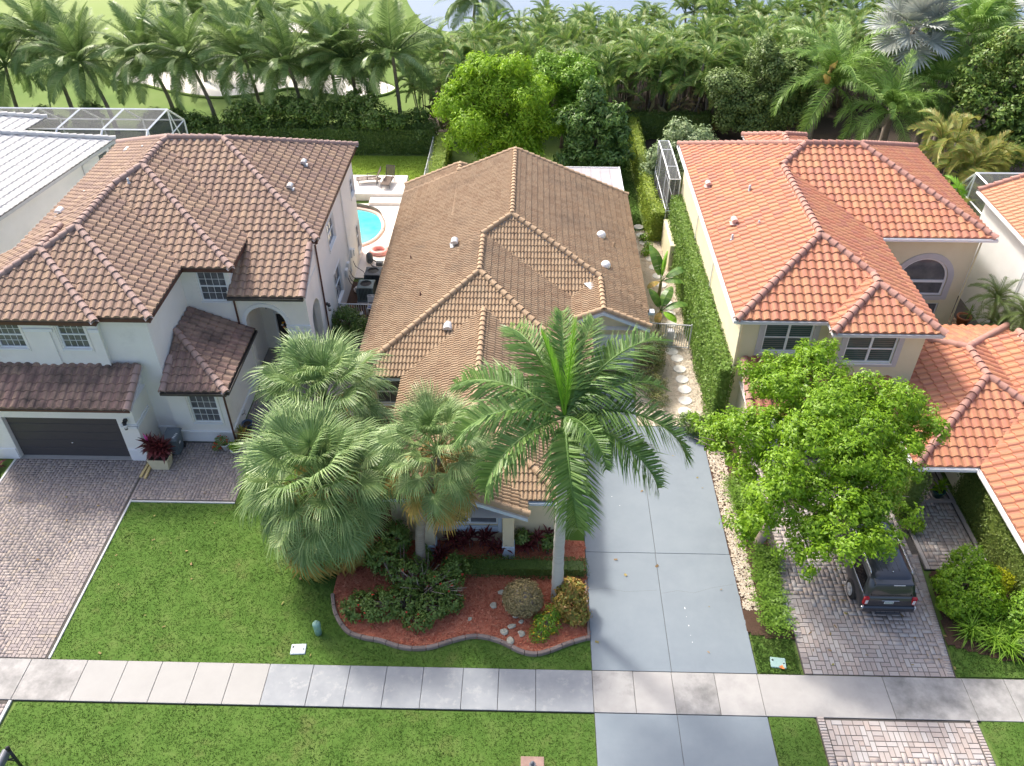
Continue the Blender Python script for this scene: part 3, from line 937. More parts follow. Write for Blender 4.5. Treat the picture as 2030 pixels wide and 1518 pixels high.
# blue-grey driveway of the middle house
dv = MB(); dv.bx(2.43, 8.24, 8.75, 14.94, -.05, .004); dv.bx(2.43, 8.24, 16.56, 29.6, -.05, .004)
driveway = struct('driveway', dv, m_joint)
for (x0, x1, y0, y1) in ((2.44, 5.20, 8.75, 14.94), (5.215, 8.23, 8.75, 14.94), (2.44, 5.22, 16.56, 21.86), (5.235, 8.23, 16.56, 21.86),
                         (2.44, 5.24, 21.875, 33.3), (5.255, 8.20, 21.875, 29.5)):
    mb = MB(); mb.bx(x0, x1, y0, y1, -.03, .026, .008); part('concrete_slab', mb, m_drive, driveway)
crk = MB()
def crack(pts, w=.0025):
    for i in range(len(pts) - 1):
        a = Vector((*pts[i], .0275)); b = Vector((*pts[i + 1], .0275)); d = (b - a).normalized(); n = Vector((-d.y, d.x, 0)) * w
        crk.quad(tuple(a - n), tuple(b - n), tuple(b + n), tuple(a + n))
crack([(5.25, 19.9), (5.9, 20.05), (6.5, 19.95), (7.2, 20.2), (8.1, 20.4)]); crack([(2.5, 20.0), (3.1, 20.1), (3.9, 19.95), (5.1, 20.05)])
part('crack', crk, m_joint, driveway)
pm_ = MB()
for (x, y, w, h) in ((6.05, 19.2, .04, .16), (6.06, 18.85, .03, .05), (6.09, 18.45, .04, .10), (6.1, 18.05, .03, .05), (6.12, 17.75, .03, .08), (4.0, 24.4, .05, .05), (3.7, 24.9, .04, .08)):
    pm_.add([(x, y, .0275), (x + w * .6, y + .01, .0275), (x + w * .5, y + h * .6, .0275), (x - w * .1, y + h * .5, .0275)], [(0, 1, 2, 3)])
part('white_paint_spot', pm_, m_white_ink, driveway)

# ---- pavers: random domino layout
def paver_mesh(lx, ly, mat):
    mb = MB(); b = .008; h = .045
    vs = [(0, 0, 0), (lx, 0, 0), (lx, ly, 0), (0, ly, 0), (b, b, h), (lx - b, b, h), (lx - b, ly - b, h), (b, ly - b, h)]
    mb.add(vs, [(4, 5, 6, 7), (0, 1, 5, 4), (1, 2, 6, 5), (2, 3, 7, 6), (3, 0, 4, 7)])
    me = mb.mesh('paver'); me.materials.append(mat)
    return me

def pavers(parent, polys, cell, mat, z, border=None, single_p=.22, maxparts=300, seed=3, gap=.006):
    r = random.Random(seed)
    items = []
    for poly in polys:
        xs = [p[0] for p in poly]; ys = [p[1] for p in poly]
        x0, y0 = min(xs), min(ys); nx = int((max(xs) - x0) / cell); ny = int((max(ys) - y0) / cell)
        used = np.zeros((nx + 1, ny + 1), bool)
        C = np.array([[x0 + (i + .5) * cell, y0 + (j + .5) * cell] for i in range(nx) for j in range(ny)])
        ins = inpoly(C, poly).reshape(nx, ny)
        for j in range(ny):
            for i in range(nx):
                if used[i, j] or not ins[i, j]: continue
                q = r.random(); w, h = 1, 1
                okx = i + 1 < nx and ins[i + 1, j] and not used[i + 1, j]; oky = j + 1 < ny and ins[i, j + 1] and not used[i, j + 1]
                if q > single_p:
                    if okx and (r.random() < .52 or not oky): w = 2
                    elif oky: h = 2
                used[i:i + w, j:j + h] = True
                items.append((x0 + i * cell, y0 + j * cell, w * cell, h * cell))
    items = [(*q, 0.0) for q in items]
    if border: items += [(*q, .014) for q in border]
    g = gap
    def key(it):
        p = (it[0] + it[2] / 2, it[1] + it[3] / 2, z)
        return (0 if in_view(p, -.01) else 1, math.dist(p, (0, 0, CAM_H)))
    items.sort(key=key)
    cache = {}; MBs = []; V = []; F = []
    w = wl_of(parent)
    for n, (x, y, lx, ly, dz0) in enumerate(items):
        dz = r.uniform(-.003, .003) + dz0
        if n < maxparts:
            k = (round(lx, 3), round(ly, 3))
            if k not in cache: cache[k] = paver_mesh(lx - 2 * g, ly - 2 * g, mat)
            o = bpy.data.objects.new('paver', cache[k]); COL.objects.link(o); o.parent = parent
            o.location = (x + g - w.x, y + g - w.y, z + dz - .03)
        else:
            b = .010; o0 = len(V); a0, b0, a1, b1 = x + g, y + g, x + lx - g, y + ly - g
            V += [(a0, b0, z - .03), (a1, b0, z - .03), (a1, b1, z - .03), (a0, b1, z - .03), (a0 + b, b0 + b, z + dz + .015), (a1 - b, b0 + b, z + dz + .015), (a1 - b, b1 - b, z + dz + .015), (a0 + b, b1 - b, z + dz + .015)]
            F += [(o0 + 4, o0 + 5, o0 + 6, o0 + 7), (o0, o0 + 1, o0 + 5, o0 + 4), (o0 + 1, o0 + 2, o0 + 6, o0 + 5), (o0 + 2, o0 + 3, o0 + 7, o0 + 6), (o0 + 3, o0, o0 + 4, o0 + 7)]
    if V:
        me = np_mesh('pavers', np.array(V) - np.array(w)[None, :], np.array(F))
        link_mesh('pavers', me, mat, parent, kind='stuff')

la = MB(); la.bx(-23.0, -16.98, 16.56, 26.66, -.05, .004); la.bx(-16.98, -12.4, 24.25, 28.0, -.05, .003); la.bx(-23.5, -17.45, 8.75, 14.94, -.05, .004); la.bx(-13.4, -7.6, 28.0, 37.5, -.05, .002)
left_drive = struct('paved_driveway', la, m_joint)
pavers(left_drive, [rect(-23.0, -16.98, 16.58, 26.66), rect(-16.98, -12.3, 24.3, 28.0), rect(-23.5, -17.55, 11.5, 14.92), rect(-13.4, -8.2, 28.0, 36)], .138, m_paver_a, .01, seed=5, gap=.0035)
ke = MB(); ke.bx(-16.95, -16.865, 16.57, 24.26, -.04, .045, .01); ke.bx(-16.86, -12.4, 24.14, 24.225, -.04, .045, .01)
struct('kerb', ke, m_kerb_white)
ke = MB(); ke.bx(-23.12, -23.01, 16.57, 26.6, -.04, .05, .01); ke.bx(-17.55, -17.44, 11, 14.94, -.04, .04, .01); struct('kerb', ke, m_kerb_white)

rd = MB(); rd.bx(9.86, 15.22, 8.75, 14.94, -.05, .004); rd.add([(9.86, 16.56, .004), (15.15, 16.56, .004), (15.75, 22.0, .004), (15.75, 29.6, .004), (9.95, 29.6, .004)], [(0, 1, 2, 3, 4)])
rd.bx(15.755, 18.35, 21.3, 29.5, -.05, .003)
right_drive = struct('paved_driveway', rd, m_joint)
bord = []
for k in range(26):
    bord.append((9.90 + .012 * k * .3, 16.58 + k * .21, .26, .21))
for k in range(30): bord.append((9.88, 12.0 + k * .10, .24, .10)); bord.append((14.98, 12.0 + k * .10, .22, .10))
yy = 16.58
while yy < 22: bord.append((14.86 + (yy - 16.58) * .118, yy, .25, .105)); yy += .105
pavers(right_drive, [[(10.18, 16.58), (14.98, 16.58), (15.60, 22.0), (15.6, 27.5), (10.2, 27.5)], rect(10.14, 14.96, 11.5, 14.92), rect(16.02, 18.2, 21.5, 29)], .178, m_paver_b, .012, border=bord, single_p=.10, seed=9)
ke = MB(); ke.bx(15.82, 15.98, 21.3, 25.2, -.04, .06, .01); ke.bx(16.0, 18.3, 21.3, 21.46, -.04, .06, .01); ke.bx(18.22, 18.38, 21.3, 27, -.04, .05, .01); ke.bx(16.0, 18.2, 24.9, 25.05, 0, .12, .01)
struct('kerb', ke, m_paver_b)
dl = MB(); dl.bx(-22.9, -17.6, 26.66, 27.0, -.05, .03); struct('door_apron', dl, m_conc)

# mulch and gravel beds, bumpy sheets
def bumpy(name, poly, z, amp, mat, step=.12, kind='structure'):
    xs = [p[0] for p in poly]; ys = [p[1] for p in poly]
    X = np.arange(min(xs), max(xs) + step, step); Y = np.arange(min(ys), max(ys) + step, step)
    gx, gy = np.meshgrid(X, Y, indexing='ij')
    V = np.stack([gx.ravel(), gy.ravel(), z + rng.uniform(-amp, amp, gx.size)], 1)
    nx, ny = gx.shape
    I = np.arange(nx * ny).reshape(nx, ny)
    F = np.stack([I[:-1, :-1].ravel(), I[1:, :-1].ravel(), I[1:, 1:].ravel(), I[:-1, 1:].ravel()], 1)
    c = V[F].mean(axis=1)[:, :2]
    F = F[inpoly(c, poly)]
    return struct(name, np_mesh(name, V, F), mat, kind)

def chips(name, poly, n, size, z, mat, exclude=(), parent=None):
    """loose chips scattered on a bed: one small bent quad each."""
    xs = [p[0] for p in poly]; ys = [p[1] for p in poly]
    P = np.stack([rng.uniform(min(xs), max(xs), n), rng.uniform(min(ys), max(ys), n)], 1)
    P = P[inpoly(P, poly)]
    n = len(P); az = rng.uniform(0, 2 * np.pi, n); l = size * rng.uniform(.5, 1.4, n); w = l * rng.uniform(.25, .7, n)
    t = rng.uniform(-.4, .4, (n, 2))
    c, s = np.cos(az), np.sin(az)
    V = np.zeros((n, 4, 3))
    for k, (a, b) in enumerate(((-1, -1), (1, -1), (1, 1), (-1, 1))):
        dx, dy = a * l / 2, b * w / 2
        V[:, k, 0] = P[:, 0] + dx * c - dy * s; V[:, k, 1] = P[:, 1] + dx * s + dy * c
        V[:, k, 2] = z + .012 + a * t[:, 0] * l * .5 + b * t[:, 1] * w * .5 + rng.uniform(0, .015, n)
    return struct(name, np_mesh(name, V.reshape(-1, 3), np.arange(4 * n).reshape(-1, 4)), mat, 'stuff')

bumpy('mulch_bed', BED, .05, .02, m_mulch_red)
chips('mulch', BED, 9000, .09, .06, m_mulch_red)
STRIP_R = [(8.26, 18.2), (9.0, 18.0), (9.9, 18.0), (9.95, 29.5), (8.2, 29.5)]
bumpy('mulch_bed', STRIP_R, .03, .02, m_mulch_brown)
chips('gravel', [(8.26, 19.2), (8.85, 19.2), (9.0, 29.4), (8.22, 29.4)], 4200, .075, .04, M('cream_gravel', [lin(.40, .32, .22), lin(.52, .45, .35), lin(.66, .61, .52)], 16, .9, rw=.6))
PATH = [(5.26, 29.55), (8.75, 29.55), (8.75, 48.6), (6.0, 48.6)]
bumpy('gravel_path', PATH, .02, .012, m_gravel, .14)
chips('gravel', PATH, 12000, .07, .025, m_gravel)
bumpy('mulch_bed', [(15.35, 17.9), (17.0, 17.3), (22, 16.9), (22, 21.25), (15.9, 21.2)], .03, .02, m_mulch_brown)
bumpy('mulch_bed', rect(-10.45, -7.4, 36.2, 42.0), .02, .02, m_mulch_brown)
bumpy('mulch_bed', rect(-7.4, -5.6, 22.3, 29.6), .02, .02, m_mulch_brown)
bumpy('shade_toned_soil', rect(9, 60, 48.5, 66), -.02, .03, m_soil, .6)
bumpy('shade_toned_soil', rect(-8.6, 60, 64.8, 90), -.01, .03, m_soil, .8)  # dark soil colour deepens the shade under the palm thicket
bumpy('gravel_path', rect(-8.35, -7.45, 42, 55.8), .02, .012, m_stone_white, .2)

# curved edging of the red bed
ed = MB()
edge_pts = [Vector((p[0], p[1], 0)) for p in BED[1:19]]
def smooth_pts(pts, sub=6):
    out = []
    for i in range(len(pts) - 1):
        p0 = pts[max(i - 1, 0)]; p1 = pts[i]; p2 = pts[i + 1]; p3 = pts[min(i + 2, len(pts) - 1)]
        for k in range(sub):
            t = k / sub
            out.append(.5 * ((2 * p1) + (p2 - p0) * t + (2 * p0 - 5 * p1 + 4 * p2 - p3) * t * t + (3 * p1 - p0 - 3 * p2 + p3) * t ** 3))
    out.append(pts[-1]); return out
sp = smooth_pts(edge_pts)
edging = struct('bed_edging', (lambda mb: (mb.tube([p + Vector((0, 0, -.02)) for p in sp], .05, 4), mb)[1])(MB()), m_soil)
acc = 0; seg = [sp[0]]
for i in range(1, len(sp)):
    seg.append(sp[i]); acc += (sp[i] - sp[i - 1]).length
    if acc > .42 or i == len(sp) - 1:
        mb = MB(); vs = []
        for j, p in enumerate(seg):
            d = (seg[min(j + 1, len(seg) - 1)] - seg[max(j - 1, 0)]).normalized(); nn = Vector((-d.y, d.x, 0))
            q = p + d * (.012 if j == 0 else (-.012 if j == len(seg) - 1 else 0))
            for (o, z) in ((-.075, -.02), (-.07, .13), (-.05, .15), (.05, .15), (.07, .13), (.075, -.02)): vs.append(tuple(q + nn * o + Vector((0, 0, z))))
        fs = []
        for j in range(len(seg) - 1):
            for k in range(5): fs.append((j * 6 + k, j * 6 + k + 1, j * 6 + 7 + k, j * 6 + 6 + k))
        fs += [(0, 1, 2, 3, 4, 5), tuple(reversed([(len(seg) - 1) * 6 + k for k in range(6)]))]
        mb.add(vs, fs); part('edging_block', mb, m_edge, edging)
        acc = 0; seg = [sp[i]]
mb = MB(); mb.bx(2.33, 2.42, 17.9, 20.4, -.02, .14, .02); part('edging_block', mb, m_edge, edging)

# golf course, bunker, water
def blob_poly(pts, sub=8):
    P = [Vector((p[0], p[1], 0)) for p in pts]; n = len(P); out = []
    for i in range(n):
        p0, p1, p2, p3 = P[i - 1], P[i], P[(i + 1) % n], P[(i + 2) % n]
        for k in range(sub):
            t = k / sub
            q = .5 * ((2 * p1) + (p2 - p0) * t + (2 * p0 - 5 * p1 + 4 * p2 - p3) * t * t + (3 * p1 - p0 - 3 * p2 + p3) * t ** 3)
            out.append((q.x, q.y))
    return out
sheet('putting_green', blob_poly([(-64, 88), (-56, 80), (-44, 79), (-33, 83), (-25, 90), (-20, 99), (-24, 110), (-40, 117), (-58, 112), (-66, 99)]), -.045, m_green)
bunker = sheet('sand_bunker', blob_poly([(-38.5, 76.2), (-35, 74.8), (-31.5, 73.0), (-27.5, 71.9), (-23.5, 73.2), (-21.5, 74.3), (-18.5, 73.0), (-15.5, 72.2), (-12.9, 73.0), (-12.3, 75.2), (-15.5, 77.6), (-20, 78.4), (-24, 78.0), (-29, 79.2), (-34, 79.0)]), -.040, m_bsand)
sheet('sand_bunker', blob_poly([(-27, 92), (-22, 90.5), (-17.5, 87.0), (-15.5, 87.5), (-15.5, 90.5), (-20, 94.5), (-25.5, 95.0)]), -.035, m_bsand)
sheet('sand_bunker', blob_poly([(-13.5, 63.6), (-9.5, 63.0), (-7.6, 63.6), (-7.8, 65.0), (-11, 65.2)]), -.038, m_bsand)
lip = MB()
lp = [Vector((p[0], p[1], 0)) for p in blob_poly([(-38.5, 76.2), (-35, 74.8), (-31.5, 73.0), (-27.5, 71.9), (-23.5, 73.2), (-21.5, 74.3), (-18.5, 73.0), (-15.5, 72.2), (-12.9, 73.0), (-12.3, 75.2), (-15.5, 77.6), (-20, 78.4), (-24, 78.0), (-29, 79.2), (-34, 79.0)])]
lip.tube([p + Vector((0, 0, -.02)) for p in lp + lp[:1]], .16, 6); struct('bunker_lip', lip, m_fair)
sheet('lake', blob_poly([(-15.5, 108), (-13.0, 98), (-10.0, 92.5), (-3, 91), (12, 92), (40, 96), (90, 110), (160, 180), (60, 320), (-60, 300), (-30, 170), (-17, 125)]), -.03, m_water)
sheet('lake', blob_poly([(-66, 112), (-56, 108), (-52, 114), (-60, 140), (-120, 200), (-200, 190), (-130, 130), (-90, 112)]), -.03, m_water)
t = thing('golf_flag', 'small red flag on a thin pole on the pale putting green', 'flag', (-42.0, 97.5, 0))
mb = MB(); mb.tube([(-42, 97.5, -.05), (-42, 97.5, 2.2)], .03, 6); part('pole', mb, m_white_metal, t)
mb = MB(); mb.add([(-42, 97.5, 2.2), (-42, 97.5, 1.65), (-41.5, 97.45, 1.8), (-41.2, 97.55, 1.95), (-41.45, 97.5, 2.1)], [(0, 1, 2, 3, 4)]); part('banner', mb, m_red_flag, t)

for nm_, pl_, n_ in (('fallen_leaves', rect(9.9, 15.4, 16.7, 26), 60), ('fallen_leaves', rect(2.5, 8.2, 12, 28), 12), ('fallen_leaves', rect(-16.5, -7.6, 16.8, 23.8), 18), ('fallen_leaves', rect(-22.9, -13, 16.8, 27), 24)):
    chips(nm_, pl_, n_, .10, .035, m_litter)
# ================================================================ HOUSES
def eaves(house, blocks, m_f, fh=.20, offs=0.0, soff=True, msoff=None):
    """fascia boards along the eaves and soffits under them."""
    fb = MB(); sf = MB()
    for i, b in enumerate(blocks):
        z1 = b['z'] - .02; z0 = z1 - fh
        x0, x1, y0, y1 = b['x0'], b['x1'], b['y0'], b['y1']
        e = .003 * (i + 1) + offs
        def under(x, y):
            return any(j != i and blk_h(o, x, y) > b['z'] + .12 for j, o in enumerate(blocks))
        for s, (ax, ay, bx_, by_) in {'F': (x0, y0, x1, y0), 'B': (x0, y1, x1, y1), 'L': (x0, y0, x0, y1), 'R': (x1, y0, x1, y1)}.items():
            if s not in b['p']: continue
            n = max(1, int(math.hypot(bx_ - ax, by_ - ay) / .3)); run = None
            for k in range(n + 1):
                fr = min((k + .5) / n, 1); mx, my = ax + (bx_ - ax) * fr, ay + (by_ - ay) * fr
                vis = k < n and not under(mx + {'L': .02, 'R': -.02}.get(s, 0), my + {'F': .02, 'B': -.02}.get(s, 0))
                if vis and run is None: run = k
                if not vis and run is not None:
                    f0, f1 = run / n, k / n
                    px0, px1 = sorted((ax + (bx_ - ax) * f0, ax + (bx_ - ax) * f1)); py0, py1 = sorted((ay + (by_ - ay) * f0, ay + (by_ - ay) * f1))
                    if s == 'F': fb.bx(px0 + e, px1 - e, y0 + .03, y0 + .06 + e, z0, z1)
                    if s == 'B': fb.bx(px0 + e, px1 - e, y1 - .06 - e, y1 - .03, z0, z1)
                    if s == 'L': fb.bx(x0 + .03, x0 + .06 + e, py0 + e, py1 - e, z0, z1)
                    if s == 'R': fb.bx(x1 - .06 - e, x1 - .03, py0 + e, py1 - e, z0, z1)
                    run = None
        if soff: sf.add([(x0 + .07, y0 + .07, z0 + .01 + e), (x1 - .07, y0 + .07, z0 + .01 + e), (x1 - .07, y1 - .07, z0 + .01 + e), (x0 + .07, y1 - .07, z0 + .01 + e)], [(3, 2, 1, 0)])
    if fb.v: part('fascia', fb, m_f, house)
    if sf.v: part('soffit', sf, msoff or m_white_wall, house)

# ---------------------------------------------------------------- left house: white, two storeys, brown blend tiles
A = thing('two_storey_house', 'white two-storey house with brown blended tile roof and dark garage door', 'house', (-17.0, 36.0, 0))
pA = .48; ZA = 6.85
A_up = [blk(-23.9, -10.05, 34.7, 45.8, ZA, pA), blk(-23.9, -13.35, 32.0, 40.2, ZA, pA, B=False), blk(-23.9, -15.6, 28.0, 38.0, ZA, pA, B=False), blk(-24.2, -17.75, 27.7, 33.0, ZA, pA, B=False)]
for b in A_up[1:]: b['norake'] = True
A_up[0]['cutF'] = [(-13.75, -10.3, 34.6, 35.06)]
make_roof(A, A_up, 'A', m_tile_brown, m_cap_brown, .385, .40, 1, .085, .05, 300, .40, .15)
eaves(A, A_up, m_fascia_brown)
A_low = [blk(-24.2, -16.75, 26.15, 28.2, 3.42, .43, L=False, R=False, B=False)]
A_low[0]['xcaps'] = [((-16.82, 26.15, 3.42), (-16.82, 28.1, 4.28))]
make_roof(A, A_low, 'A', m_tile_brown_dark, m_cap_brown, .385, .40, 1, .085, .05, 60)
eaves(A, A_low, m_fascia_brown, .14)
A_bay = [blk(-15.95, -13.05, 27.55, 32.38, 3.3, .43, L=False, B=False)]
A_bay[0]['xcaps'] = [((-15.85, 27.55, 3.3), (-15.85, 29.2, 4.0))]
make_roof(A, A_bay, 'A', m_tile_brown_dark, m_cap_brown, .385, .40, 1, .085, .05, 90)
eaves(A, A_bay, m_fascia_brown, .14)
A_por = [blk(-13.8, -10.3, 31.815, 35.075, 5.467, pA, L=False, R=False, B=False)]
A_por[0]['xcaps'] = [((-10.36, 31.815, 5.47), (-10.36, 34.5, 6.76))]
make_roof(A, A_por, 'A', m_tile_brown, m_cap_brown, .385, .40, 1, .085, .05, 70)
eaves(A, A_por, m_fascia_brown, .14)

wa = MB()
wall_panel(wa, (-23.9, 28.15), (-18.05, 28.15), 3.2, 6.78, [(1.36, 2.54, 5.15, 6.45), (4.12, 5.28, 5.15, 6.55)], inward=(0, 1))
wa.quad((-18.05, 28.15, 0), (-18.05, 28.35, 0), (-18.05, 28.35, 6.78), (-18.05, 28.15, 6.78))
wall_panel(wa, (-18.05, 28.35), (-16.0, 28.35), 0, 6.78, inward=(0, 1))
wa.quad((-16.0, 28.35, 0), (-16.0, 32.4, 0), (-16.0, 32.4, 6.78), (-16.0, 28.35, 6.78))
wall_panel(wa, (-16.0, 32.4), (-13.72, 32.4), 0, 6.78, [(.76, 2.08, 4.85, 6.42)], inward=(0, 1))
wa.quad((-13.72, 32.4, 0), (-13.72, 35.2, 0), (-13.72, 35.2, 6.78), (-13.72, 32.4, 6.78))
# bay
wall_panel(wa, (-16.02, 28.05), (-13.5, 28.05), 0, 3.2, [(.92, 2.16, 1.13, 2.70)], inward=(0, 1))
wa.quad((-13.5, 28.05, 0), (-13.5, 32.44, 0), (-13.5, 32.44, 3.2), (-13.5, 28.05, 3.2))
wa.quad((-16.02, 28.05, 0), (-16.02, 28.35, 0), (-16.02, 28.35, 3.25), (-16.02, 28.05, 3.25))
# garage
wall_panel(wa, (-23.9, 26.7), (-17.0, 26.7), 0, 3.32, [(1.05, 6.1, .0, 2.46)], .22, inward=(0, 1))
wa.quad((-17.0, 26.7, 0), (-17.0, 28.35, 0), (-17.0, 28.35, 4.2), (-17.0, 26.7, 3.5))
wa.quad((-23.9, 26.7, 0), (-23.9, 45.4, 0), (-23.9, 45.4, 6.78), (-23.9, 26.7, 3.4))
# porch front, side and right wall
wall_arch(wa, (-14.02, 32.42), (-10.4, 32.42), 0, 5.42, 1.55, .95, 3.62, .35, inward=(0, 1), zb=0)
wa.quad((-14.02, 32.42, 3.2), (-14.02, 32.40, 3.2), (-14.02, 32.40, 5.42), (-14.02, 32.42, 5.42))
wa.quad((-14.02, 32.78, 0), (-12.47 - .95, 32.78, 0), (-12.47 - .95, 32.78, 5.42), (-14.02, 32.78, 5.42))
wall_arch(wa, (-10.4, 32.42), (-10.4, 35.2), 0, 5.42, 1.35, .75, 3.3, .3, inward=(-1, 0), zb=0)
wa.add([(-10.4, 32.42, 5.42), (-10.4, 35.2, 5.42), (-10.4, 35.2, 6.75), (-10.4, 34.7, 6.6)], [(0, 1, 2, 3)])
wall_panel(wa, (-10.4, 35.2), (-10.4, 45.4), 0, 6.78, [(2.75, 4.25, 4.45, 5.78), (9.05 - .0, 10.0, 4.3, 5.3), (2.75, 4.2, 1.05, 2.9), (9.1, 10.02, .6, 2.3)], .12, inward=(-1, 0))
wa.quad((-23.9, 45.4, 0), (-10.4, 45.4, 0), (-10.4, 45.4, 6.78), (-23.9, 45.4, 6.78))
wall_panel(wa, (-13.72, 35.2), (-10.4, 35.2), 0, 5.42, [(.74, 1.66, .12, 2.32)], .1, inward=(0, 1))
part('wall', wa, m_white_wall, A)
cl = MB(); cl.quad((-13.7, 32.8, 5.3), (-10.42, 32.8, 5.3), (-10.42, 35.18, 5.3), (-13.7, 35.18, 5.3)); part('porch_ceiling', cl, m_white_wall, A)
fl = MB(); fl.bx(-13.7, -10.42, 32.3, 35.18, -.02, .12); part('porch_floor', fl, m_paver_a, A)
# mouldings
for (x0, x1, y0, y1, z0, z1) in ((-17.72, -16.97, 26.64, 26.698, .0, .62), (-17.76, -16.965, 26.62, 26.698, .62, .70), (-16.998, -16.93, 26.64, 28.0, 1.95, 2.06), (-17.72, -16.94, 26.64, 26.698, 1.95, 2.06),
                                 (-16.998, -16.94, 26.70, 28.0, 2.10, 2.18), (-17.72, -16.95, 26.645, 26.698, 2.10, 2.18), (-23.9, -22.88, 26.64, 26.698, 0, .62), (-16.02, -13.46, 27.99, 28.048, .0, .58), (-16.02, -13.43, 27.95, 28.048, .58, .66), (-16.99, -16.03, 28.29, 28.348, .0, .58), (-16.99, -16.03, 28.25, 28.348, .58, .66), (-13.498, -13.44, 28.0, 32.3, .0, .58), (-13.498, -13.41, 27.97, 32.3, .58, .66),
                                 (-23.9, -22.75, 28.07, 28.148, 6.05, 6.20), (-21.2, -19.95, 28.07, 28.148, 6.05, 6.20), (-18.45, -17.98, 28.07, 28.148, 6.05, 6.20), (-23.9, -22.75, 28.05, 28.148, 6.32, 6.46), (-21.2, -19.95, 28.05, 28.148, 6.32, 6.46), (-18.45, -17.95, 28.05, 28.148, 6.32, 6.46)):
    tr = MB(); tr.bx(x0, x1, y0, y1, z0, z1, .01); part('moulding', tr, m_white_trim, A)

for (x0, x1) in ((-23.6, -22.9), (-21.1, -20.1), (-18.4, -18.0)):
    pl = MB(); pl.bx(x0, x1, 28.085, 28.149, 3.9, 6.05); part('pilaster', pl, m_white_wall, A)
ar = MB()
n = 18
for (hw0, hw1) in ((.95, 1.13),):
    for i in range(n):
        a0, a1 = math.pi * i / n, math.pi * (i + 1) / n
        q = [(-12.47 - r * math.cos(a), 3.62 + r * math.sin(a)) for r, a in ((hw0, a0), (hw1, a0), (hw1, a1), (hw0, a1))]
        vs = [(x, 32.418, z) for x, z in q] + [(x, 32.36, z) for x, z in q]
        ar.add(vs, [(4, 5, 6, 7), (1, 0, 4, 5), (2, 1, 5, 6), (3, 2, 6, 7), (0, 3, 7, 4)])
ar.bx(-14.05, -13.42, 32.35, 32.418, 3.38, 3.56, .01); ar.bx(-11.52, -10.36, 32.35, 32.418, 3.38, 3.56, .01); ar.bx(-14.05, -13.42, 32.36, 32.418, 3.14, 3.28, .01); ar.bx(-11.52, -10.37, 32.36, 32.418, 3.14, 3.28, .01)
part('arch_moulding', ar, m_white_trim, A)
# garage door panels
gd = MB(); gd.bx(-22.84, -17.81, 26.93, 26.95, 0.02, 2.45); gdo = part('garage_door', gd, m_joint, A)
for k in range(5):
    mb = MB(); mb.bx(-22.83, -17.82, 26.885, 26.928, .03 + k * .485, .03 + k * .485 + .473, .012); part('door_panel', mb, m_garage, gdo)
mb = MB(); mb.tube([(-20.36, 26.86, .86), (-20.26, 26.86, .86)], .02, 6); mb.tube([(-20.31, 26.885, .86), (-20.31, 26.86, .86)], .02, 6); part('handle', mb, m_chrome, gdo)
for i in range(5):  # house number under the eave
    nb = MB(); x = -18.05 + .11 * i - 0.2
    nb.bx(x, x + .06, 26.66, 26.697, 3.02, 3.14, .004); nb.bx(x + .018, x + .042, 26.652, 26.66, 3.045, 3.115)
    part('house_number', nb, m_fascia_brown, A)
# windows
window(A, (-23.9 + 1.36, 28.15), (1, 0), (0, -1), 5.15, 6.45, 1.18, 4, 4, tracks=True)
window(A, (-23.9 + 4.12, 28.15), (1, 0), (0, -1), 5.15, 6.55, 1.16, 4, 4, tracks=True)
window(A, (-15.24, 32.4), (1, 0), (0, -1), 4.85, 6.42, 1.32, 4, 4, tracks=True)
window(A, (-15.10, 28.05), (1, 0), (0, -1), 1.13, 2.70, 1.24, 4, 4, tracks=True)
window(A, (-10.4, 37.95), (0, 1), (1, 0), 4.45, 5.78, 1.5, 2, 2, tracks=True)
window(A, (-10.4, 44.25), (0, 1), (1, 0), 4.3, 5.3, .95, 2, 2, tracks=True)
window(A, (-10.4, 37.95), (0, 1), (1, 0), 1.05, 2.9, 1.45, 2, 2, tracks=True)
window(A, (-10.4, 44.3), (0, 1), (1, 0), .6, 2.3, .92, 2, 2, tracks=True)
dr = MB(); dr.bx(-12.97, -12.07, 35.24, 35.29, .13, 2.30, .01)
door = part('door', dr, m_door, A)
hm = MB(); hm.tube([(-12.17, 35.21, 1.05), (-12.17, 35.16, 1.05), (-12.17, 35.16, 1.25), (-12.17, 35.21, 1.25)], .015, 6); part('handle', hm, m_chrome, door)
fr = MB(); fr.bx(-13.06, -12.985, 35.13, 35.198, .12, 2.40); fr.bx(-12.055, -11.98, 35.13, 35.198, .12, 2.40); fr.bx(-12.985, -12.055, 35.13, 35.198, 2.32, 2.40); part('door_frame', fr, m_white_trim, A)
bell = MB(); bell.lathe([(.05, 0), (.045, .02), (.01, .03)], (0, 0, 0), 10); me = bell.mesh('porch_lamp'); me.transform(Matrix.Translation((-13.4 + 17, 35.19 - 36, 2.6)) @ Matrix.Rotation(rad(90), 4, 'X')); link_mesh('porch_lamp', me, m_vent, A)
for (x, y, o) in ((-17.36, 26.6, (0, -1)), (-10.34, 35.5, (1, 0))):
    lm = MB(); z = 2.25 if y < 30 else 2.5
    lm.box((x, y, z + .22), (.16, .16, .12), 0, .02); lm.tube([(x + o[0] * .12, y + o[1] * .12, z + .14), (x + o[0] * .12, y + o[1] * .12, z - .18)], [.085, .07], 8); lm.box((x + o[0] * .06, y + o[1] * .06, z + .19), (.20, .20, .03), 0, .01)
    wlmp = part('wall_lantern', lm, m_black, A)
    gl = MB(); gl.tube([(x + o[0] * .12, y + o[1] * .12, z + .08), (x + o[0] * .12, y + o[1] * .12, z - .12)], [.088, .078], 8); part('lantern_glass', gl, m_clear_lamp, wlmp)
downspout(A, [(-13.25, 27.75, 3.12), (-13.42, 27.98, 2.85), (-13.42, 27.96, .05)], m_fascia_brown)
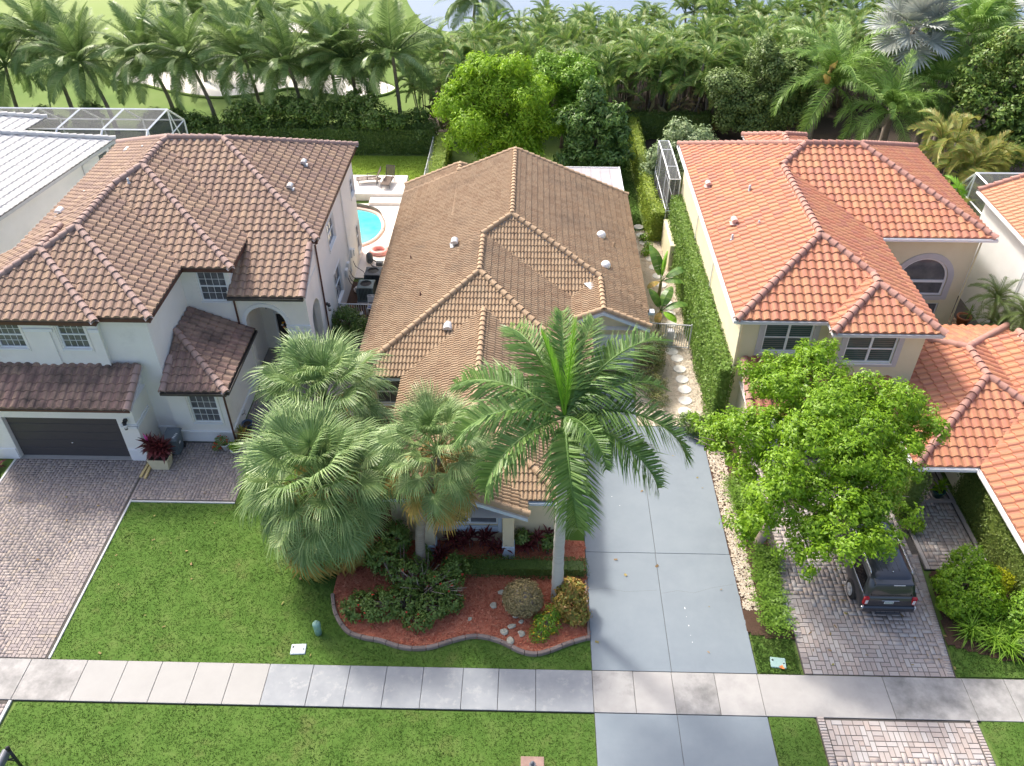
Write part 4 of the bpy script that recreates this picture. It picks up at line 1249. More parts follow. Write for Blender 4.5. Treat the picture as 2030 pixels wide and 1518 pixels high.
downspout(A, [(-13.55, 32.0, 5.36), (-13.75, 32.33, 5.0), (-13.75, 32.33, 3.3)], m_fascia_brown)
downspout(A, [(-10.15, 34.8, 6.6), (-10.33, 35.2, 6.3), (-10.33, 35.25, .05)], m_fascia_brown)
downspout(A, [(-10.33, 41.6, 6.55), (-10.33, 41.6, .9)], m_white_wall)
gutter(A, (-15.95, 27.58), (-13.05, 27.58), 3.30, (0, -1), m_gutter_dark)
gutter(A, (-13.08, 27.55), (-13.08, 32.3), 3.30, (1, 0), m_gutter_dark)
gutter(A, (-13.8, 31.84), (-10.3, 31.84), 5.46, (0, -1), m_gutter_dark)
roof_vent(A, -11.9, 41.0, 7.75, m_vent, 'hood', .9, .2); roof_vent(A, -11.95, 38.1, 7.78, m_vent, 'hood', .9, .2)
roof_vent(A, -21.9, 42.6, 7.6, m_vent_white, 'hood', .95); roof_vent(A, -22.6, 35.8, 7.45, m_vent_white, 'hood', 1.0)
roof_vent(A, -19.0, 36.2, 8.9, m_vent, 'pipe'); roof_vent(A, -22.1, 37.6, 7.55, m_vent, 'pipe'); roof_vent(A, -20.2, 41.0, 8.4, m_vent, 'pipe', 1.2)
# meters and conduits on the side wall
for (y, z, w, h) in ((40.3, 1.3, .34, .5), (40.9, 1.5, .3, .4), (42.0, 1.6, .3, .55), (42.6, 1.4, .25, .4)):
    mb = MB(); mb.bx(-10.395, -10.25, y, y + w, z, z + h, .02); part('meter_box', mb, m_white_wall, A)
cb = MB()
for (y, s) in ((40.4, .1), (40.7, .25), (41.1, .2), (42.2, .3)):
    cb.tube([(-10.3, y, 1.3), (-10.2, y + .05, .9), (-10.1 + s, y + .2, .45), (-9.9 + s, y - .3, .12), (-9.6, y - .6, .06)], .018, 5)
part('cable', cb, m_black, A)

# ---------------------------------------------------------------- middle house: single storey, cream walls, tan tiles
B = thing('single_storey_house', 'cream single-storey house with long tan tile roof behind the front palms', 'house', (-1.0, 35.0, 0))
pB = .42
Bm = blk(-7.9, 6.05, 34.85, 47.9, 2.9, pB, B=False, pF=.63)
Bn = blk(-7.9, -.85, 42.0, 49.0, 2.9, pB, F=False, B=False)
B2 = blk(-7.9, 3.1, 29.3, 39.0, 2.9, pB, B=False); B2['norake'] = True
B3 = blk(-5.7, 1.5, 21.9, 33.8, 2.9, pB, B=False); B3['norake'] = True
B4 = blk(-4.3, .1, 21.15, 25.0, 2.85, pB, F=False, B=False)
B5 = blk(1.3, 5.95, 33.4, 37.4, 2.95, pB, F=False, B=False)
B_all = [Bm, Bn, B2, B3, B4, B5]
make_roof(B, B_all, 'B', m_tile_tan, m_cap_tan, .345, .36, 2, .068, .05, 300, .38, .14)
eaves(B, B_all, m_blue_trim)
def bargeboards(house, b, y, mat, out=-1, th=.04, h=.2):
    xr = (b['x0'] + b['x1']) / 2; zr = b['z'] + (xr - b['x0']) * b['p']['L']
    mb = MB()
    for xa in (b['x0'], b['x1']):
        vs = []
        for yy in (y, y + out * th):
            vs += [(xa, yy, b['z'] - .04), (xr, yy, zr - .04), (xr, yy, zr - .04 - h), (xa, yy, b['z'] - .04 - h)]
        mb.add(vs, [(0, 1, 2, 3), (7, 6, 5, 4), (0, 4, 5, 1), (1, 5, 6, 2), (2, 6, 7, 3), (3, 7, 4, 0)])
    part('bargeboard', mb, mat, house)
bargeboards(B, B4, 21.13, m_blue_trim); bargeboards(B, B5, 33.38, m_blue_trim); bargeboards(B, Bm, 47.93, m_blue_trim, 1); bargeboards(B, Bn, 49.03, m_blue_trim, 1)
wb = MB()
def gable_wall(mb, x0, x1, y, z0, b, holes=()):
    xr = (b['x0'] + b['x1']) / 2
    hz = lambda x: b['z'] - .06 + (min(x, 2 * xr - x) - b['x0']) * b['p']['L']
    wall_panel(mb, (x0, y), (x1, y), z0, 2.72, holes, .12, inward=(0, 1))
    mb.add([(x0, y, 2.72), (x1, y, 2.72), (x1, y, hz(x1)), (xr, y, hz(xr)), (x0, y, hz(x0))], [(0, 1, 2, 3, 4)])
wall_panel(wb, (-5.3, 22.3), (1.15, 22.3), 0, 2.75, [(1.95, 4.2, 1.05, 2.45)], .12, inward=(0, 1))
wb.add([(-4.0, 22.29, 2.70), (-.2, 22.29, 2.70), (-.2, 22.29, 2.85), (-2.1, 22.29, 3.65), (-4.0, 22.29, 2.85)], [(0, 1, 2, 3, 4)])
wb.quad((1.15, 22.3, 0), (1.15, 33.8, 0), (1.15, 33.8, 2.75), (1.15, 22.3, 2.75)); wb.quad((1.15, 33.8, 0), (1.5, 33.8, 0), (1.5, 33.8, 2.75), (1.15, 33.8, 2.75))
wb.quad((-5.3, 22.3, 0), (-5.3, 29.7, 0), (-5.3, 29.7, 2.75), (-5.3, 22.3, 2.75))
wall_panel(wb, (-7.5, 29.7), (-5.3, 29.7), 0, 2.75, [(.5, 1.7, 1.0, 2.4)], .12, inward=(0, 1))
wb.quad((-7.5, 29.7, 0), (-7.5, 48.6, 0), (-7.5, 48.6, 2.75), (-7.5, 29.7, 2.75))
gable_wall(wb, 1.5, 5.65, 33.8, 0, B5, [(.3, 3.9, .0, 2.25)])
wb.quad((5.65, 33.8, 0), (5.65, 35.5, 0), (5.65, 35.5, 2.75), (5.65, 33.8, 2.75))
wb.quad((5.65, 35.5, 0), (5.65, 47.5, 0), (5.65, 47.5, 2.75), (5.65, 35.5, 2.75))
wb.add([(-7.5, 47.55, 0), (5.65, 47.55, 0), (5.65, 47.55, 2.75), (-.92, 47.55, 5.6), (-7.5, 47.55, 2.75)], [(0, 1, 2, 3, 4)])
wb.add([(-7.5, 48.6, 0), (-1.2, 48.6, 0), (-1.2, 48.6, 2.75), (-4.37, 48.6, 4.2), (-7.5, 48.6, 2.9)], [(0, 1, 2, 3, 4)]); wb.quad((-1.2, 48.6, 0), (-1.2, 47.5, 0), (-1.2, 47.5, 2.75), (-1.2, 48.6, 2.75))
part('wall', wb, m_cream_wall, B)
for cx in (-.65, -3.75):
    mb = MB(); mb.bx(cx - .22, cx + .22, 21.42, 21.86, .78, 2.42, .01); mb.bx(cx - .24, cx + .24, 21.40, 21.88, 2.42, 2.80, .01)
    c = part('column', mb, m_cream_wall, B)
    mb = MB(); mb.bx(cx - .25, cx + .25, 21.39, 21.89, 0, .78, .01); part('column_base', mb, m_blue_trim, c)
window(B, (-3.35, 22.3), (1, 0), (0, -1), 1.05, 2.45, 2.25, 2, 2, vsplit=True, mat=m_white_metal, sill=False)
tm = MB(); tm.bx(-3.5, -1.0, 22.2, 22.297, .86, 1.03, .01); tm.bx(-1.08, -.92, 22.12, 22.297, .80, 2.5, .01); tm.bx(-3.5, -1.1, 22.19, 22.297, .74, .83, .01); part('window_trim', tm, m_blue_trim, B)
window(B, (-7.0, 29.7), (1, 0), (0, -1), 1.0, 2.4, 1.2, 2, 2)
gd = MB(); gd.bx(1.81, 5.39, 33.90, 33.92, .01, 2.25); gdo = part('garage_door', gd, m_joint, B)
for k in range(4):
    mb = MB(); mb.bx(1.82, 5.38, 33.86, 33.898, .02 + k * .556, .02 + k * .556 + .545, .012); part('door_panel', mb, m_white_trim, gdo)
# grey flashings at the roof valleys
fl = MB(); fl.box((2.0, 34.75, 2.98), (.75, .5, .02), 0); fl.box((3.12, 35.9, 3.78), (.42, .62, .05), .5, .02); part('flashing', fl, m_vent, B)
gt = MB(); gt.bx(5.8, 6.35, 34.9, 35.25, 2.68, 2.84, .01); part('gutter', gt, m_blue_trim, B)
gutter(B, (.15, 21.9), (1.5, 21.9), 2.86, (0, -1), m_blue_trim, .12, .1)
roof_vent(B, -3.9, 38.3, 4.6, m_vent, 'hood', 1.15, .15); roof_vent(B, -3.75, 31.8, 3.72, m_vent, 'hood', 1.25, .1)
roof_vent(B, 3.95, 40.9, 3.78, m_vent_white, 'dome', 1.0); roof_vent(B, 4.0, 37.75, 3.75, m_vent_white, 'dome', 1.0)
roof_vent(B, -6.3, 38.6, 3.6, m_fascia_brown, 'pipe', .7); roof_vent(B, -5.3, 34.4, 4.0, m_fascia_brown, 'pipe', .7); roof_vent(B, 4.6, 40.2, 3.55, m_tile_tan, 'pipe', .9)
# flat patio roof behind
fr = MB(); fr.bx(-1.15, 5.85, 47.98, 52.3, 2.52, 2.66, .01); pr_ = part('patio_roof', fr, m_flat_roof, B)
for k in range(11):
    mb = MB(); mb.bx(-1.1 + k * .63, -1.1 + k * .63 + .035, 48.0, 52.25, 2.661, 2.69); part('roof_seam', mb, m_flat_roof, pr_)
ed_ = MB(); ed_.bx(5.86, 5.95, 47.95, 52.38, 2.46, 2.74, .01); ed_.bx(-1.15, 5.855, 52.305, 52.38, 2.46, 2.72, .01); part('patio_fascia', ed_, m_white_trim, B)
for (x, y) in ((5.7, 52.1), (2.3, 52.1), (5.7, 48.3)):
    mb = MB(); mb.bx(x - .06, x + .06, y - .06, y + .06, 0, 2.52); part('patio_post', mb, m_white_trim, B)

# ---------------------------------------------------------------- right house: pale yellow, two storeys, red tiles
Cc = thing('two_storey_house', 'pale yellow two-storey house with red tile roof and arched window', 'house', (15.5, 37.0, 0))
pC = .44; ZC = 6.2
C_up = [blk(8.85, 22.85, 36.75, 47.9, ZC, pC), blk(8.85, 17.25, 29.4, 42.5, ZC, pC, B=False), blk(12.7, 17.3, 28.55, 33.5, ZC, pC, B=False), blk(13.1, 16.9, 43.5, 50.0, 5.95, pC, F=False)]
for b in C_up[1:]: b['norake'] = True
make_roof(Cc, C_up, 'C', m_tile_red, m_cap_red, .39, .44, 1, .085, .05, 260, .42, .16)
eaves(Cc, C_up, m_white_trim, .2, msoff=m_white_wall)
C_low = [blk(9.55, 16.0, 27.15, 29.88, 2.75, .42, L=False, R=False, B=False)]
C_low[0]['xcaps'] = [((9.64, 27.15, 2.75), (9.64, 29.8, 3.86))]
make_roof(Cc, C_low, 'C', m_tile_red_dark, m_cap_red, .39, .44, 1, .085, .05, 40)
eaves(Cc, C_low, m_white_trim, .16)
C_w = [blk(15.6, 23.5, 24.25, 34.2, 2.75, .40), blk(18.15, 26.4, 17.0, 31.5, 2.75, .40, B=False)]
C_w[1]['norake'] = True
make_roof(Cc, C_w, 'C', m_tile_red, m_cap_red, .39, .44, 1, .085, .05, 200, .42, .16)
eaves(Cc, C_w, m_white_trim, .16)
wc = MB()
wc.quad((9.3, 29.9, 0), (9.3, 47.5, 0), (9.3, 47.5, 6.1), (9.3, 29.9, 6.1))
wall_panel(wc, (9.3, 29.9), (13.05, 29.9), 0, 6.1, [(1.0, 3.12, 4.22, 5.74)], .12, inward=(0, 1))
wc.quad((13.05, 29.05, 3.0), (13.05, 29.9, 3.0), (13.05, 29.9, 6.1), (13.05, 29.05, 6.1))
wall_panel(wc, (13.05, 29.05), (16.85, 29.05), 0, 6.1, [(.55, 2.68, 4.32, 5.76)], .12, inward=(0, 1))
wc.quad((16.85, 29.05, 0), (16.85, 37.2, 0), (16.85, 37.2, 6.1), (16.85, 29.05, 6.1))
wall_arch(wc, (16.85, 37.2), (22.4, 37.2), 2.3, 6.1, 3.35, 1.28, 3.55, .14, inward=(0, 1), zb=2.62)
wall_panel(wc, (16.85, 37.2), (22.4, 37.2), 0, 2.3, [(3.3, 4.7, .05, 2.15)], .14, inward=(0, 1))
wc.quad((22.4, 37.2, 0), (22.4, 47.5, 0), (22.4, 47.5, 6.1), (22.4, 37.2, 6.1))
wc.quad((9.3, 47.5, 0), (22.4, 47.5, 0), (22.4, 47.5, 6.1), (9.3, 47.5, 6.1))
wc.bx(13.4, 16.6, 47.5, 49.6, 0, 5.85)
# ground floor front under the low roof, and the wing
wall_panel(wc, (9.75, 27.7), (16.2, 27.7), 0, 2.6, [(.7, 5.5, 0, 2.2)], .2, inward=(0, 1))
wc.quad((9.75, 27.7, 0), (9.75, 29.9, 0), (9.75, 29.9, 3.4), (9.75, 27.7, 2.6))
wc.quad((16.2, 27.7, 0), (18.55, 27.7, 0), (18.55, 27.7, 2.6), (16.2, 27.7, 2.6))
wc.bx(18.6, 23.1, 24.6, 33.8, 0, 2.6); wc.bx(18.605, 26.0, 18.6, 24.595, 0, 2.6)
wc.bx(15.75, 16.15, 24.45, 25.0, 0, 2.58)
part('wall', wc, m_yellow_wall, Cc)
for (u0, u1, y, z0, z1) in ((10.05, 12.67, 29.9, 4.05, 5.92), (13.35, 15.98, 29.05, 4.14, 5.94)):
    bands = MB()
    for (a, b, c, d) in ((u0, u0 + .24, z0, z1), (u1 - .24, u1, z0, z1), (u0 + .24, u1 - .24, z0, z0 + .16), (u0 + .24, u1 - .24, z1 - .16, z1)):
        bands.bx(a, b, y - .05, y - .003, c, d)
    part('window_band', bands, m_grey_trim, Cc)
n = 16; bands = MB()
for i in range(n):
    a0, a1 = math.pi * i / n, math.pi * (i + 1) / n
    q = [(20.2 - r * math.cos(a), 3.55 + r * math.sin(a)) for r, a in ((1.29, a0), (1.58, a0), (1.58, a1), (1.29, a1))]
    bands.add([(x, 37.197, z) for x, z in q] + [(x, 37.15, z) for x, z in q], [(4, 5, 6, 7), (1, 0, 4, 5), (2, 1, 5, 6), (3, 2, 6, 7), (0, 3, 7, 4)])
bands.bx(18.62, 18.91, 37.15, 37.197, 2.4, 3.55); bands.bx(21.49, 21.78, 37.15, 37.197, 2.4, 3.55); bands.bx(18.91, 21.49, 37.15, 37.197, 2.36, 2.61)
part('window_band', bands, m_grey_trim, Cc)
window(Cc, (10.3, 29.9), (1, 0), (0, -1), 4.22, 5.74, 2.12, 2, 2, vsplit=True, glass=m_glass_teal, blinds=[(.09, 1.0), (1.14, 2.02)], rec=.08, frame=.07)
window(Cc, (13.6, 29.05), (1, 0), (0, -1), 4.32, 5.76, 2.13, 2, 2, vsplit=True, glass=m_glass_teal, blinds=[(.09, 1.0), (1.14, 2.02)], rec=.08, frame=.07)
# arched window
P = frame_at((20.2, 37.2), (1, 0), (0, -1))
fm = MB()
for i in range(n):
    a0, a1 = math.pi * i / n, math.pi * (i + 1) / n
    q = [(-r * math.cos(a), 3.55 + r * math.sin(a)) for r, a in ((1.18, a0), (1.28, a0), (1.28, a1), (1.18, a1))]
    fm.add([P(x, z, -.10) for x, z in q] + [P(x, z, -.05) for x, z in q], [(4, 5, 6, 7), (1, 0, 4, 5), (2, 1, 5, 6), (3, 2, 6, 7), (0, 3, 7, 4)])
fbox(fm, P, -1.28, -1.18, 2.62, 3.55, -.10, -.05); fbox(fm, P, 1.18, 1.28, 2.62, 3.55, -.10, -.05); fbox(fm, P, -1.18, 1.18, 2.62, 2.72, -.10, -.05); fbox(fm, P, -1.18, 1.18, 3.38, 3.52, -.10, -.04)
aw = part('window', fm, m_white_metal, Cc)
g = MB(); pts = [P(-1.2, 3.5, -.09)] + [P(-1.2 * math.cos(math.pi * i / 20), 3.5 + 1.2 * math.sin(math.pi * i / 20), -.09) for i in range(1, 20)] + [P(1.2, 3.5, -.09)]
g.add(pts, [tuple(range(len(pts)))]); part('pane', g, m_glass, aw)
g = MB(); g.quad(P(-1.2, 2.7, -.09), P(1.2, 2.7, -.09), P(1.2, 3.4, -.09), P(-1.2, 3.4, -.09)); part('pane', g, m_glass, aw)
dg = MB(); fbox(dg, P, -.06, 0, .06, 2.15, -.12, -.05); fbox(dg, P, 1.29, 1.34, .06, 2.15, -.12, -.05); fbox(dg, P, .0, 1.29, 2.08, 2.15, -.12, -.05); fbox(dg, P, .62, .70, .06, 2.08, -.12, -.06)
gdoor = part('glass_door', dg, m_white_metal, Cc)
g = MB(); g.quad(P(-.04, .07, -.1), P(1.3, .07, -.1), P(1.3, 2.1, -.1), P(-.04, 2.1, -.1)); part('pane', g, m_glass, gdoor)
gd = MB(); gd.bx(10.45, 15.25, 27.88, 27.90, .01, 2.2); gdo = part('garage_door', gd, m_joint, Cc)
for k in range(4):
    mb = MB(); mb.bx(10.46, 15.24, 27.84, 27.878, .02 + k * .545, .02 + k * .545 + .534, .012); part('door_panel', mb, m_white_trim, gdo)
gutter(Cc, (8.85, 29.35), (8.85, 47.8), 6.2, (-1, 0), m_white_trim); gutter(Cc, (8.9, 29.40), (12.7, 29.40), 6.2, (0, -1), m_grey_metal, .1, .08)
gutter(Cc, (12.7, 28.55), (17.3, 28.55), 6.2, (0, -1), m_grey_metal, .1, .08); gutter(Cc, (17.2, 36.75), (22.95, 36.75), 6.2, (0, -1), m_white_trim)
gutter(Cc, (15.7, 24.25), (18.15, 24.25), 2.75, (0, -1), m_white_trim); gutter(Cc, (18.15, 17.1), (18.15, 24.3), 2.75, (-1, 0), m_white_trim); gutter(Cc, (9.6, 27.15), (15.6, 27.15), 2.75, (0, -1), m_white_trim)
gutter(Cc, (15.62, 24.2), (15.62, 29.0), 2.75, (-1, 0), m_white_trim)
downspout(Cc, [(9.0, 29.55, 6.1), (9.22, 29.84, 5.7), (9.24, 29.82, 3.9), (9.24, 29.82, .1)], m_yellow_wall)
downspout(Cc, [(9.24, 36.5, 6.0), (9.24, 36.5, 3.0)], m_white_trim, .03); downspout(Cc, [(9.24, 41.5, 6.0), (9.24, 41.5, 2.6)], m_white_trim, .03)
downspout(Cc, [(22.46, 37.12, 6.0), (22.46, 37.12, .05)], m_yellow_wall)
roof_vent(Cc, 9.5, 41.5, 6.55, m_vent_tan, 'hood', .9, 1.5); roof_vent(Cc, 10.0, 36.9, 6.8, m_vent_tan, 'hood', .95, 1.5)
roof_vent(Cc, 9.7, 35.6, 6.58, m_vent, 'pipe', 1.1); roof_vent(Cc, 11.0, 36.2, 7.1, m_vent, 'pipe', .9); roof_vent(Cc, 11.2, 39.6, 7.2, m_vent, 'pipe', 1.2)

# ---------------------------------------------------------------- far right house: bright white wall, orange tiles
D = thing('neighbour_house', 'bright white house with orange tile roof at the far right edge', 'house', (30.0, 36.0, 0))
D_up = [blk(24.45, 40, 22, 42.6, 6.0, .40, B=False), blk(27, 45, 15, 24, 5.9, .4)]
make_roof(D, D_up[:1], 'D', m_tile_orange, m_cap_red, .34, .40, 1, .075, .045, 40, .42, .15)
eaves(D, D_up[:1], m_white_trim, .2, msoff=m_white_wall)
wd = MB(); wd.bx(24.9, 39.5, 22.4, 42.2, 0, 5.9); part('wall', wd, m_bright_wall, D)
gutter(D, (24.47, 22), (24.47, 42.5), 6.0, (-1, 0), m_white_trim)
downspout(D, [(24.6, 36.6, 5.9), (24.83, 36.6, 5.5), (24.83, 36.6, .1)], m_white_trim, .035)

# ---------------------------------------------------------------- far left house: white walls, pale grey tiles, turned a little
E_ = thing('neighbour_house', 'white house with pale grey tile roof beside the pool cage', 'house', (-26.45, 43.1, 0), rad(-11.0))
E_up = [blk(-14.0, 0, -16.0, 5.4, 6.0, .40), blk(-14.0, -5.6, 1.5, 6.8, 6.35, .40)]
make_roof(E_, E_up, 'E', m_tile_grey, m_cap_grey, .40, .42, 1, .035, .035, 60, .42, .15, origin=(-26.45, 43.1, 0))
fb = MB(); fb.bx(-.06, -.02, -16, 5.4, 5.78, 5.98); part('fascia', fb, m_grey_metal, E_, world=False)
fb = MB(); fb.bx(-13.9, -.065, -15.9, 5.3, 5.77, 5.80); part('soffit', fb, m_white_wall, E_, world=False)
we = MB(); we.bx(-13.5, -.5, -15.5, 5.2, 0, 5.75); part('wall', we, m_bright_wall, E_, world=False)
for y in (-6.0, 2.4):
    mb = MB(); mb.tube([(-.05, y + .4, 5.72), (-.46, y + .1, 5.5), (-.46, y, .1)], .04, 6); part('downspout', mb, m_white_trim, E_, world=False)
sd = MB(); sd.bx(-.498, -.44, 4.1, 4.9, 2.6, 5.4, .02); part('tall_window', sd, m_glass, E_, world=False)

# ---------------------------------------------------------------- pool cages
def cage(name, label, cx, post_h, ridge, x0, x1, y0, y1, nb, beam=.09, axis='x', mat=None, hscreen=True):
    mat = mat or m_white_metal
    t = thing(name, label, 'pool cage', ((x0 + x1) / 2, (y0 + y1) / 2, 0))
    sc = MB()
    Ys = [y0, y0 + (y1 - y0) * .3, (y0 + y1) / 2, y0 + (y1 - y0) * .7, y1]
    prof = [(y0, post_h), (y0 + (y1 - y0) * .28, ridge), (y0 + (y1 - y0) * .72, ridge), (y1, post_h)]
    xs = [x0 + (x1 - x0) * k / nb for k in range(nb + 1)]
    for x in xs:
        mb = MB(); mb.tube([(x, y0, 0), (x, y0, post_h)], beam * .55, 4, smooth=False); part('post', mb, mat, t)
        mb = MB(); mb.tube([(x, y1, 0), (x, y1, post_h)], beam * .55, 4, smooth=False); part('post', mb, mat, t)
        mb = MB(); mb.tube([(x, a, b) for a, b in prof], beam * .6, 4, smooth=False); part('rafter', mb, mat, t)
    for (y, z) in prof + [(y0, 2.2), (y1, 2.2), (y0, .9), (y1, .9)]:
        mb = MB(); mb.tube([(x0, y, z), (x1, y, z)], beam * .5, 4, smooth=False); part('purlin', mb, mat, t)
    for x in (x0, x1):
        for z in (.9, 2.2, post_h):
            mb = MB(); mb.tube([(x, y0, z), (x, y1, z)], beam * .45, 4, smooth=False); part('girt', mb, mat, t)
        for yy in (y0 + (y1 - y0) * .28, y0 + (y1 - y0) * .72):
            mb = MB(); mb.tube([(x, yy, 0), (x, yy, ridge)], beam * .45, 4, smooth=False); part('post', mb, mat, t)
        mb = MB(); mb.tube([(x, y1, .9), (x, y0 + (y1 - y0) * .72, ridge)], beam * .4, 4, smooth=False); part('brace', mb, mat, t)
    for i in range(len(prof) - 1):
        (ya, za), (yb, zb) = prof[i], prof[i + 1]
        for k in range(nb): sc.quad((xs[k], ya, za), (xs[k + 1], ya, za), (xs[k + 1], yb, zb), (xs[k], yb, zb))
    for x in (x0, x1): sc.add([(x, y0, 0)] + [(x, a, b) for a, b in prof] + [(x, y1, 0)], [(0, 1, 2, 3, 4, 5)])
    sc.quad((x0, y1, 0), (x1, y1, 0), (x1, y1, post_h), (x0, y1, post_h)); sc.quad((x0, y0, 0), (x1, y0, 0), (x1, y0, post_h), (x0, y0, post_h))
    part('screen', sc, m_screen, t)
    return t
cage('pool_cage', 'white framed screened pool cage behind the grey tiled house', 0, 4.0, 5.6, -42.0, -24.4, 48.6, 56.6, 6, .12)
cage('pool_cage', 'white framed screen room behind the orange tiled house', 0, 3.4, 5.0, 26.5, 38, 43.0, 48.5, 4, .12)
cage('pool_cage', 'narrow screened enclosure on the side of the red tiled house', 0, 4.3, 4.4, 8.45, 9.1, 47.2, 53.0, 1, .06)
gw = MB(); gw.bx(8.35, 9.0, 43.6, 46.95, 0, 1.75, .02)
solo('garden_wall', 'pale stucco wall end under the narrow screened enclosure', 'wall', gw, m_yellow_wall)
# ================================================================ VEGETATION
def leaf_quads(P, N, size, aspect=.5, fold=.25, jit=.35):
    """diamond leaves: P positions, N facing normals."""
    n = len(P)
    N = N / np.maximum(np.linalg.norm(N, axis=1, keepdims=True), 1e-6)
    T = rng.normal(size=(n, 3)); T -= (T * N).sum(1, keepdims=True) * N
    T /= np.maximum(np.linalg.norm(T, axis=1, keepdims=True), 1e-6)
    B = np.cross(N, T)
    L = (size * rng.uniform(1 - jit, 1 + jit, n))[:, None]; W = L * aspect
    V = np.zeros((n, 4, 3), np.float32)
    V[:, 0] = P - T * L * .5
    V[:, 1] = P + B * W * .5 + N * L * fold * .3
    V[:, 2] = P + T * L * .5 - N * L * fold * .4
    V[:, 3] = P - B * W * .5 + N * L * fold * .3
    return V.reshape(-1, 3)

def quads_mesh(name, V):
    return np_mesh(name, V, np.arange(len(V)).reshape(-1, 4))

def crown_leaves(blobs, nclus, per, size, clus_r=.28, aspect=.5, shell=.78, up=.45, droop=0.0, flat=1.0):
    """clusters of leaves near the surface of a union of ellipsoids (cx,cy,cz,rx,ry,rz)."""
    B = np.array(blobs, float)
    area = (B[:, 3] * B[:, 4] + B[:, 4] * B[:, 5] + B[:, 3] * B[:, 5]); pr = area / area.sum()
    C = []; ND = []
    tries = 0
    while len(C) < nclus and tries < 40:
        tries += 1
        k = rng.choice(len(B), nclus, p=pr)
        d = rng.normal(size=(nclus, 3)); d /= np.linalg.norm(d, axis=1, keepdims=True)
        r = np.clip(1 - np.abs(rng.normal(0, 1 - shell, nclus)), .2, 1.08) * rng.uniform(.92, 1.06, nclus)
        p = B[k, :3] + d * B[k, 3:] * r[:, None]
        keep = np.ones(nclus, bool)
        for b in B:
            q = np.linalg.norm((p - b[:3]) / b[3:], axis=1)
            keep &= q > .62
        keep &= p[:, 2] > .05
        keep &= ~((d[:, 2] < -.5) & (rng.random(nclus) < .5))
        C.extend(p[keep]); ND.extend(d[keep])
    C = np.array(C[:nclus]); ND = np.array(ND[:nclus])
    n = len(C) * per
    cr = clus_r * rng.uniform(.6, 1.4, len(C))
    off = rng.normal(size=(len(C), per, 3)); off /= np.linalg.norm(off, axis=2, keepdims=True)
    off *= (rng.random((len(C), per, 1)) ** .5) * cr[:, None, None]
    off[:, :, 2] *= flat
    P = C[:, None, :] + off
    Nn = ND[:, None, :] * .7 + off / clus_r * .5 + np.array([0, 0, up])[None, None, :] + rng.normal(0, .38, (len(C), per, 3))
    P = P.reshape(-1, 3)
    if droop: P[:, 2] -= droop * rng.random(n)
    P[:, 2] = np.maximum(P[:, 2], .03)
    return leaf_quads(P, Nn.reshape(-1, 3), size, aspect)

def lumpy(blobs, k=7, f=.40, seed=1, core=.72, out=.80):
    r = random.Random(seed); res = []
    for b in blobs:
        res.append((b[0], b[1], b[2], b[3] * core, b[4] * core, b[5] * core))
        m = (b[3] * b[4] * b[5]) ** (1 / 3)
        for i in range(k):
            while True:
                d = Vector((r.gauss(0, 1), r.gauss(0, 1), r.gauss(.25, 1))).normalized()
                if d.z > -.45: break
            q = m * f * r.uniform(.6, 1.35); o = out * r.uniform(.85, 1.2)
            res.append((b[0] + d.x * b[3] * o, b[1] + d.y * b[4] * o, b[2] + d.z * b[5] * o, q * r.uniform(.9, 1.3), q * r.uniform(.9, 1.3), q * r.uniform(.6, .95)))
    return res

def limbs(mb, base, top, ends, r0, seed=1, r1=None):
    r = random.Random(seed)
    base = Vector(base); top = Vector(top)
    mid = (base + top) / 2 + Vector((r.uniform(-.12, .12), r.uniform(-.12, .12), 0))
    mb.tube([base - Vector((0, 0, .1)), base + Vector((0, 0, .15)), mid, top], [r0 * 1.35, r0, r0 * .85, r0 * .7], 8)
    for e in ends:
        e = Vector(e); m = top.lerp(e, .5) + Vector((r.uniform(-.2, .2), r.uniform(-.2, .2), r.uniform(-.1, .25)))
        mb.tube([top - Vector((0, 0, .1)), m, e], [r0 * .5, r0 * .3, r0 * .1], 6)
        for k in range(2):
            s = top.lerp(e, r.uniform(.4, .8)); t = e + Vector((r.uniform(-.9, .9), r.uniform(-.9, .9), r.uniform(-.2, .6)))
            mb.tube([s, s.lerp(t, .5) + Vector((0, 0, .1)), t], [r0 * .18, r0 * .12, r0 * .04], 5)

def broad_tree(name, label, base, top, blobs, nclus, per, size, mat, group=None, r0=.16, clus_r=.28, aspect=.5, cat='tree', bark=None, shell=.78, up=.45, extra=None, droop=0.0, flat=1.0, lump=6):
    if nclus > 300: nclus = int(nclus * 1.25)
    t = thing(name, label, cat, (base[0], base[1], 0), group=group)
    mb = MB(); limbs(mb, base, top, [(b[0], b[1], b[2]) for b in blobs], r0, int(abs(base[0] * 13 + base[1])) + 1)
    part('trunk' if cat == 'tree' else 'stems', mb, bark or m_bark, t)
    part('crown' if cat == 'tree' else 'foliage', quads_mesh('crown', crown_leaves(lumpy(blobs, lump, seed=len(label)) if lump else blobs, nclus, per, size, clus_r, aspect, shell, up, droop, flat)), mat, t)
    return t

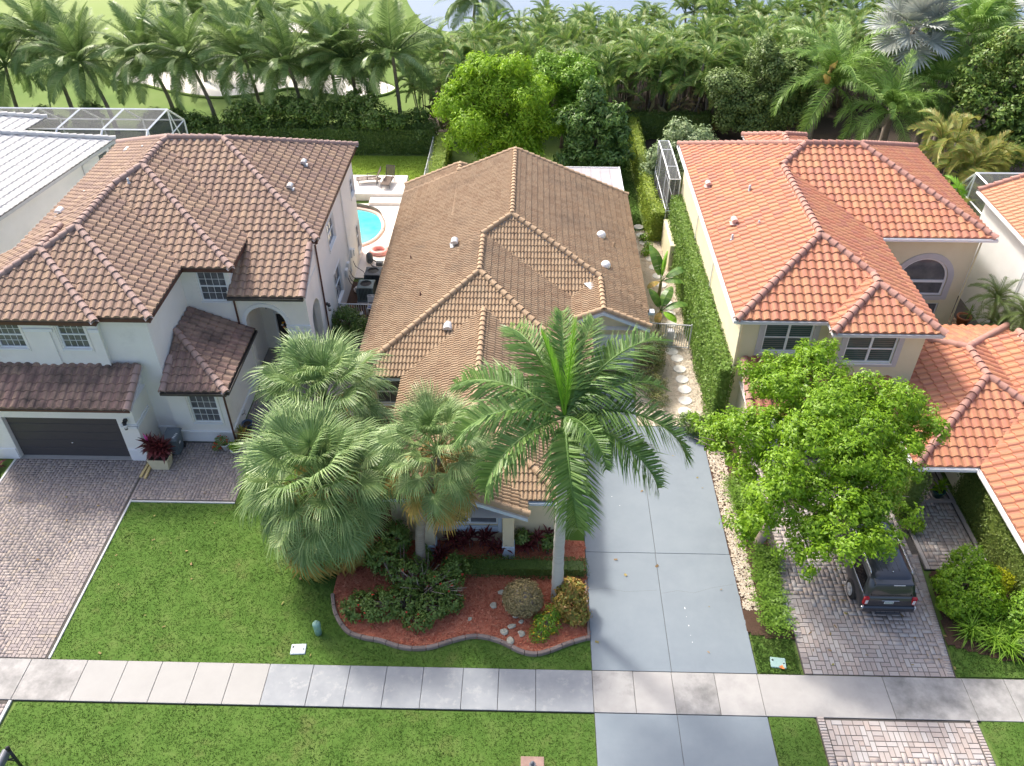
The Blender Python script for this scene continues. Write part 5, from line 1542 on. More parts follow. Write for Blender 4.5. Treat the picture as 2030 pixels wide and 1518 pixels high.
def box_hedge(name, label, x0, x1, y0, y1, z1, n, size, mat, core=True, rough=.07, z0=0.0, group=None, cat='hedge', lit=None, coremat=None):
    t = thing(name, label, cat, ((x0 + x1) / 2, (y0 + y1) / 2, 0), group=group)
    dx, dy, dz = x1 - x0, y1 - y0, z1 - z0
    ar = np.array([dx * dy, dx * dz, dx * dz, dy * dz, dy * dz]); k = rng.choice(5, n, p=ar / ar.sum())
    u, v = rng.random(n), rng.random(n)
    P = np.zeros((n, 3)); N = np.zeros((n, 3))
    for i, (f) in enumerate(((lambda u, v: np.stack([x0 + u * dx, y0 + v * dy, np.full_like(u, z1)], 1), (0, 0, 1)), (lambda u, v: np.stack([x0 + u * dx, np.full_like(u, y0), z0 + v * dz], 1), (0, -1, 0)),
                             (lambda u, v: np.stack([x0 + u * dx, np.full_like(u, y1), z0 + v * dz], 1), (0, 1, 0)), (lambda u, v: np.stack([np.full_like(u, x0), y0 + u * dy, z0 + v * dz], 1), (-1, 0, 0)),
                             (lambda u, v: np.stack([np.full_like(u, x1), y0 + u * dy, z0 + v * dz], 1), (1, 0, 0)))):
        m = k == i
        P[m] = f[0](u[m], v[m]); N[m] = f[1]
    wob = np.sin(P[:, 0] * 2.3 + P[:, 2] * 3.1) * np.sin(P[:, 1] * 1.9 + P[:, 2] * 2.2)
    P += N * (wob[:, None] * rough * 1.3 + rng.normal(0, rough, (n, 1)))
    P[:, 2] = np.maximum(P[:, 2], .02)
    V = leaf_quads(P, N + rng.normal(0, .45, (n, 3)) + np.array([0, 0, .3]), size)
    part('foliage', quads_mesh('foliage', V), mat, t)
    if core:
        mb = MB(); c = .10; mb.bx(x0 + c, x1 - c, y0 + c, y1 - c, z0, z1 - c); part('inner_growth', mb, coremat or mat, t)
    return t

# ---------------------------------------------------------------- palms
def frond_mesh(name, mat, L=3.5, n=60, leaf=.75, w=.035, droop=1.0, vee=.35, start=.14, fwd=.55, hang=.5, seed=0, curl=1.4, plum=.0, stemr=.03, stem=None, end=.35):
    """feather leaf along +X starting level; the rachis bends down by droop radians toward its tip."""
    r = random.Random(seed)
    mb = MB(); pts = []; p = Vector((0, 0, 0)); K = 26
    for i in range(K + 1):
        s = i / K; a = -droop * s ** curl
        pts.append(p.copy()); p = p + Vector((math.cos(a), 0, math.sin(a))) * (L / K)
    mb.tube(pts, [stemr * (1.2 - 1.1 * i / K) + .004 for i in range(K + 1)], 5)
    for i in range(n):
        s = start + (1 - start) * i / (n - 1)
        f = s * K; j = min(int(f), K - 1); b = pts[j].lerp(pts[j + 1], f - j)
        t = (pts[j + 1] - pts[j]).normalized(); up = Vector((-t.z, 0, t.x))
        q = (s - start) / (1 - start)
        ll = leaf * (min(1, .45 + q * 2.6) if q < .25 else (1 - (1 - end) * max(0, (q - .45) / .55) ** 1.6))
        for sd in (-1, 1):
            l2 = ll * r.uniform(.85, 1.12)
            v_ = vee + r.uniform(-.12, .12) + plum * r.uniform(-1.2, .9)
            fw = fwd + .5 * q + r.uniform(-.08, .08)
            d = (t * fw + Vector((0, sd, 0)) * math.cos(v_) + up * math.sin(v_)).normalized()
            m = b + d * l2 * .5
            d2 = (d + Vector((0, 0, -1)) * hang * r.uniform(.6, 1.4)).normalized()
            e = m + d2 * l2 * .5
            wv = t * w * .5 + up * (w * .18 * sd)
            mb.add([b - wv * .7, b + wv * .7, m + wv, m - wv, e], [(0, 1, 2, 3), (3, 2, 4)])
    me = mb.mesh(name); me.materials.append(mat)
    return me

def fan_mesh(name, mat, petiole=1.0, R=1.0, n=34, spread=2.2, droop=.5, tip=.35, seed=0, cost=.3, fold=.12, w=1.0, stiff=.55):
    """fan leaf along +X: petiole, then segments fused to about half their length, tips hanging."""
    r = random.Random(seed)
    mb = MB(); pts = []
    for i in range(9):
        s = i / 8; pts.append(Vector((petiole * s, 0, -droop * .25 * petiole * s * s)))
    mb.tube(pts, [.026 - .010 * i / 8 for i in range(9)], 5)
    c0 = pts[-1]; slope = -droop * .5
    for i in range(n):
        a = -spread + 2 * spread * i / (n - 1)
        rr = R * (.62 + .38 * math.cos(a * .62)) * r.uniform(.9, 1.08)
        org = c0 + Vector((cost * R * max(0, math.cos(a * .5)) * .6, 0, slope * cost * R * .4))
        d = Vector((math.cos(a), math.sin(a), 0))
        dz0 = slope * math.cos(a) + fold * abs(math.sin(a)) * 1.4
        d1 = (d + Vector((0, 0, dz0))).normalized()
        m = org + d1 * rr * stiff
        k = tip * r.uniform(.6, 1.5)
        d2 = (d1 + Vector((0, 0, -k))).normalized(); m2 = m + d2 * rr * (1 - stiff) * .55
        d3 = (d2 + Vector((r.uniform(-.2, .2), r.uniform(-.2, .2), -k * 1.6))).normalized(); e = m2 + d3 * rr * (1 - stiff) * .6
        sd = Vector((-math.sin(a), math.cos(a), 0))
        wm = rr * stiff * (2 * spread / n) * .56 * w
        f = Vector((0, 0, fold * .5 * (1 if i % 2 else -1) * rr * .12))
        mb.add([org - sd * .012, org + sd * .012, m + sd * wm + f, m - sd * wm - f, m2 + sd * wm * .62, m2 - sd * wm * .62, e], [(0, 1, 2, 3), (3, 2, 4, 5), (5, 4, 6)])
    me = mb.mesh(name); me.materials.append(mat)
    return me

def put(parent, name, me, loc, az, el, sc=1.0, roll=0.0, label=None):
    o = bpy.data.objects.new(name, me); COL.objects.link(o); o.parent = parent
    w = wl_of(parent)
    o.matrix_basis = Matrix.Translation(Vector(loc) - w) @ Matrix.Rotation(az, 4, 'Z') @ Matrix.Rotation(-el, 4, 'Y') @ Matrix.Rotation(roll, 4, 'X') @ Matrix.Scale(sc, 4)
    if label: o['label'] = label
    return o

def trunk_tube(base, pts, radii, n=12, rings=0):
    mb = MB()
    if rings:
        P = [Vector(base)] + [Vector(p) for p in pts]; out = []; rr = []
        S_ = smooth_pts(P, rings)
        for i, p in enumerate(S_):
            f = i / (len(S_) - 1) * (len(radii) - 1); j = min(int(f), len(radii) - 2)
            r0 = radii[j] + (radii[j + 1] - radii[j]) * (f - j)
            out.append(p); rr.append(r0 * (1.05 if i % 2 else .97))
        mb.tube(out, rr, n)
    else:
        mb.tube([base] + list(pts), radii, n)
    return mb

# ---- royal palm in the front bed
CZ = 9.3
OFF = (-.3, -.3, -.1)
rp = thing('royal_palm', 'tall royal palm with smooth pale trunk beside the blue-grey driveway', 'palm tree', (1.27, 19.5, 0))
part('trunk', trunk_tube((1.27, 19.5, -.05), [(1.25, 19.5, .5), (1.22, 19.5, 2.5), (1.22, 19.5, 5.0), (1.2, 19.5, 6.6)], [.27, .235, .20, .19, .165], 16, 8), m_royal, rp)
part('crownshaft', trunk_tube((1.2, 19.5, 6.5), [(1.19, 19.5, 6.9), (1.18, 19.5, 8.2), (1.18, 19.5, 9.35)], [.17, .19, .15, .09], 14, 5), m_crownshaft, rp)
RF = [frond_mesh('frond', l_royal, 4.0, 112, 1.15, .060, dr, .30, .10, .28, hg, sd, 1.5, .45, .045) for dr, hg, sd in ((1.4, .9, 1), (1.75, 1.05, 2), (1.0, .8, 3), (2.1, 1.05, 4))]
spear_me = frond_mesh('frond', l_spear, 3.2, 60, .62, .042, .15, .9, .12, 1.5, .10, 7, 1.5, .1, .04)
for az, el, k, sc in ((122, 52, 0, .98), (165, 33, 0, 1.0), (192, 28, 1, .98), (217, 8, 1, .98), (272, -8, 3, 1.08), (322, 14, 1, 1.02), (350, 26, 1, 1.12), (12, 46, 0, .85), (38, 50, 0, 1.1), (70, 60, 2, .85), (100, 70, 2, .85), (300, 34, 1, .7)):
    put(rp, 'frond', RF[k], (1.18, 19.5, CZ), rad(az), rad(el), sc, rad(rnd.uniform(-12, 12)))
put(rp, 'frond', spear_me, (1.18, 19.5, CZ), rad(75), rad(80), 1.0, label='bright young upright frond')
put(rp, 'frond', spear_me, (1.18, 19.5, CZ), rad(140), rad(74), .92, .8, label='bright young upright frond')

# ---- sabal palms
SF = [fan_mesh('fan_leaf', l_sabal, 1.55, 1.35, 50, 2.15, dr, tp, sd, .4, .18, .80, .45) for dr, tp, sd in ((.3, .6, 1), (.55, .95, 2), (.7, 1.2, 3), (.45, 1.05, 4))]
SO = [fan_mesh('fan_leaf', l_sabal_old, 1.6, 1.35, 40, 2.1, .7, .7, sd, .4, .16, .9) for sd in (5, 6)]
SD = [fan_mesh('dry_leaf', l_sabal_dry, 1.2, 1.2, 30, 1.7, .9, .9, sd, .4, .1, .7) for sd in (7, 8)]
def sabal(label, base, pts, radii, crown, n, sc, elmin, dry, old, seed, seedstalk=0, trunklabel=None, group='fan palms in the front yards'):
    r = random.Random(seed)
    t = thing('sabal_palm', label, 'palm tree', (base[0], base[1], 0), group=group)
    part('trunk', trunk_tube((base[0], base[1], -.05), pts, radii, 12, 8), m_bark_palm, t)
    for i in range(n):
        f = i / (n - 1); el = 86 + (elmin - 86) * f ** .95; az = i * 137.508 + r.uniform(-12, 12)
        me = SF[(0 if f < .25 else (r.choice((1, 3)) if f < .6 else r.choice((1, 2, 3))))]
        put(t, 'fan_leaf', me, (crown[0], crown[1], crown[2] + .25 * (1 - f)), rad(az), rad(el + r.uniform(-6, 6)), sc * r.uniform(.86, 1.08) * (.82 if f < .12 else 1), rad(r.uniform(-30, 30)))
    for i in range(old):
        put(t, 'fan_leaf', r.choice(SO), (crown[0], crown[1], crown[2] - .25), rad(i * 137.5 + 40), rad(elmin - r.uniform(-6, 14)), sc * r.uniform(.95, 1.1), rad(r.uniform(-20, 20)), label='yellowing drooping leaf')
    for i in range(dry):
        put(t, 'dry_leaf', r.choice(SD), (crown[0], crown[1], crown[2] - .4), rad(i * 137.5), rad(r.uniform(-82, -42)), sc * r.uniform(.75, 1.0), rad(r.uniform(-40, 40)))
    if seedstalk:
        mb = MB()
        for i in range(seedstalk):
            az = rad(i * 137.5 + 200); d = Vector((math.cos(az), math.sin(az), 0)); b = Vector(crown)
            L = r.uniform(1.3, 2.0) * sc
            P = [b, b + d * L * .45 + Vector((0, 0, .15)), b + d * L * .8 + Vector((0, 0, -.35)), b + d * L * .92 + Vector((0, 0, -1.0 * sc))]
            mb.tube(P, [.02, .016, .012, .006], 4)
            for k in range(90):
                s = r.uniform(.3, 1); q = (P[1].lerp(P[2], (s - .35) / .35) if s < .7 else P[2].lerp(P[3], (s - .7) / .3))
                e = q + Vector((r.uniform(-.3, .3), r.uniform(-.3, .3), r.uniform(-.5, -.05)))
                w = Vector((r.uniform(-1, 1), r.uniform(-1, 1), 0)) * .018
                mb.add([tuple(q - w), tuple(q + w), tuple(e)], [(0, 1, 2)])
        part('seed_stalks', mb, M('tan_seed_stalk', [lin(.20, .15, .04), lin(.32, .25, .08)], 4, .8, rw=.5), t)
    return t
sabal('large front fan palm on the left lawn with yellowing drooping skirt', (-7.45, 21.7), [(-7.5, 21.8, 1.5), (-7.6, 21.9, 3.2), (-7.6, 22.0, 4.1)], [.30, .26, .24, .22], (-7.65, 21.55, 3.85), 62, 1.12, -48, 16, 34, 21, 9)
sabal('fan palm standing behind the big skirted one near the white porch', (-8.8, 26.3), [(-8.8, 26.3, 2.0), (-8.6, 26.0, 3.6), (-8.3, 25.7, 4.6)], [.28, .25, .24, .22], (-8.2, 25.6, 4.5), 54, 1.03, -34, 8, 5, 22, 5)
sabal('leaning fan palm with bare curved trunk and brown seed stalks', (-4.02, 20.75), [(-4.0, 20.72, 1.2), (-3.9, 20.72, 2.6), (-3.55, 20.9, 4.2), (-3.2, 21.25, 5.7)], [.22, .19, .18, .19, .2], (-3.15, 21.3, 5.85), 38, .82, -22, 46, 9, 23, 18)

# ---- coconut palms along the golf course
KF = [frond_mesh('frond', l_coco, 4.4, 66, 1.05, .06, dr, vee, .16, .45, hg, sd, 1.6, .05, .04) for dr, vee, hg, sd in ((1.0, .05, .55, 11), (1.5, .0, .75, 12), (.6, .25, .35, 13))]
CO_LAB = ['coconut palm with crossing fronds at the far left edge', 'leaning coconut palm left of the sand bunker behind the pool cage', 'coconut palm right behind the left tip of the bunker', 'coconut palm with slanting bare trunk crossing the bunker edge',
          'coconut palm in front of the middle of the bunker', 'coconut palm with curved trunk rising out of the dark shrubs', 'slim coconut palm at the right half of the bunker', 'coconut palm with short trunk before the right end of the bunker', 'upright coconut palm on the grass right of the bunker',
          'coconut palm half hidden behind the leaning one on the left', 'coconut palm cut by the left border of the view', 'coconut palm beside the upper small bunker', 'coconut palm on the lake bank above the bright green tree', 'coconut palm at the top edge near the putting green']
COCO = [(-34.4, 64, 5.6, -1.2, 0), (-29.9, 65, 5.8, -.9, 1.0), (-26.2, 64, 5.9, -1.2, .2), (-22.1, 65, 5.6, -.3, .8), (-18.6, 64, 5.6, -.7, .3), (-15.8, 66, 5.6, -.2, 0), (-14.0, 65, 5.5, -.2, .1), (-10.5, 64, 6.2, -.2, .2), (-37.9, 66, 6.5, -.5, 0), (-41.0, 65, 4.9, .4, 0), (-23.0, 75, 5.6, .3, 0), (-5.6, 87, 4.6, .4, 0), (-29.6, 76, 5.8, .3, .2)]
LABI = [1, 2, 3, 4, 5, 6, 7, 8, 9, 10, 11, 12, 13]
def coco(i, x, y, z, lx, ly, label):
    r = random.Random(100 + i)
    bx_, by_ = x - lx, y + ly
    t = thing('coconut_palm', label, 'palm tree', (bx_, by_, 0), group='coconut palms along the golf course')
    part('trunk', trunk_tube((bx_, by_, -.05), [(bx_ + lx * .2, by_ - ly * .2, z * .4), (bx_ + lx * .6, by_ - ly * .6, z * .75), (x, y, z)], [.22, .15, .13, .12], 8, 7), m_bark_palm, t)
    n = 34
    for k in range(n):
        f = k / (n - 1); el = 80 - 100 * f ** .85; az = k * 137.5 + r.uniform(-15, 15) + i * 40
        put(t, 'frond', KF[2] if f < .34 else (KF[0] if f < .68 else KF[1]), (x, y, z), rad(az), rad(el + r.uniform(-7, 7)), r.uniform(.85, 1.08), rad(r.uniform(-45, 45)))
    return t
for i, (x, y, z, lx, ly) in enumerate(COCO):
    coco(i, x, y, z, lx, ly, CO_LAB[LABI[i]] if i < 13 else CO_LAB[0])

# ---- areca palm thicket at the back: every clump a thing, crown meshes shared
AF = [frond_mesh('frond', l_areca, 2.6, 26, .62, .075, dr, .55, .16, .7, .3, sd, 1.4, .05, .03) for dr, sd in ((1.6, 21), (2.1, 22), (1.1, 23))]
def areca_crown(seed, n=26, h=5.4, R=1.0, stems=9, fr=None):
    """several cane stems, each with a tuft of arching fronds, merged into one crown mesh."""
    r = random.Random(seed); fr = fr or AF
    Vs = []; Fs3 = []; Fs4 = []; o = 0
    dat = []
    for me in fr:
        v = np.empty(len(me.vertices) * 3, np.float32); me.vertices.foreach_get('co', v)
        dat.append((v.reshape(-1, 3), [tuple(p.vertices) for p in me.polygons]))
    V = []; F = []
    st = MB()
    for s in range(stems):
        a = r.uniform(0, 6.28); d = r.uniform(.1, 1) * R; hh = h * r.uniform(.62, 1.0)
        top = Vector((math.cos(a) * d * 1.5, math.sin(a) * d * 1.5, hh)); b = Vector((math.cos(a) * d * .6, math.sin(a) * d * .6, 0))
        st.tube([b, b.lerp(top, .5), top], [.07, .055, .045], 5)
        k = max(4, n // stems + r.randint(-1, 2))
        for i in range(k):
            el = r.uniform(10, 80) if i else 85; az = i * 137.5 + r.uniform(0, 60) + s * 50
            vv, ff = dat[r.randrange(len(dat))]
            Mx = np.array(Matrix.Translation(top) @ Matrix.Rotation(rad(az), 4, 'Z') @ Matrix.Rotation(rad(-el), 4, 'Y') @ Matrix.Rotation(r.uniform(-.6, .6), 4, 'X') @ Matrix.Scale(r.uniform(.75, 1.1), 4))
            w = vv @ Mx[:3, :3].T + Mx[:3, 3]
            V.append(w); F += [tuple(q + o for q in f) for f in ff]; o += len(w)
    me = bpy.data.meshes.new('crown'); me.from_pydata(np.concatenate(V).tolist(), [], F); me.update()
    return me, st.mesh('stems')
ARC = []
for sd in (31, 32, 33, 34):
    c, s = areca_crown(sd, 40, 5.4, 1.0, 8)
    c.materials.append(l_areca); s.materials.append(m_bark_palm); ARC.append((c, s))
# small number of distinct descriptions; clumps nothing tells apart share one label within the group
k = 0
SPOTS = []
for row, (y, x0, x1, st) in enumerate(((65.6, -8.4, 20, 2.1), (68.0, -7.2, 25, 2.2), (70.6, -6.4, 33, 2.3), (73.6, -5.8, 36, 2.5), (77.0, -5.0, 40, 2.7), (81.0, -3.5, 44, 3.0), (85.5, 2.0, 48, 3.3))):
    x = x0
    while x < x1:
        SPOTS.append((x + rnd.uniform(-.6, .6), y + rnd.uniform(-.8, .8), row)); x += st
for (x, y, row) in SPOTS:
    lab = 'areca palm clump in the front row of the dense thicket behind the gardens' if row == 0 else 'areca palm clump inside the dense thicket below the lake'
    t = thing('areca_palm', lab, 'palm tree', (x, y, 0), rnd.uniform(0, 6.28), group='areca palms of the thicket, front row' if row == 0 else 'areca palms of the thicket, inner rows')
    c, s = ARC[k % 4]; k += 1
    sc = rnd.uniform(.82, 1.1) * (1.0 if row < 4 else (.95 if x < 14 else 1.02)) * (.86 if (row == 0 and x < -6) else 1)
    if row >= 4 and x < 15: sc *= .80
    for nm, me in (('crown', c), ('stems', s)):
        o = bpy.data.objects.new(nm, me); COL.objects.link(o); o.parent = t; o.scale = (sc, sc, sc)
# dead hanging leaves on the shaded front of the thicket
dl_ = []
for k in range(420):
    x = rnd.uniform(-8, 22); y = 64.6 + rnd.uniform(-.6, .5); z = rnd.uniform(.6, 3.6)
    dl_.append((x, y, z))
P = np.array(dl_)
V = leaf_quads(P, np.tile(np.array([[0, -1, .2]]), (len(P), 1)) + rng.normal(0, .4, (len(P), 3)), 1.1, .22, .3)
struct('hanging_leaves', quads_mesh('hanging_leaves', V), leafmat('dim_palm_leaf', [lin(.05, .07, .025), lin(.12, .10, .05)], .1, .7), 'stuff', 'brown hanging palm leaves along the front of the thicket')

# ---- other palms at the upper right
QF = [frond_mesh('frond', l_queen, 3.9, 80, .8, .042, dr, .2, .12, .5, .8, sd, 1.3, .5, .04) for dr, sd in ((1.7, 41), (2.2, 42), (1.3, 43))]
def queen(label, x, y, z, n, base, sc=1.0, seed=1, spec=None):
    r = random.Random(seed)
    t = thing('queen_palm', label, 'palm tree', (base[0], base[1], 0), group='queen palms behind the red roof')
    part('trunk', trunk_tube((base[0], base[1], -.05), [(base[0], base[1], z * .5), (x, y, z)], [.24, .19, .16], 10, 8), m_bark_palm, t)
    for k in range(n):
        f = k / (n - 1); el = 88 - 88 * f ** 1.2; az = k * 137.5 + seed * 33
        put(t, 'frond', QF[k % 3], (x, y, z), rad(az), rad(el + r.uniform(-6, 6)), sc * r.uniform(.85, 1.08), rad(r.uniform(-20, 20)))
    return t
q1 = queen('tall queen palm with drooping crown left of the silver palm', 21.6, 60.0, 5.6, 26, (20.9, 60.6), 1.4, 3)
mb = MB(); P0 = Vector((21.2, 59.8, 5.5)); mb.tube([P0, P0 + Vector((-.35, -.3, .4)), P0 + Vector((-.5, -.4, .95)), P0 + Vector((-.3, -.4, 1.6)), P0 + Vector((0, -.3, 2.0))], [.05, .16, .30, .22, .03], 8); part('flower_spathe', mb, M('golden_spathe', [lin(.55, .36, .08), lin(.66, .46, .14)], 4, .7), q1)
queen('shorter queen palm with bright weeping fronds above the red roof', 25.0, 57.5, 4.6, 26, (24.4, 57.9), 1.15, 4)
BF = [fan_mesh('fan_leaf', l_bismarck, 1.5, 1.75, 34, 2.45, dr, .12, sd, .15, .22, 1.0, .62) for dr, sd in ((.15, 51), (.4, 52))]
BD = fan_mesh('dry_leaf', M('grey_dry_leaf', [lin(.20, .21, .21), lin(.32, .32, .31)], 2, .8, rw=.5), 1.4, 1.4, 24, 1.4, .9, .5, 53, .2, .1, .6)
def bismarck(label, x, y, z, n, sc, seed):
    t = thing('silver_palm', label, 'palm tree', (x, y, 0), group='silver fan palms at the upper right')
    part('trunk', trunk_tube((x, y, -.05), [(x, y, z * .5), (x, y, z)], [.32, .26, .24], 10, 7), m_bark_palm, t)
    r = random.Random(seed)
    for k in range(n):
        f = k / (n - 1); put(t, 'fan_leaf', BF[0 if f < .5 else 1], (x, y, z), rad(k * 137.5 + seed), rad(78 - 112 * f + r.uniform(-6, 6)), sc * r.uniform(.88, 1.06), rad(r.uniform(-25, 25)))
    for k in range(6): put(t, 'dry_leaf', BD, (x, y, z - .3), rad(k * 137.5), rad(-78 + r.uniform(-8, 8)), sc, 0)
    return t
bismarck('silver-blue fan palm with grey dead skirt at the top right', 27.2, 62.5, 8.9, 30, 1.12, 10)
bismarck('silver-blue fan palm cut by the right edge of the view', 36.6, 61.5, 9.6, 22, 1.0, 60)
SF2 = [fan_mesh('fan_leaf', l_queen, 1.3, 1.3, 34, 2.2, dr, .9, sd, .4, .15, .9) for dr, sd in ((.4, 61), (.7, 62))]
for (x, y, z, lab) in ((31.5, 63.0, 8.4, 'shaggy green fan palm right of the silver palm'), (28.9, 60.5, 5.2, 'low fan palm with brown leaf bases under the silver palm'), (33.5, 66.5, 8.2, 'green fan palm behind the dark tree at the upper right')):
    t = thing('sabal_palm', lab, 'palm tree', (x, y, 0), group='fan palms at the upper right')
    part('trunk', trunk_tube((x, y, -.05), [(x, y, z * .5), (x, y, z)], [.26, .22, .22], 10, 6), m_bark_palm, t)
    for k in range(34): put(t, 'fan_leaf', SF2[k % 2], (x, y, z), rad(k * 137.5), rad(84 - 120 * k / 33), rnd.uniform(.9, 1.15), rad(rnd.uniform(-20, 20)))
GF = [frond_mesh('frond', l_areca_orange, 2.7, 34, .62, .06, dr, .5, .2, .6, .35, sd, 1.25, .05, .035) for dr, sd in ((1.9, 71), (2.5, 72), (1.4, 73))]
for i, (x, y, h, lab) in enumerate(((26.6, 51.5, 5.6, 'orange-tinged golden palm nearest the red roof corner'), (27.6, 49.4, 4.4, 'golden palm with arching yellow fronds below the taller one'), (29.0, 51.0, 4.2, 'green golden palm clump against the dark hedge tree'), (28.3, 47.0, 3.7, 'golden palm with dry grey fronds beside the screen room'), (26.7, 47.2, 2.6, 'small bright palm at the foot of the golden palms'))):
    c, s = areca_crown(80 + i, 34, h, .75, 5, GF); c.materials.append(l_areca_orange if i != 4 else l_spear); s.materials.append(m_bark_palm)
    t = thing('golden_palm', lab, 'palm tree', (x, y, 0), group='golden palms beside the red roof')
    link_mesh('crown', c, None, t); link_mesh('stems', s, None, t)
PF = [frond_mesh('frond', l_pygmy, 1.5, 46, .30, .018, dr, .35, .1, .6, .25, sd, 1.2, .2, .02) for dr, sd in ((1.3, 91), (1.8, 92))]
def pygmy(label, base, crown, seed):
    t = thing('date_palm', label, 'palm tree', (base[0], base[1], 0), group='slender date palms by the white wall')
    part('trunk', trunk_tube((base[0], base[1], -.05), [tuple((base[k] + crown[k]) / 2 + (.1 if k == 0 else 0) if k < 2 else crown[2] * .5 for k in range(3)), crown], [.10, .075, .085], 8, 6), m_bark, t)
    for k in range(30):
        f = k / 29; put(t, 'frond', PF[k % 2], crown, rad(k * 137.5 + seed), rad(84 - 105 * f), rnd.uniform(.9, 1.1), rad(rnd.uniform(-20, 20)))
pygmy('slender date palm against the white wall, nearer the arched window', (23.7, 35.5), (23.4, 35.6, 3.5), 1)
pygmy('slender date palm against the white wall at the right border', (24.2, 33.8), (24.3, 34.4, 3.3), 2)
pygmy('lower leaning date palm between its two neighbours by the white wall', (23.9, 34.6), (23.7, 35.0, 2.2), 3)

# ---- broadleaf trees
# front right oak-like tree
OB = [(10.6, 22.2, 5.4, 2.1, 2.0, 1.5), (8.6, 23.7, 4.8, 1.6, 1.6, 1.1), (12.6, 23.4, 5.8, 2.0, 1.8, 1.4), (11.4, 25.4, 6.0, 1.9, 1.6, 1.3), (13.9, 25.0, 5.4, 1.6, 1.3, 1.0), (9.2, 20.6, 5.0, 1.5, 1.4, 1.1),
      (11.2, 19.7, 4.7, 1.5, 1.4, 1.1), (12.9, 21.5, 5.0, 1.3, 1.3, 1.0), (7.5, 24.6, 4.4, .9, .8, .6), (14.6, 23.6, 5.6, 1.0, .8, .6), (12.0, 27.4, 6.0, .9, .9, .6), (10.2, 26.6, 5.6, 1.2, 1.1, .8), (9.9, 18.9, 4.4, .9, .7, .6), (12.3, 19.3, 4.4, .8, .7, .5), (15.0, 25.0, 5.6, .8, .7, .5), (7.9, 19.9, 4.3, .6, .5, .4)]
broad_tree('shade_tree', 'bright green spreading tree over the brick driveway and the dark car', (9.45, 22.4), (10.0, 22.5, 2.6), OB, 1650, 22, .17, l_oak, r0=.2, clus_r=.34, aspect=.5, bark=m_twig, shell=.72) if False else None
OB = [(b[0] + OFF[0], b[1] + OFF[1], b[2] + OFF[2], *b[3:]) for b in OB]
ot = thing('shade_tree', 'bright green spreading tree over the pink-grey paver driveway and dark car', 'tree', (9.45, 22.4, 0))
mb = MB(); limbs(mb, (9.45, 22.4, 0), (10.0, 22.5, 2.6), [b[:3] for b in OB], .2, 5); part('trunk', mb, m_twig, ot)
part('crown', quads_mesh('crown', crown_leaves(lumpy(OB, 8, .36, 5, .8, .98), 3100, 22, .15, .25, .46, .74, .55)), l_oak, ot)

LB = [(-2.3, 58, 5.6, 2.6, 2.2, 2.5), (-4.2, 57.6, 4.6, 1.8, 1.8, 2.2), (-.3, 57.8, 5.0, 2.0, 2.0, 2.4), (-3.0, 57.2, 2.6, 2.2, 1.8, 2.0), (-.8, 57.2, 2.4, 2.2, 1.8, 2.0), (-3.6, 58.3, 7.0, 1.4, 1.3, 1.1), (-1.3, 58.2, 7.2, 1.5, 1.4, 1.0), (-5.2, 58.0, 5.6, .9, .9, .8), (.9, 58, 3.6, 1.2, 1.2, 1.6)]
broad_tree('lime_green_tree', 'large lime-green feathery tree directly behind the tan roof ridge', (-2.2, 58.4, 0), (-2.2, 58.2, 3.0), LB, 2100, 16, .26, l_lime, clus_r=.40, aspect=.34, r0=.2, shell=.8, droop=.35, up=.25)
broad_tree('lime_green_tree', 'smaller light green tree tucked between the lime tree and the palm thicket', (2.4, 62.0, 0), (2.4, 62.0, 3.6), [(2.4, 61.6, 5.4, 2.1, 1.9, 1.7), (.9, 61.8, 5.2, 1.5, 1.5, 1.5), (3.6, 61.5, 4.4, 1.4, 1.4, 1.5), (2.6, 60.6, 2.9, 1.9, 1.5, 1.7)], 900, 16, .24, l_lime2, clus_r=.36, aspect=.4, r0=.15)
broad_tree('glossy_leaf_tree', 'upright tree with glossy leaf rosettes beside the flat patio roof', (4.6, 57.6, 0), (4.6, 57.5, 3.0), [(4.4, 57.2, 5.6, .9, .9, 1.5), (5.6, 57.0, 4.6, .9, .9, 1.3), (3.4, 57.0, 3.6, 1.3, 1.2, 1.6), (4.9, 56.8, 2.8, 1.8, 1.5, 1.7), (6.2, 56.8, 2.2, 1.2, 1.2, 1.5), (3.4, 56.6, 1.5, 1.5, 1.2, 1.2), (5.2, 56.3, 1.2, 1.8, 1.2, 1.0)], 620, 14, .36, l_magnolia, clus_r=.30, aspect=.34, r0=.12)
broad_tree('grey_green_tree', 'big rounded grey-green tree behind the left corner of the red roof', (17.0, 62.6, 0), (17.2, 62.4, 2.6), [(15.6, 61.8, 4.0, 2.0, 1.8, 2.6), (18.4, 61.8, 4.6, 2.3, 2.0, 2.6), (16.9, 62.2, 6.6, 1.9, 1.7, 1.6), (20.2, 61.8, 3.8, 1.4, 1.4, 2.0), (19.5, 62.6, 6.4, 1.4, 1.4, 1.2), (17.2, 61.3, 2.5, 2.2, 1.5, 1.8), (14.7, 61.7, 2.6, 1.2, 1.2, 1.6)], 2500, 15, .20, l_grey, clus_r=.32, aspect=.5, r0=.22)
broad_tree('round_shrub', 'rounded pale green shrub at the end of the clipped hedge by the red roof', (10.2, 54.2, 0), (10.2, 54.2, 1.2), [(10.2, 54.0, 3.1, 2.1, 1.8, 1.9), (9.2, 53.6, 2.1, 1.4, 1.2, 1.6), (11.4, 53.8, 2.6, 1.5, 1.3, 1.6), (10.4, 53.6, 1.4, 1.8, 1.2, 1.2)], 950, 16, .19, leafmat('silvery_green_leaf', [lin(.10, .165, .075), lin(.16, .235, .115), lin(.26, .33, .18)], .2, .4), cat='shrub', clus_r=.26, r0=.08)
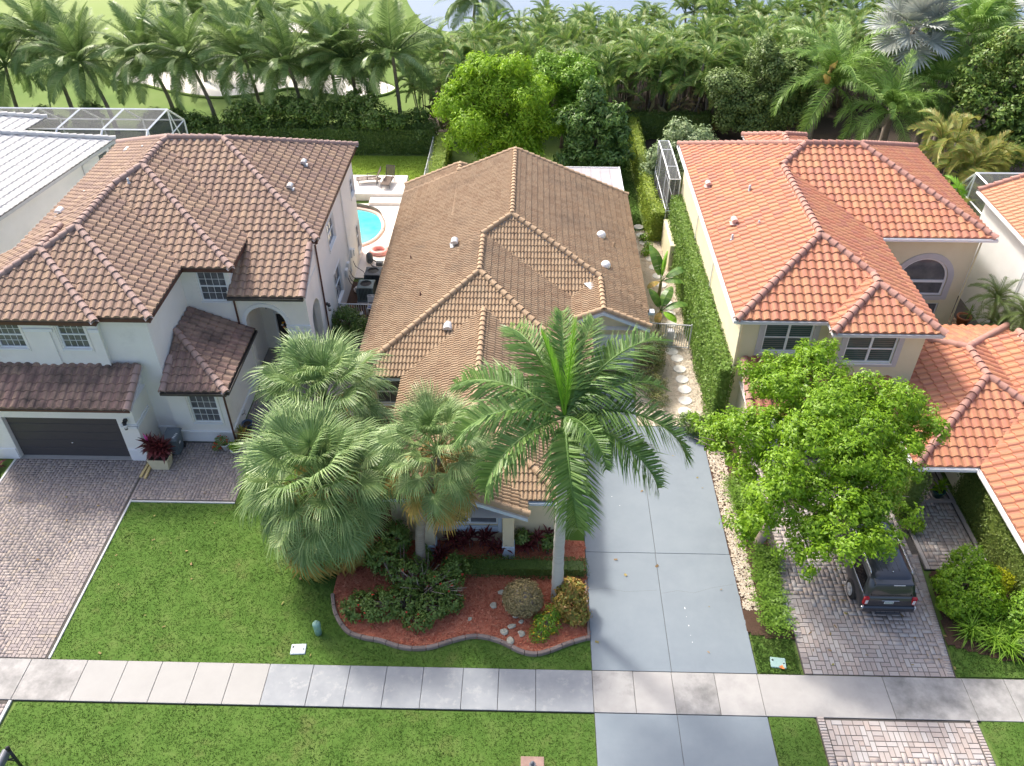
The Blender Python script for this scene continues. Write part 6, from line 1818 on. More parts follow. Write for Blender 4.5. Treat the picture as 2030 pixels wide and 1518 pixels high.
broad_tree('dark_green_tree', 'massive dark green tree filling the right border behind the golden palms', (33.6, 58.5, 0), (33.4, 58.2, 3.0), [(30.0, 57.5, 5.6, 1.8, 1.8, 2.8), (37.5, 58.0, 9.2, 3.0, 2.5, 2.4), (31.6, 56.8, 5.0, 2.6, 2.2, 3.4), (34.6, 57.0, 6.4, 3.2, 2.6, 3.4), (33.0, 57.6, 8.2, 2.4, 2.2, 1.9), (36.8, 57.0, 5.6, 3.0, 2.4, 4.0), (32.4, 55.6, 2.6, 2.6, 1.8, 2.4), (35.6, 55.4, 3.0, 3.0, 2.0, 2.8), (38.8, 57.5, 8, 3, 2.5, 2.5)], 2300, 15, .27, leafmat('dark_rust_tipped_leaf', [lin(.035, .085, .015), lin(.065, .135, .025), lin(.12, .20, .045), lin(.12, .19, .04), lin(.26, .16, .06)], .25, .45), clus_r=.36, r0=.3)
# shrubs under the coconut palms and along the golf edge
for i, (x, y, rx, h, lab) in enumerate(((-39.5, 61.3, 4.2, 2.6, 'dark shrub mass behind the pool cage at the left edge'), (-33.8, 61.5, 1.3, 2.9, 'small dark shrub round the foot of the leaning coconut palm'), (-27.2, 61.2, 3.4, 2.7, 'wide dark shrub beyond the right end of the pool cage'), (-20.8, 61.0, 1.8, 4.0, 'tall dark shrub between two coconut trunks'),
                                       (-17.2, 61.2, 2.4, 4.2, 'tallest dark shrub in the middle of the golf hedge'), (-13.2, 61.2, 1.9, 4.2, 'round dark shrub left of the bare grass gap'), (-9.8, 61.3, 1.8, 3.4, 'dark shrub at the right end of the golf hedge'))):
    n = max(2, int(rx * 1.2)); bl = []
    for k in range(n):
        f = (k + .5) / n * 2 - 1; bl.append((x + f * rx * .75, y + rnd.uniform(-.3, .3), h * rnd.uniform(.5, .62), rx / n * 1.25 + .4, 1.1, h * rnd.uniform(.42, .5)))
    broad_tree('dark_shrub', lab, (x, y, 0), (x, y, h * .3), bl, int(190 * rx), 15, .21, l_dark, cat='shrub', group='shrubs along the golf course', clus_r=.28, r0=.06)
box_hedge('clipped_hedge', 'long dark clipped hedge closing the lawn toward the golf course', -24.5, -7.2, 60.3, 61.4, 2.0, 15000, .17, l_hedge, rough=.10)
box_hedge('clipped_hedge', 'short clipped hedge between the boundary fence and lime tree', -7.05, -6.0, 52.5, 60.5, 1.7, 4200, .13, l_hedge_pale, rough=.06)
box_hedge('clipped_hedge', 'long narrow clipped hedge running back beside the red tiled house', 7.55, 8.25, 48.6, 64.3, 1.9, 9500, .14, l_hedge_pale, rough=.07)
box_hedge('clipped_hedge', 'tall near end of the hedge by the gravel path', 7.60, 8.5, 47.2, 48.7, 2.1, 1800, .14, l_hedge_pale, rough=.07)
box_hedge('clipped_hedge', 'shaded hedge under the palm thicket behind the patio roof', 5.5, 14.0, 63.6, 64.5, 2.0, 6000, .16, l_hedge, rough=.08)
box_hedge('creeping_fig_hedge', 'green creeping fig covering the long side wall of the yellow house', 8.60, 9.27, 29.5, 46.9, 3.45, 29000, .125, l_ivy, rough=.05)
box_hedge('creeping_fig_hedge', 'leafy fig cladding on the entry pier beside the walkway', 15.5, 16.25, 23.9, 25.6, 2.45, 3800, .10, l_ivy_dark, rough=.04)
box_hedge('creeping_fig_hedge', 'leafy fig cladding on the wing wall right of the walkway', 18.42, 18.68, 18.45, 25.5, 2.5, 9500, .10, l_ivy_dark, rough=.04)
box_hedge('creeping_fig_hedge', 'dark fig cladding on the street face of the right wing', 18.7, 23.0, 18.38, 18.62, 2.5, 4500, .10, l_ivy_dark, rough=.04)
box_hedge('creeping_fig_hedge', 'fig growing on the shaded entry wall behind the walkway', 16.3, 18.45, 27.35, 27.68, 2.4, 2600, .11, l_ivy_dark, rough=.04)

# ---- front bed planting
def shrub(name, label, blobs, nclus, per, size, mat, twigs=None, clus_r=.16, aspect=.5, up=.4, group=None, flowers=None, shell=.75, cat='shrub'):
    b0 = blobs[0]
    t = thing(name, label, cat, (b0[0], b0[1], 0), group=group)
    mb = MB(); r = random.Random(int(b0[0] * 100))
    for b in blobs:
        for k in range(3):
            e = Vector((b[0] + r.uniform(-.6, .6) * b[3], b[1] + r.uniform(-.6, .6) * b[4], b[2] + r.uniform(0, .7) * b[5]))
            s = Vector((b0[0] + r.uniform(-.15, .15), b0[1] + r.uniform(-.15, .15), 0))
            mb.tube([s, s.lerp(e, .5) + Vector((0, 0, .12)), e], [.028, .02, .007], 5)
    part('stems', mb, twigs or m_twig, t)
    part('foliage', quads_mesh('foliage', crown_leaves(blobs, nclus, per, size, clus_r, aspect, shell, up)), mat, t)
    if flowers:
        fm_, n, fs = flowers
        part('flowers', quads_mesh('flowers', crown_leaves(blobs, n, 5, fs, .05, .9, .98, .6)), fm_, t, kind='stuff')
    return t
IB = [(-4.4, 18.9, .55, .8, .7, .5), (-5.3, 18.7, .6, .8, .7, .55), (-6.2, 18.7, .5, .6, .6, .45), (-3.4, 18.7, .6, .7, .6, .5), (-4.4, 20.0, .8, .9, .7, .6), (-5.4, 20.6, 1.0, .8, .6, .8), (-3.0, 19.7, .9, .7, .6, .5), (-2.6, 20.2, 1.0, .5, .5, .5), (-5.0, 21.3, 1.3, .6, .5, .8), (-3.9, 18.2, .4, .6, .4, .35), (-2.7, 19.0, .5, .5, .4, .4)]
shrub('flowering_shrub', 'wide open flowering shrub with small red blooms filling the red mulch bed', IB, 1000, 13, .13, l_ixora, clus_r=.17, flowers=(f_red, 60, .06), shell=.7)
tw = MB(); r = random.Random(4)
for k in range(46):
    a = r.uniform(0, 6.28); d = r.uniform(.5, 1.9); s = Vector((-3.7, 19.6, .12)); e = s + Vector((math.cos(a) * d, math.sin(a) * d * .6, r.uniform(.5, 1.35)))
    tw.tube([s, s.lerp(e, .5) + Vector((r.uniform(-.2, .2), 0, .12)), e], [.03, .02, .008], 5)
solo('bare_branches', 'tangle of pale bare branches in the middle of the flowering shrub', 'branches', tw, m_twig)
shrub('clipped_ball_shrub', 'dusty olive-brown clipped ball shrub on the red mulch', [(-.05, 19.05, .70, .72, .66, .66)], 900, 14, .075, l_olive, clus_r=.09, shell=.93, aspect=.6)
cb_ = MB(); cb_.lathe([(.2, 0), (.42, .25), (.56, .6), (.52, .95), (.3, 1.2), (.05, 1.27)], (-.05, 19.05, .05), 14); solo('clipped_ball_shrub_heart', 'twiggy brown heart of the olive-brown ball shrub', 'shrub', cb_, m_twig)
shrub('croton', 'variegated yellow-orange croton bush beside the royal palm trunk', [(1.72, 18.9, .65, .62, .6, .62), (1.75, 19.2, .9, .55, .5, .45), (1.9, 18.6, .4, .5, .4, .4)], 330, 12, .15, l_croton, clus_r=.15, aspect=.42)
shrub('lantana', 'low orange-flowered plant at the front corner of the mulch bed', [(.85, 18.25, .3, .5, .45, .34), (.55, 17.8, .2, .35, .3, .24), (1.05, 18.6, .4, .35, .3, .35)], 210, 10, .075, l_lime2, clus_r=.13, flowers=(f_orange, 46, .045))
box_hedge('low_clipped_hedge', 'low dark clipped hedge between red bed and cream house wall', -3.2, 2.4, 20.5, 21.15, .55, 4600, .075, l_hedge, rough=.05)
def cordyline(label, x, y, h, seed, mat=l_cordy, group='dark red plants under the front window', n=26, sz=.5):
    r = random.Random(seed)
    t = thing('cordyline', label, 'plant', (x, y, 0), group=group)
    mb = MB(); lv = MB()
    for s in range(4):
        bx_, by_ = x + r.uniform(-.25, .25), y + r.uniform(-.18, .18); tp = Vector((bx_ + r.uniform(-.15, .15), by_ + r.uniform(-.15, .15), h * r.uniform(.55, 1)))
        mb.tube([(bx_, by_, 0), tp], [.02, .014], 5)
        for k in range(n // 2):
            az = k * 2.4 + r.uniform(0, .6); el = rad(80 - 95 * k / (n / 2)); L = sz * r.uniform(.7, 1.1)
            d = Vector((math.cos(az) * math.cos(el), math.sin(az) * math.cos(el), math.sin(el)))
            sd = Vector((-math.sin(az), math.cos(az), 0)) * L * .10
            p1 = tp + d * L * .5; p2 = p1 + (d + Vector((0, 0, -.5))).normalized() * L * .5
            lv.add([tuple(tp - sd * .4), tuple(tp + sd * .4), tuple(p1 + sd), tuple(p1 - sd), tuple(p2)], [(0, 1, 2, 3), (3, 2, 4)])
    part('stems', mb, m_twig, t); part('leaves', lv, mat, t)
    return t
for i, (x, y, h, lab) in enumerate(((-3.1, 21.95, .75, 'dark red plant left below the front window'), (-2.3, 21.85, .9, 'dark red plant under the middle of the front window'), (-1.55, 21.95, .8, 'dark red plant left of the house column'), (-1.15, 21.6, .6, 'small dark red plant touching the house column'), (.15, 21.9, .8, 'dark red plant right of the house column'), (.75, 21.95, .85, 'dark red plant by the right end of the cream front wall'), (-3.35, 21.3, .6, 'dark red plant by the leaning palm trunk'))):
    cordyline(lab, x, y, h, i)
for i, (x, y, lab) in enumerate(((-.1, 21.95, 'leafy green plant just right of the house column'), (1.0, 21.7, 'leafy green plant at the right end of the front wall'), (-3.95, 21.0, 'leafy green plant behind the leaning palm trunk'))):
    shrub('leafy_plant', lab, [(x, y, .7, .28, .22, .4)], 40, 10, .17, l_ixora, clus_r=.16, cat='plant', group='green plants along the front wall')
# ---- plants beside gate, path and walls
shrub('feathery_bush', 'feathery brownish-green bush in front of the aluminium side gate', [(6.3, 33.8, .9, .7, .8, .8), (6.0, 32.9, .8, .7, .7, .75), (6.6, 34.6, 1.0, .6, .5, .8), (6.2, 31.9, .6, .7, .6, .6), (6.4, 31.0, .4, .5, .5, .4)], 430, 14, .10, leafmat('brownish_green_leaf', [lin(.07, .105, .03), lin(.12, .15, .05), lin(.22, .19, .09)], .25, .6), clus_r=.20, aspect=.35)
shrub('dark_bush', 'dark low bush at the top of the driveway between path and fig wall', [(8.1, 29.0, .55, .65, .6, .55), (7.6, 29.3, .5, .5, .5, .5), (8.6, 28.5, .5, .5, .6, .5)], 260, 13, .12, l_dark, clus_r=.16)
shrub('rounded_bush', 'dark rounded bush between the white house and tan roof', [(-9.7, 36.6, .85, .95, .8, .85), (-9.0, 36.2, .7, .6, .6, .7), (-9.9, 35.7, .6, .8, .6, .6)], 480, 14, .12, l_dark, clus_r=.17)
def ferns(label, x0, x1, y0, y1, n, h, seed, name='fern_clump', mat=None):
    r = random.Random(seed); t = thing(name, label, 'fern', ((x0 + x1) / 2, (y0 + y1) / 2, 0), group='ferns in the strips beside the driveways')
    mb = MB()
    for k in range(n):
        c = Vector((r.uniform(x0, x1), r.uniform(y0, y1), 0))
        for j in range(9):
            az = j * .7 + r.uniform(0, .5); L = h * r.uniform(.7, 1.15); pts = []; p = c.copy(); el = rad(r.uniform(55, 82))
            for i in range(7):
                pts.append(p.copy()); e = el - i * .27; p = p + Vector((math.cos(az) * math.cos(e), math.sin(az) * math.cos(e), math.sin(e))) * L / 6
            sd = Vector((-math.sin(az), math.cos(az), 0))
            for i in range(6):
                w = .085 * math.sin(math.pi * (i + 1.2) / 7.5)
                for s in (-1, 1):
                    a = pts[i]; b = pts[i + 1]; o = a.lerp(b, .5) + sd * s * w + (b - a) * .35
                    mb.add([tuple(a), tuple(b.lerp(a, .35)), tuple(o)], [(0, 1, 2)])
    part('fronds', mb, mat or l_fern, t)
ferns('bright fern clump by the paver driveway, nearest the pavement', 9.0, 9.5, 18.3, 19.6, 26, .75, 1)
ferns('fern clump beside the paver driveway under the spreading tree', 9.1, 9.65, 19.7, 21.2, 26, .7, 2)
ferns('fern clump round the base of the spreading tree', 9.2, 9.85, 21.2, 22.1, 22, .75, 4)
ferns('shaded fern clump behind the trunk of the spreading tree', 8.9, 9.7, 22.8, 26.0, 44, .7, 3)
def shrub_row():
    shrub('leafy_bush', 'tall green bush between the dark car and the walkway', [(16.3, 19.9, .9, .95, .85, .85), (16.7, 20.6, 1.3, .65, .6, .8), (16.0, 19.2, .7, .75, .6, .65), (16.9, 19.3, .9, .75, .7, .8), (17.0, 20.0, 1.3, .6, .6, .6)], 800, 14, .115, l_oak, clus_r=.15)
    shrub('golden_bush', 'small yellow-green bush behind the tall green one at right', [(17.75, 20.1, .95, .6, .5, .5), (17.4, 19.7, .8, .45, .4, .4)], 260, 12, .095, l_yellow, clus_r=.12)
    shrub('leafy_bush', 'dark green bush cut by the right border near the wing', [(18.6, 19.0, .75, .8, .7, .75), (19.6, 18.7, .8, .8, .7, .8), (18.1, 18.7, .6, .7, .6, .6), (18.6, 17.9, .6, .7, .5, .6)], 560, 13, .13, l_lime2, clus_r=.16)
    shrub('lilac_shrub', 'pale lilac flowering shrub at the lower right border', [(18.2, 17.5, .45, .6, .5, .45), (18.9, 17.3, .5, .6, .5, .5)], 260, 12, .085, l_grey, clus_r=.14, flowers=(f_lilac, 60, .05))
shrub_row()
def grassy(label, x, y, seed, n=60, L=.6, mat=None, name='strappy_plant', group='strappy plants in the right bed', cat='plant'):
    r = random.Random(seed); t = thing(name, label, cat, (x, y, 0), group=group); mb = MB()
    for k in range(n):
        az = r.uniform(0, 6.28); el = rad(r.uniform(25, 85)); l = L * r.uniform(.7, 1.2)
        b = Vector((x + r.uniform(-.08, .08), y + r.uniform(-.08, .08), 0)); d = Vector((math.cos(az) * math.cos(el), math.sin(az) * math.cos(el), math.sin(el))); sd = Vector((-math.sin(az), math.cos(az), 0)) * .018
        m = b + d * l * .6; e = m + (d + Vector((0, 0, -.9))).normalized() * l * .5
        mb.add([tuple(b - sd), tuple(b + sd), tuple(m + sd), tuple(m - sd), tuple(e)], [(0, 1, 2, 3), (3, 2, 4)])
    part('leaves', mb, mat or l_fern, t)
for i, (x, y, lab) in enumerate(((16.2, 18.3, 'strappy plant behind the paver edge near the dark car'), (16.9, 17.9, 'strappy plant in the bare soil of the right bed'), (17.0, 18.5, 'strappy plant in front of the tall green bush'), (17.6, 18.1, 'strappy plant at the middle of the right bed'), (17.3, 17.6, 'strappy plant at the grass edge of the right bed'), (18.0, 18.4, 'strappy plant left of the dark border bush'))):
    grassy(lab, x, y, i, 110, .95, l_lime2)
# banana plants by the path
def banana(label, x, y, h, leaves, seed):
    t = thing('banana_plant', label, 'plant', (x, y, 0), group='banana plants beside the tan roof')
    part('stem', trunk_tube((x, y, -.02), [(x + .03, y, h * .5), (x + .05, y + .05, h)], [.13, .1, .07], 8, 3), M('banana_stem', [lin(.14, .17, .05), lin(.26, .19, .08)], 4, .7), t)
    for (az, el, L, mat, w) in leaves:
        mb = MB(); pts = []; p = Vector((0, 0, 0)); K = 12
        for i in range(K + 1):
            s = i / K; a = rad(el) - 1.25 * s ** 1.7; pts.append(p.copy()); p = p + Vector((math.cos(a), 0, math.sin(a))) * L / K
        mb.tube(pts, [.03 - .024 * i / K for i in range(K + 1)], 5)
        r = random.Random(seed + int(az))
        for i in range(2, K):
            ww = w * math.sin(math.pi * min(1, (i - 1.2) / (K - 1.4))) ** .6; w2 = w * math.sin(math.pi * min(1, max(.02, (i - .2) / (K - 1.4)))) ** .6 if i < K - 1 else .02
            for s in (-1, 1):
                g = r.choice((0, 0, .04)); dz = .10 * s * 0 - .10
                mb.add([tuple(pts[i] + Vector((0, 0, .012))), tuple(pts[i + 1].lerp(pts[i], g) + Vector((0, 0, .012))), tuple(pts[i + 1].lerp(pts[i], g) + Vector((.06, s * w2, dz * w2 * 3 + .05))), tuple(pts[i] + Vector((.06, s * ww, dz * ww * 3 + .05)))], [(0, 1, 2, 3)])
        me = mb.mesh('leaf'); me.materials.append(mat)
        put(t, 'leaf', me, (x + .05, y + .05, h), rad(az), 0.0)
banana('taller banana plant with an upright leaf beside the tan roof edge', 7.35, 40.0, 1.5, [(118, 72, 2.2, l_banana, .36), (20, 38, 2.0, l_banana, .32), (340, 30, 1.3, l_banana, .32), (70, 85, 1.8, l_spear, .12), (215, 12, 1.0, l_sabal_old, .22)], 1)
banana('lower banana plant nearest the aluminium side gate', 7.1, 37.6, 1.1, [(60, 58, 1.6, l_banana, .32), (8, 34, 1.6, l_banana, .30), (130, 66, 1.4, l_banana, .28), (320, 5, 1.1, l_spear, .28), (250, 0, .9, l_sabal_old, .2)], 2)
for i, (x, y) in enumerate(((7.3, 47.3), (7.5, 46.2), (7.2, 45.5))):
    shrub('small_plant', ['small flowering plant at the far end of the gravel path', 'small green plant in the gravel by the far stepping stones', 'low green plant beside the tan roof on the gravel'][i], [(x, y, .25, .3, .3, .25)], 50, 9, .09, l_lime2, clus_r=.12, cat='plant', group='small plants in the side gravel')
# ================================================================ SMALL THINGS
# ---- dark car on the paver driveway, rear toward the street
CX0, CY0 = 13.40, 18.98
car = thing('parked_car', 'black full-size sport utility car parked under the spreading tree', 'car', (CX0, CY0, 0))
def rring(x, y0, y1, z, r=.2, n=5):
    pts = []
    for (cx, cy, a0) in ((x - r, y0 + r, -90), (x - r, y1 - r, 0), (-x + r, y1 - r, 90), (-x + r, y0 + r, 180)):
        for k in range(n + 1):
            a = rad(a0 + 90 * k / n); pts.append((CX0 + cx + r * math.cos(a), CY0 + cy + r * math.sin(a), z))
    return pts
def loft(rings, cap0=True, cap1=True, smooth=True):
    mb = MB(); n = len(rings[0]); vs = [p for r in rings for p in r]; fs = []
    for i in range(len(rings) - 1):
        for k in range(n): fs.append((i * n + k, i * n + (k + 1) % n, (i + 1) * n + (k + 1) % n, (i + 1) * n + k))
    mb.add(vs, fs, smooth)
    if cap0: mb.add(rings[0], [tuple(reversed(range(n)))])
    if cap1: mb.add(rings[-1], [tuple(range(n))])
    return mb
body = loft([rring(.90, .12, 5.05, .30, .2), rring(.98, .04, 5.14, .48, .24), rring(1.015, .0, 5.18, .72, .26), rring(1.02, .05, 5.14, .95, .26), rring(.985, .10, 5.02, 1.12, .26), rring(.95, .13, 4.9, 1.15, .26)])
part('body', body, m_car, car)
cabin = loft([rring(.955, .12, 4.15, 1.13, .24), rring(.90, .20, 3.85, 1.42, .26), rring(.82, .32, 3.45, 1.70, .28), rring(.78, .40, 3.30, 1.79, .28), rring(.70, .55, 3.1, 1.85, .3), rring(.45, .8, 2.8, 1.88, .3)])
part('cabin', cabin, m_car, car)
W = lambda x, y, z: (CX0 + x, CY0 + y, z)
g = MB(); g.add([W(-.74, .135, 1.19), W(.74, .135, 1.19), W(.66, .30, 1.64), W(-.66, .30, 1.64)], [(0, 1, 2, 3)]); part('rear_window', g, m_carglass, car)
g = MB(); g.add([W(-.74, 4.12, 1.17), W(.74, 4.12, 1.17), W(.62, 3.45, 1.70), W(-.62, 3.45, 1.70)], [(3, 2, 1, 0)]); part('windscreen', g, m_carglass, car)
for s in (-1, 1):
    for (y0, y1, yt0, yt1) in ((.42, 1.35, .58, 1.35), (1.42, 2.45, 1.42, 2.42), (2.52, 3.75, 2.5, 3.25)):
        g = MB(); g.add([W(s * .958, y0, 1.19), W(s * .958, y1, 1.19), W(s * .845, yt1, 1.66), W(s * .845, yt0, 1.66)], [(0, 1, 2, 3)]); part('side_window', g, m_carglass, car)
    mb = MB(); mb.tube([W(s * .965, .35, 1.165), W(s * .965, 3.9, 1.165)], .012, 5); part('chrome_strip', mb, m_chrome, car)
    mb = MB(); mb.tube([W(s * .74, .62, 1.82), W(s * .745, .72, 1.90), W(s * .745, 2.9, 1.90), W(s * .74, 3.0, 1.82)], .018, 6); part('roof_rail', mb, m_chrome, car)
    mb = MB(); mb.box(W(s * 1.10, 3.55, 1.22), (.2, .12, .16), 0, .03); part('wing_mirror', mb, m_car, car)
    mb = MB(); mb.bx(CX0 + s * .87 - .10, CX0 + s * .87 + .10, CY0 + .03, CY0 + .16, .76, 1.14, .03); tl = part('tail_light', mb, m_red_lamp, car)
    mb = MB(); mb.bx(CX0 + s * .86 - .05, CX0 + s * .86 + .05, CY0 + .015, CY0 + .03, .84, 1.04, .006); part('reversing_lamp', mb, m_clear_lamp, tl)
    mb = MB(); mb.bx(CX0 + s * .91 - .09, CX0 + s * .91 + .09, CY0 - .035, CY0 + .05, .56, .72, .02); part('bumper_corner', mb, m_chrome if s < 0 else m_clear_lamp, car)
    for y in (1.02, 4.05):
        wv = [(CX0 + s * .93, CY0 + y)]
        wh = MB(); prof = [(.24, -.12), (.36, -.125), (.395, -.09), (.40, 0), (.395, .09), (.36, .125), (.24, .12)]
        me = None
        lm = MB(); lm.lathe(prof, (0, 0, 0), 22)
        Mx = Matrix.Translation((s * .925, y, .40)) @ Matrix.Rotation(rad(90 * s), 4, 'Y')
        mt = lm.mesh('wheel'); wheel = link_mesh('wheel', mt, m_tyre, car, Mx)
        rm = MB(); rm.lathe([(.23, .10), (.25, .150), (.235, .155), (.215, .130), (.06, .125), (.05, .15), (.01, .155)], (0, 0, 0), 22)
        for k in range(6):
            a = k * math.pi / 3; rm.box((.13 * math.cos(a), .13 * math.sin(a), .145), (.2, .07, .03), a, .008)
        link_mesh('rim', rm.mesh('rim'), m_alloy, wheel)
for k in range(6):
    x = -.52 + k * .208; mb = MB(); mb.bx(CX0 + x - .010, CX0 + x + .010, CY0 + .72, CY0 + 2.8, 1.86, 1.889 if abs(x) < .45 else 1.868, .004); part('roof_rib', mb, m_car, car)
mb = MB(); mb.bx(CX0 - .70, CX0 + .70, CY0 + .16, CY0 + .50, 1.72, 1.78, .025); sp_ = part('spoiler', mb, m_car, car)
mb = MB(); mb.bx(CX0 - .05, CX0 + .36, CY0 + .145, CY0 + .165, 1.735, 1.768, .004); part('brake_light', mb, m_clear_lamp, sp_)
mb = MB(); mb.bx(CX0 - .97, CX0 + .97, CY0 - .06, CY0 + .10, .46, .74, .05); mb.bx(CX0 - .45, CX0 + .45, CY0 - .09, CY0 - .05, .36, .46, .01); part('bumper', mb, m_car, car)
mb = MB(); mb.bx(CX0 - .22, CX0 + .12, CY0 + .012, CY0 + .022, .86, 1.00, .004); lp_ = part('licence_plate', mb, m_plate, car)
mb = MB()
for k in range(6): mb.bx(CX0 - .19 + k * .05, CX0 - .155 + k * .05, CY0 + .008, CY0 + .011, .90, .955)
part('plate_characters', mb, m_ink_green, lp_)
mb = MB(); mb.bx(CX0 - .34, CX0 + .30, CY0 + .00, CY0 + .03, 1.03, 1.055, .006); part('chrome_strip', mb, m_chrome, car)
mb = MB()
for k in range(5): mb.bx(CX0 - .72 + k * .055, CX0 - .68 + k * .055, CY0 + .02, CY0 + .032, .77, .80)
part('badge_letters', mb, m_chrome, car)
mb = MB(); mb.lathe([(.03, 0), (.028, .05), (.01, .06)], W(.05, .68, 1.86), 8); part('antenna', mb, m_chrome, car)

# ---- left house front: bin, planters, pots, lumber
t = thing('wheelie_bin', 'blue-grey wheeled rubbish bin by the white garage wall', 'bin', (-15.95, 27.25, 0))
mb = MB(); vs = []
for (z, a, b) in ((.08, .25, .28), (1.0, .31, .36)): vs += [(-15.95 + sx * a, 27.3 + sy * b, z) for sx, sy in ((-1, -1), (1, -1), (1, 1), (-1, 1))]
mb.add(vs, [(3, 2, 1, 0), (4, 5, 6, 7), (0, 1, 5, 4), (1, 2, 6, 5), (2, 3, 7, 6), (3, 0, 4, 7)]); part('tub', mb, m_bin, t)
mb = MB(); mb.add([(-16.30, 26.88, 1.01), (-15.60, 26.88, 1.01), (-15.60, 27.70, 1.07), (-16.30, 27.70, 1.07), (-16.25, 26.93, 1.09), (-15.65, 26.93, 1.09), (-15.65, 27.65, 1.15), (-16.25, 27.65, 1.15)], [(4, 5, 6, 7), (0, 1, 5, 4), (1, 2, 6, 5), (2, 3, 7, 6), (3, 0, 4, 7), (3, 2, 1, 0)]); lid = part('lid', mb, m_bin, t)
mb = MB()
for k in range(4): mb.add([(-15.82 + .028 * k, 27.0 + .085 * k, 1.101 + .007 * k), (-15.70 + .02 * k, 27.0 + .085 * k, 1.101 + .007 * k), (-15.71 + .02 * k, 27.035 + .085 * k, 1.104 + .007 * k), (-15.82 + .028 * k, 27.05 + .085 * k, 1.105 + .007 * k)], [(0, 1, 2, 3)])
part('handwritten_number', mb, m_white_ink, lid)
for s in (-1, 1):
    mb = MB(); mb.lathe([(.04, -.03), (.12, -.03), (.12, .03), (.04, .03)], (0, 0, 0), 14); link_mesh('wheel', mb.mesh('wheel'), m_black, t, Matrix.Translation((s * .27, .38, .12)) @ Matrix.Rotation(rad(90), 4, 'Y'))
mb = MB(); mb.bx(-15.642, -15.632, 27.15, 27.3, .62, .72); part('sticker', mb, m_white_ink, t)
t = thing('square_planter', 'square beige planter box standing before the rubbish bin', 'planter', (-16.3, 26.35, 0), rz=0)
mb = MB(); vs = []
for (z, a, h_) in ((0.01, .36, .24), (.62, .46, .30)): vs += [(-16.27 + sx * a, 26.33 + sy * h_, z) for sx, sy in ((-1, -1), (1, -1), (1, 1), (-1, 1))]
vs += [(-16.27 + sx * .43, 26.33 + sy * .27, .62) for sx, sy in ((-1, -1), (1, -1), (1, 1), (-1, 1))] + [(-16.27 + sx * .42, 26.33 + sy * .26, .56) for sx, sy in ((-1, -1), (1, -1), (1, 1), (-1, 1))]
mb.add(vs, [(3, 2, 1, 0), (0, 1, 5, 4), (1, 2, 6, 5), (2, 3, 7, 6), (3, 0, 4, 7), (4, 5, 9, 8), (5, 6, 10, 9), (6, 7, 11, 10), (7, 4, 8, 11), (8, 9, 13, 12), (9, 10, 14, 13), (10, 11, 15, 14), (11, 8, 12, 15)]); part('box', mb, m_planter, t)
mb = MB(); mb.add([(-16.27 + sx * .425, 26.33 + sy * .265, .57) for sx, sy in ((-1, -1), (1, -1), (1, 1), (-1, 1))], [(0, 1, 2, 3)]); part('soil', mb, m_soil, t)
def rosette_plant(name, label, x, y, z, n, L, mat, seed, group=None, w=.1, stems=3, spread=.22, cat='potted plant', pink=False):
    r = random.Random(seed); t = thing(name, label, cat, (x, y, z), group=group)
    mb = MB(); lv = MB(); pk = MB()
    for s in range(stems):
        b = Vector((x + r.uniform(-spread, spread), y + r.uniform(-spread * .6, spread * .6), z)); tp = b + Vector((r.uniform(-.1, .1), r.uniform(-.1, .1), L * r.uniform(.45, 1.0)))
        mb.tube([b, tp], [.022, .014], 5)
        for k in range(n):
            az = k * 2.4 + r.uniform(0, .5); el = rad(82 - 105 * k / n); l = L * r.uniform(.75, 1.1)
            d = Vector((math.cos(az) * math.cos(el), math.sin(az) * math.cos(el), math.sin(el))); sd = Vector((-math.sin(az), math.cos(az), 0)) * l * w
            p0 = tp - Vector((0, 0, .25 * k / n)); p1 = p0 + d * l * .5; p2 = p1 + (d + Vector((0, 0, -.55))).normalized() * l * .5
            (pk if pink and k < 2 and s == 1 else lv).add([tuple(p0 - sd * .4), tuple(p0 + sd * .4), tuple(p1 + sd), tuple(p1 - sd), tuple(p2)], [(0, 1, 2, 3), (3, 2, 4)])
    part('stems', mb, m_twig, t); part('leaves', lv, mat, t)
    if pk.v: part('new_leaves', pk, f_pink, t)
    return t
rosette_plant('cordyline', 'big dark red cordyline growing in the square beige planter', -16.3, 26.35, .58, 26, .62, l_cordy, 5, stems=7, spread=.34, pink=True)
for i, (x0, y0) in enumerate(((-16.98, 25.62), (-16.80, 25.55))):
    mb = MB(); mb.box((x0 + .03, y0 + .42, .065), (.11, .95, .09), rad(-3 + i * 5), .006)
    solo('lumber_piece', ['new timber length beside the planter, on the garage door side', 'new timber length touching the beige planter'][i], 'timber', mb, m_lumber, group='timber lengths by the planter')
def pot(name, label, x, y, r0, h, mat, group=None):
    t = thing(name, label, 'flower pot', (x, y, 0), group=group)
    mb = MB(); mb.lathe([(r0 * .68, .01), (r0, h * .85), (r0 * 1.08, h * .86), (r0 * 1.08, h), (r0 * .92, h), (r0 * .9, h * .88), (.01, h * .86)], (x, y, 0), 16); part('shell', mb, mat, t)
    mb = MB(); mb.lathe([(r0 * .89, h * .85), (r0 * .6, h * .90), (.01, h * .91)], (x, y, 0), 12); part('soil', mb, m_soil, t)
    return t
pot('flower_pot', 'white pot holding the red flowering plant by the bay window', -13.75, 27.5, .19, .36, m_white_trim)
shrub('flowering_plant', 'red flowering plant spilling out of a white pot', [(-13.85, 27.5, .52, .32, .28, .24), (-14.05, 27.35, .36, .2, .2, .2)], 90, 9, .07, l_ixora, clus_r=.11, flowers=(f_red, 22, .06), cat='potted plant')
pot('flower_pot', 'wide white pot nearest the big fan palm', -13.2, 27.25, .23, .30, m_white_trim)
shrub('leafy_plant', 'bright green plant in the wide white pot', [(-13.2, 27.25, .42, .25, .22, .2)], 46, 9, .09, l_lime, clus_r=.11, cat='potted plant')
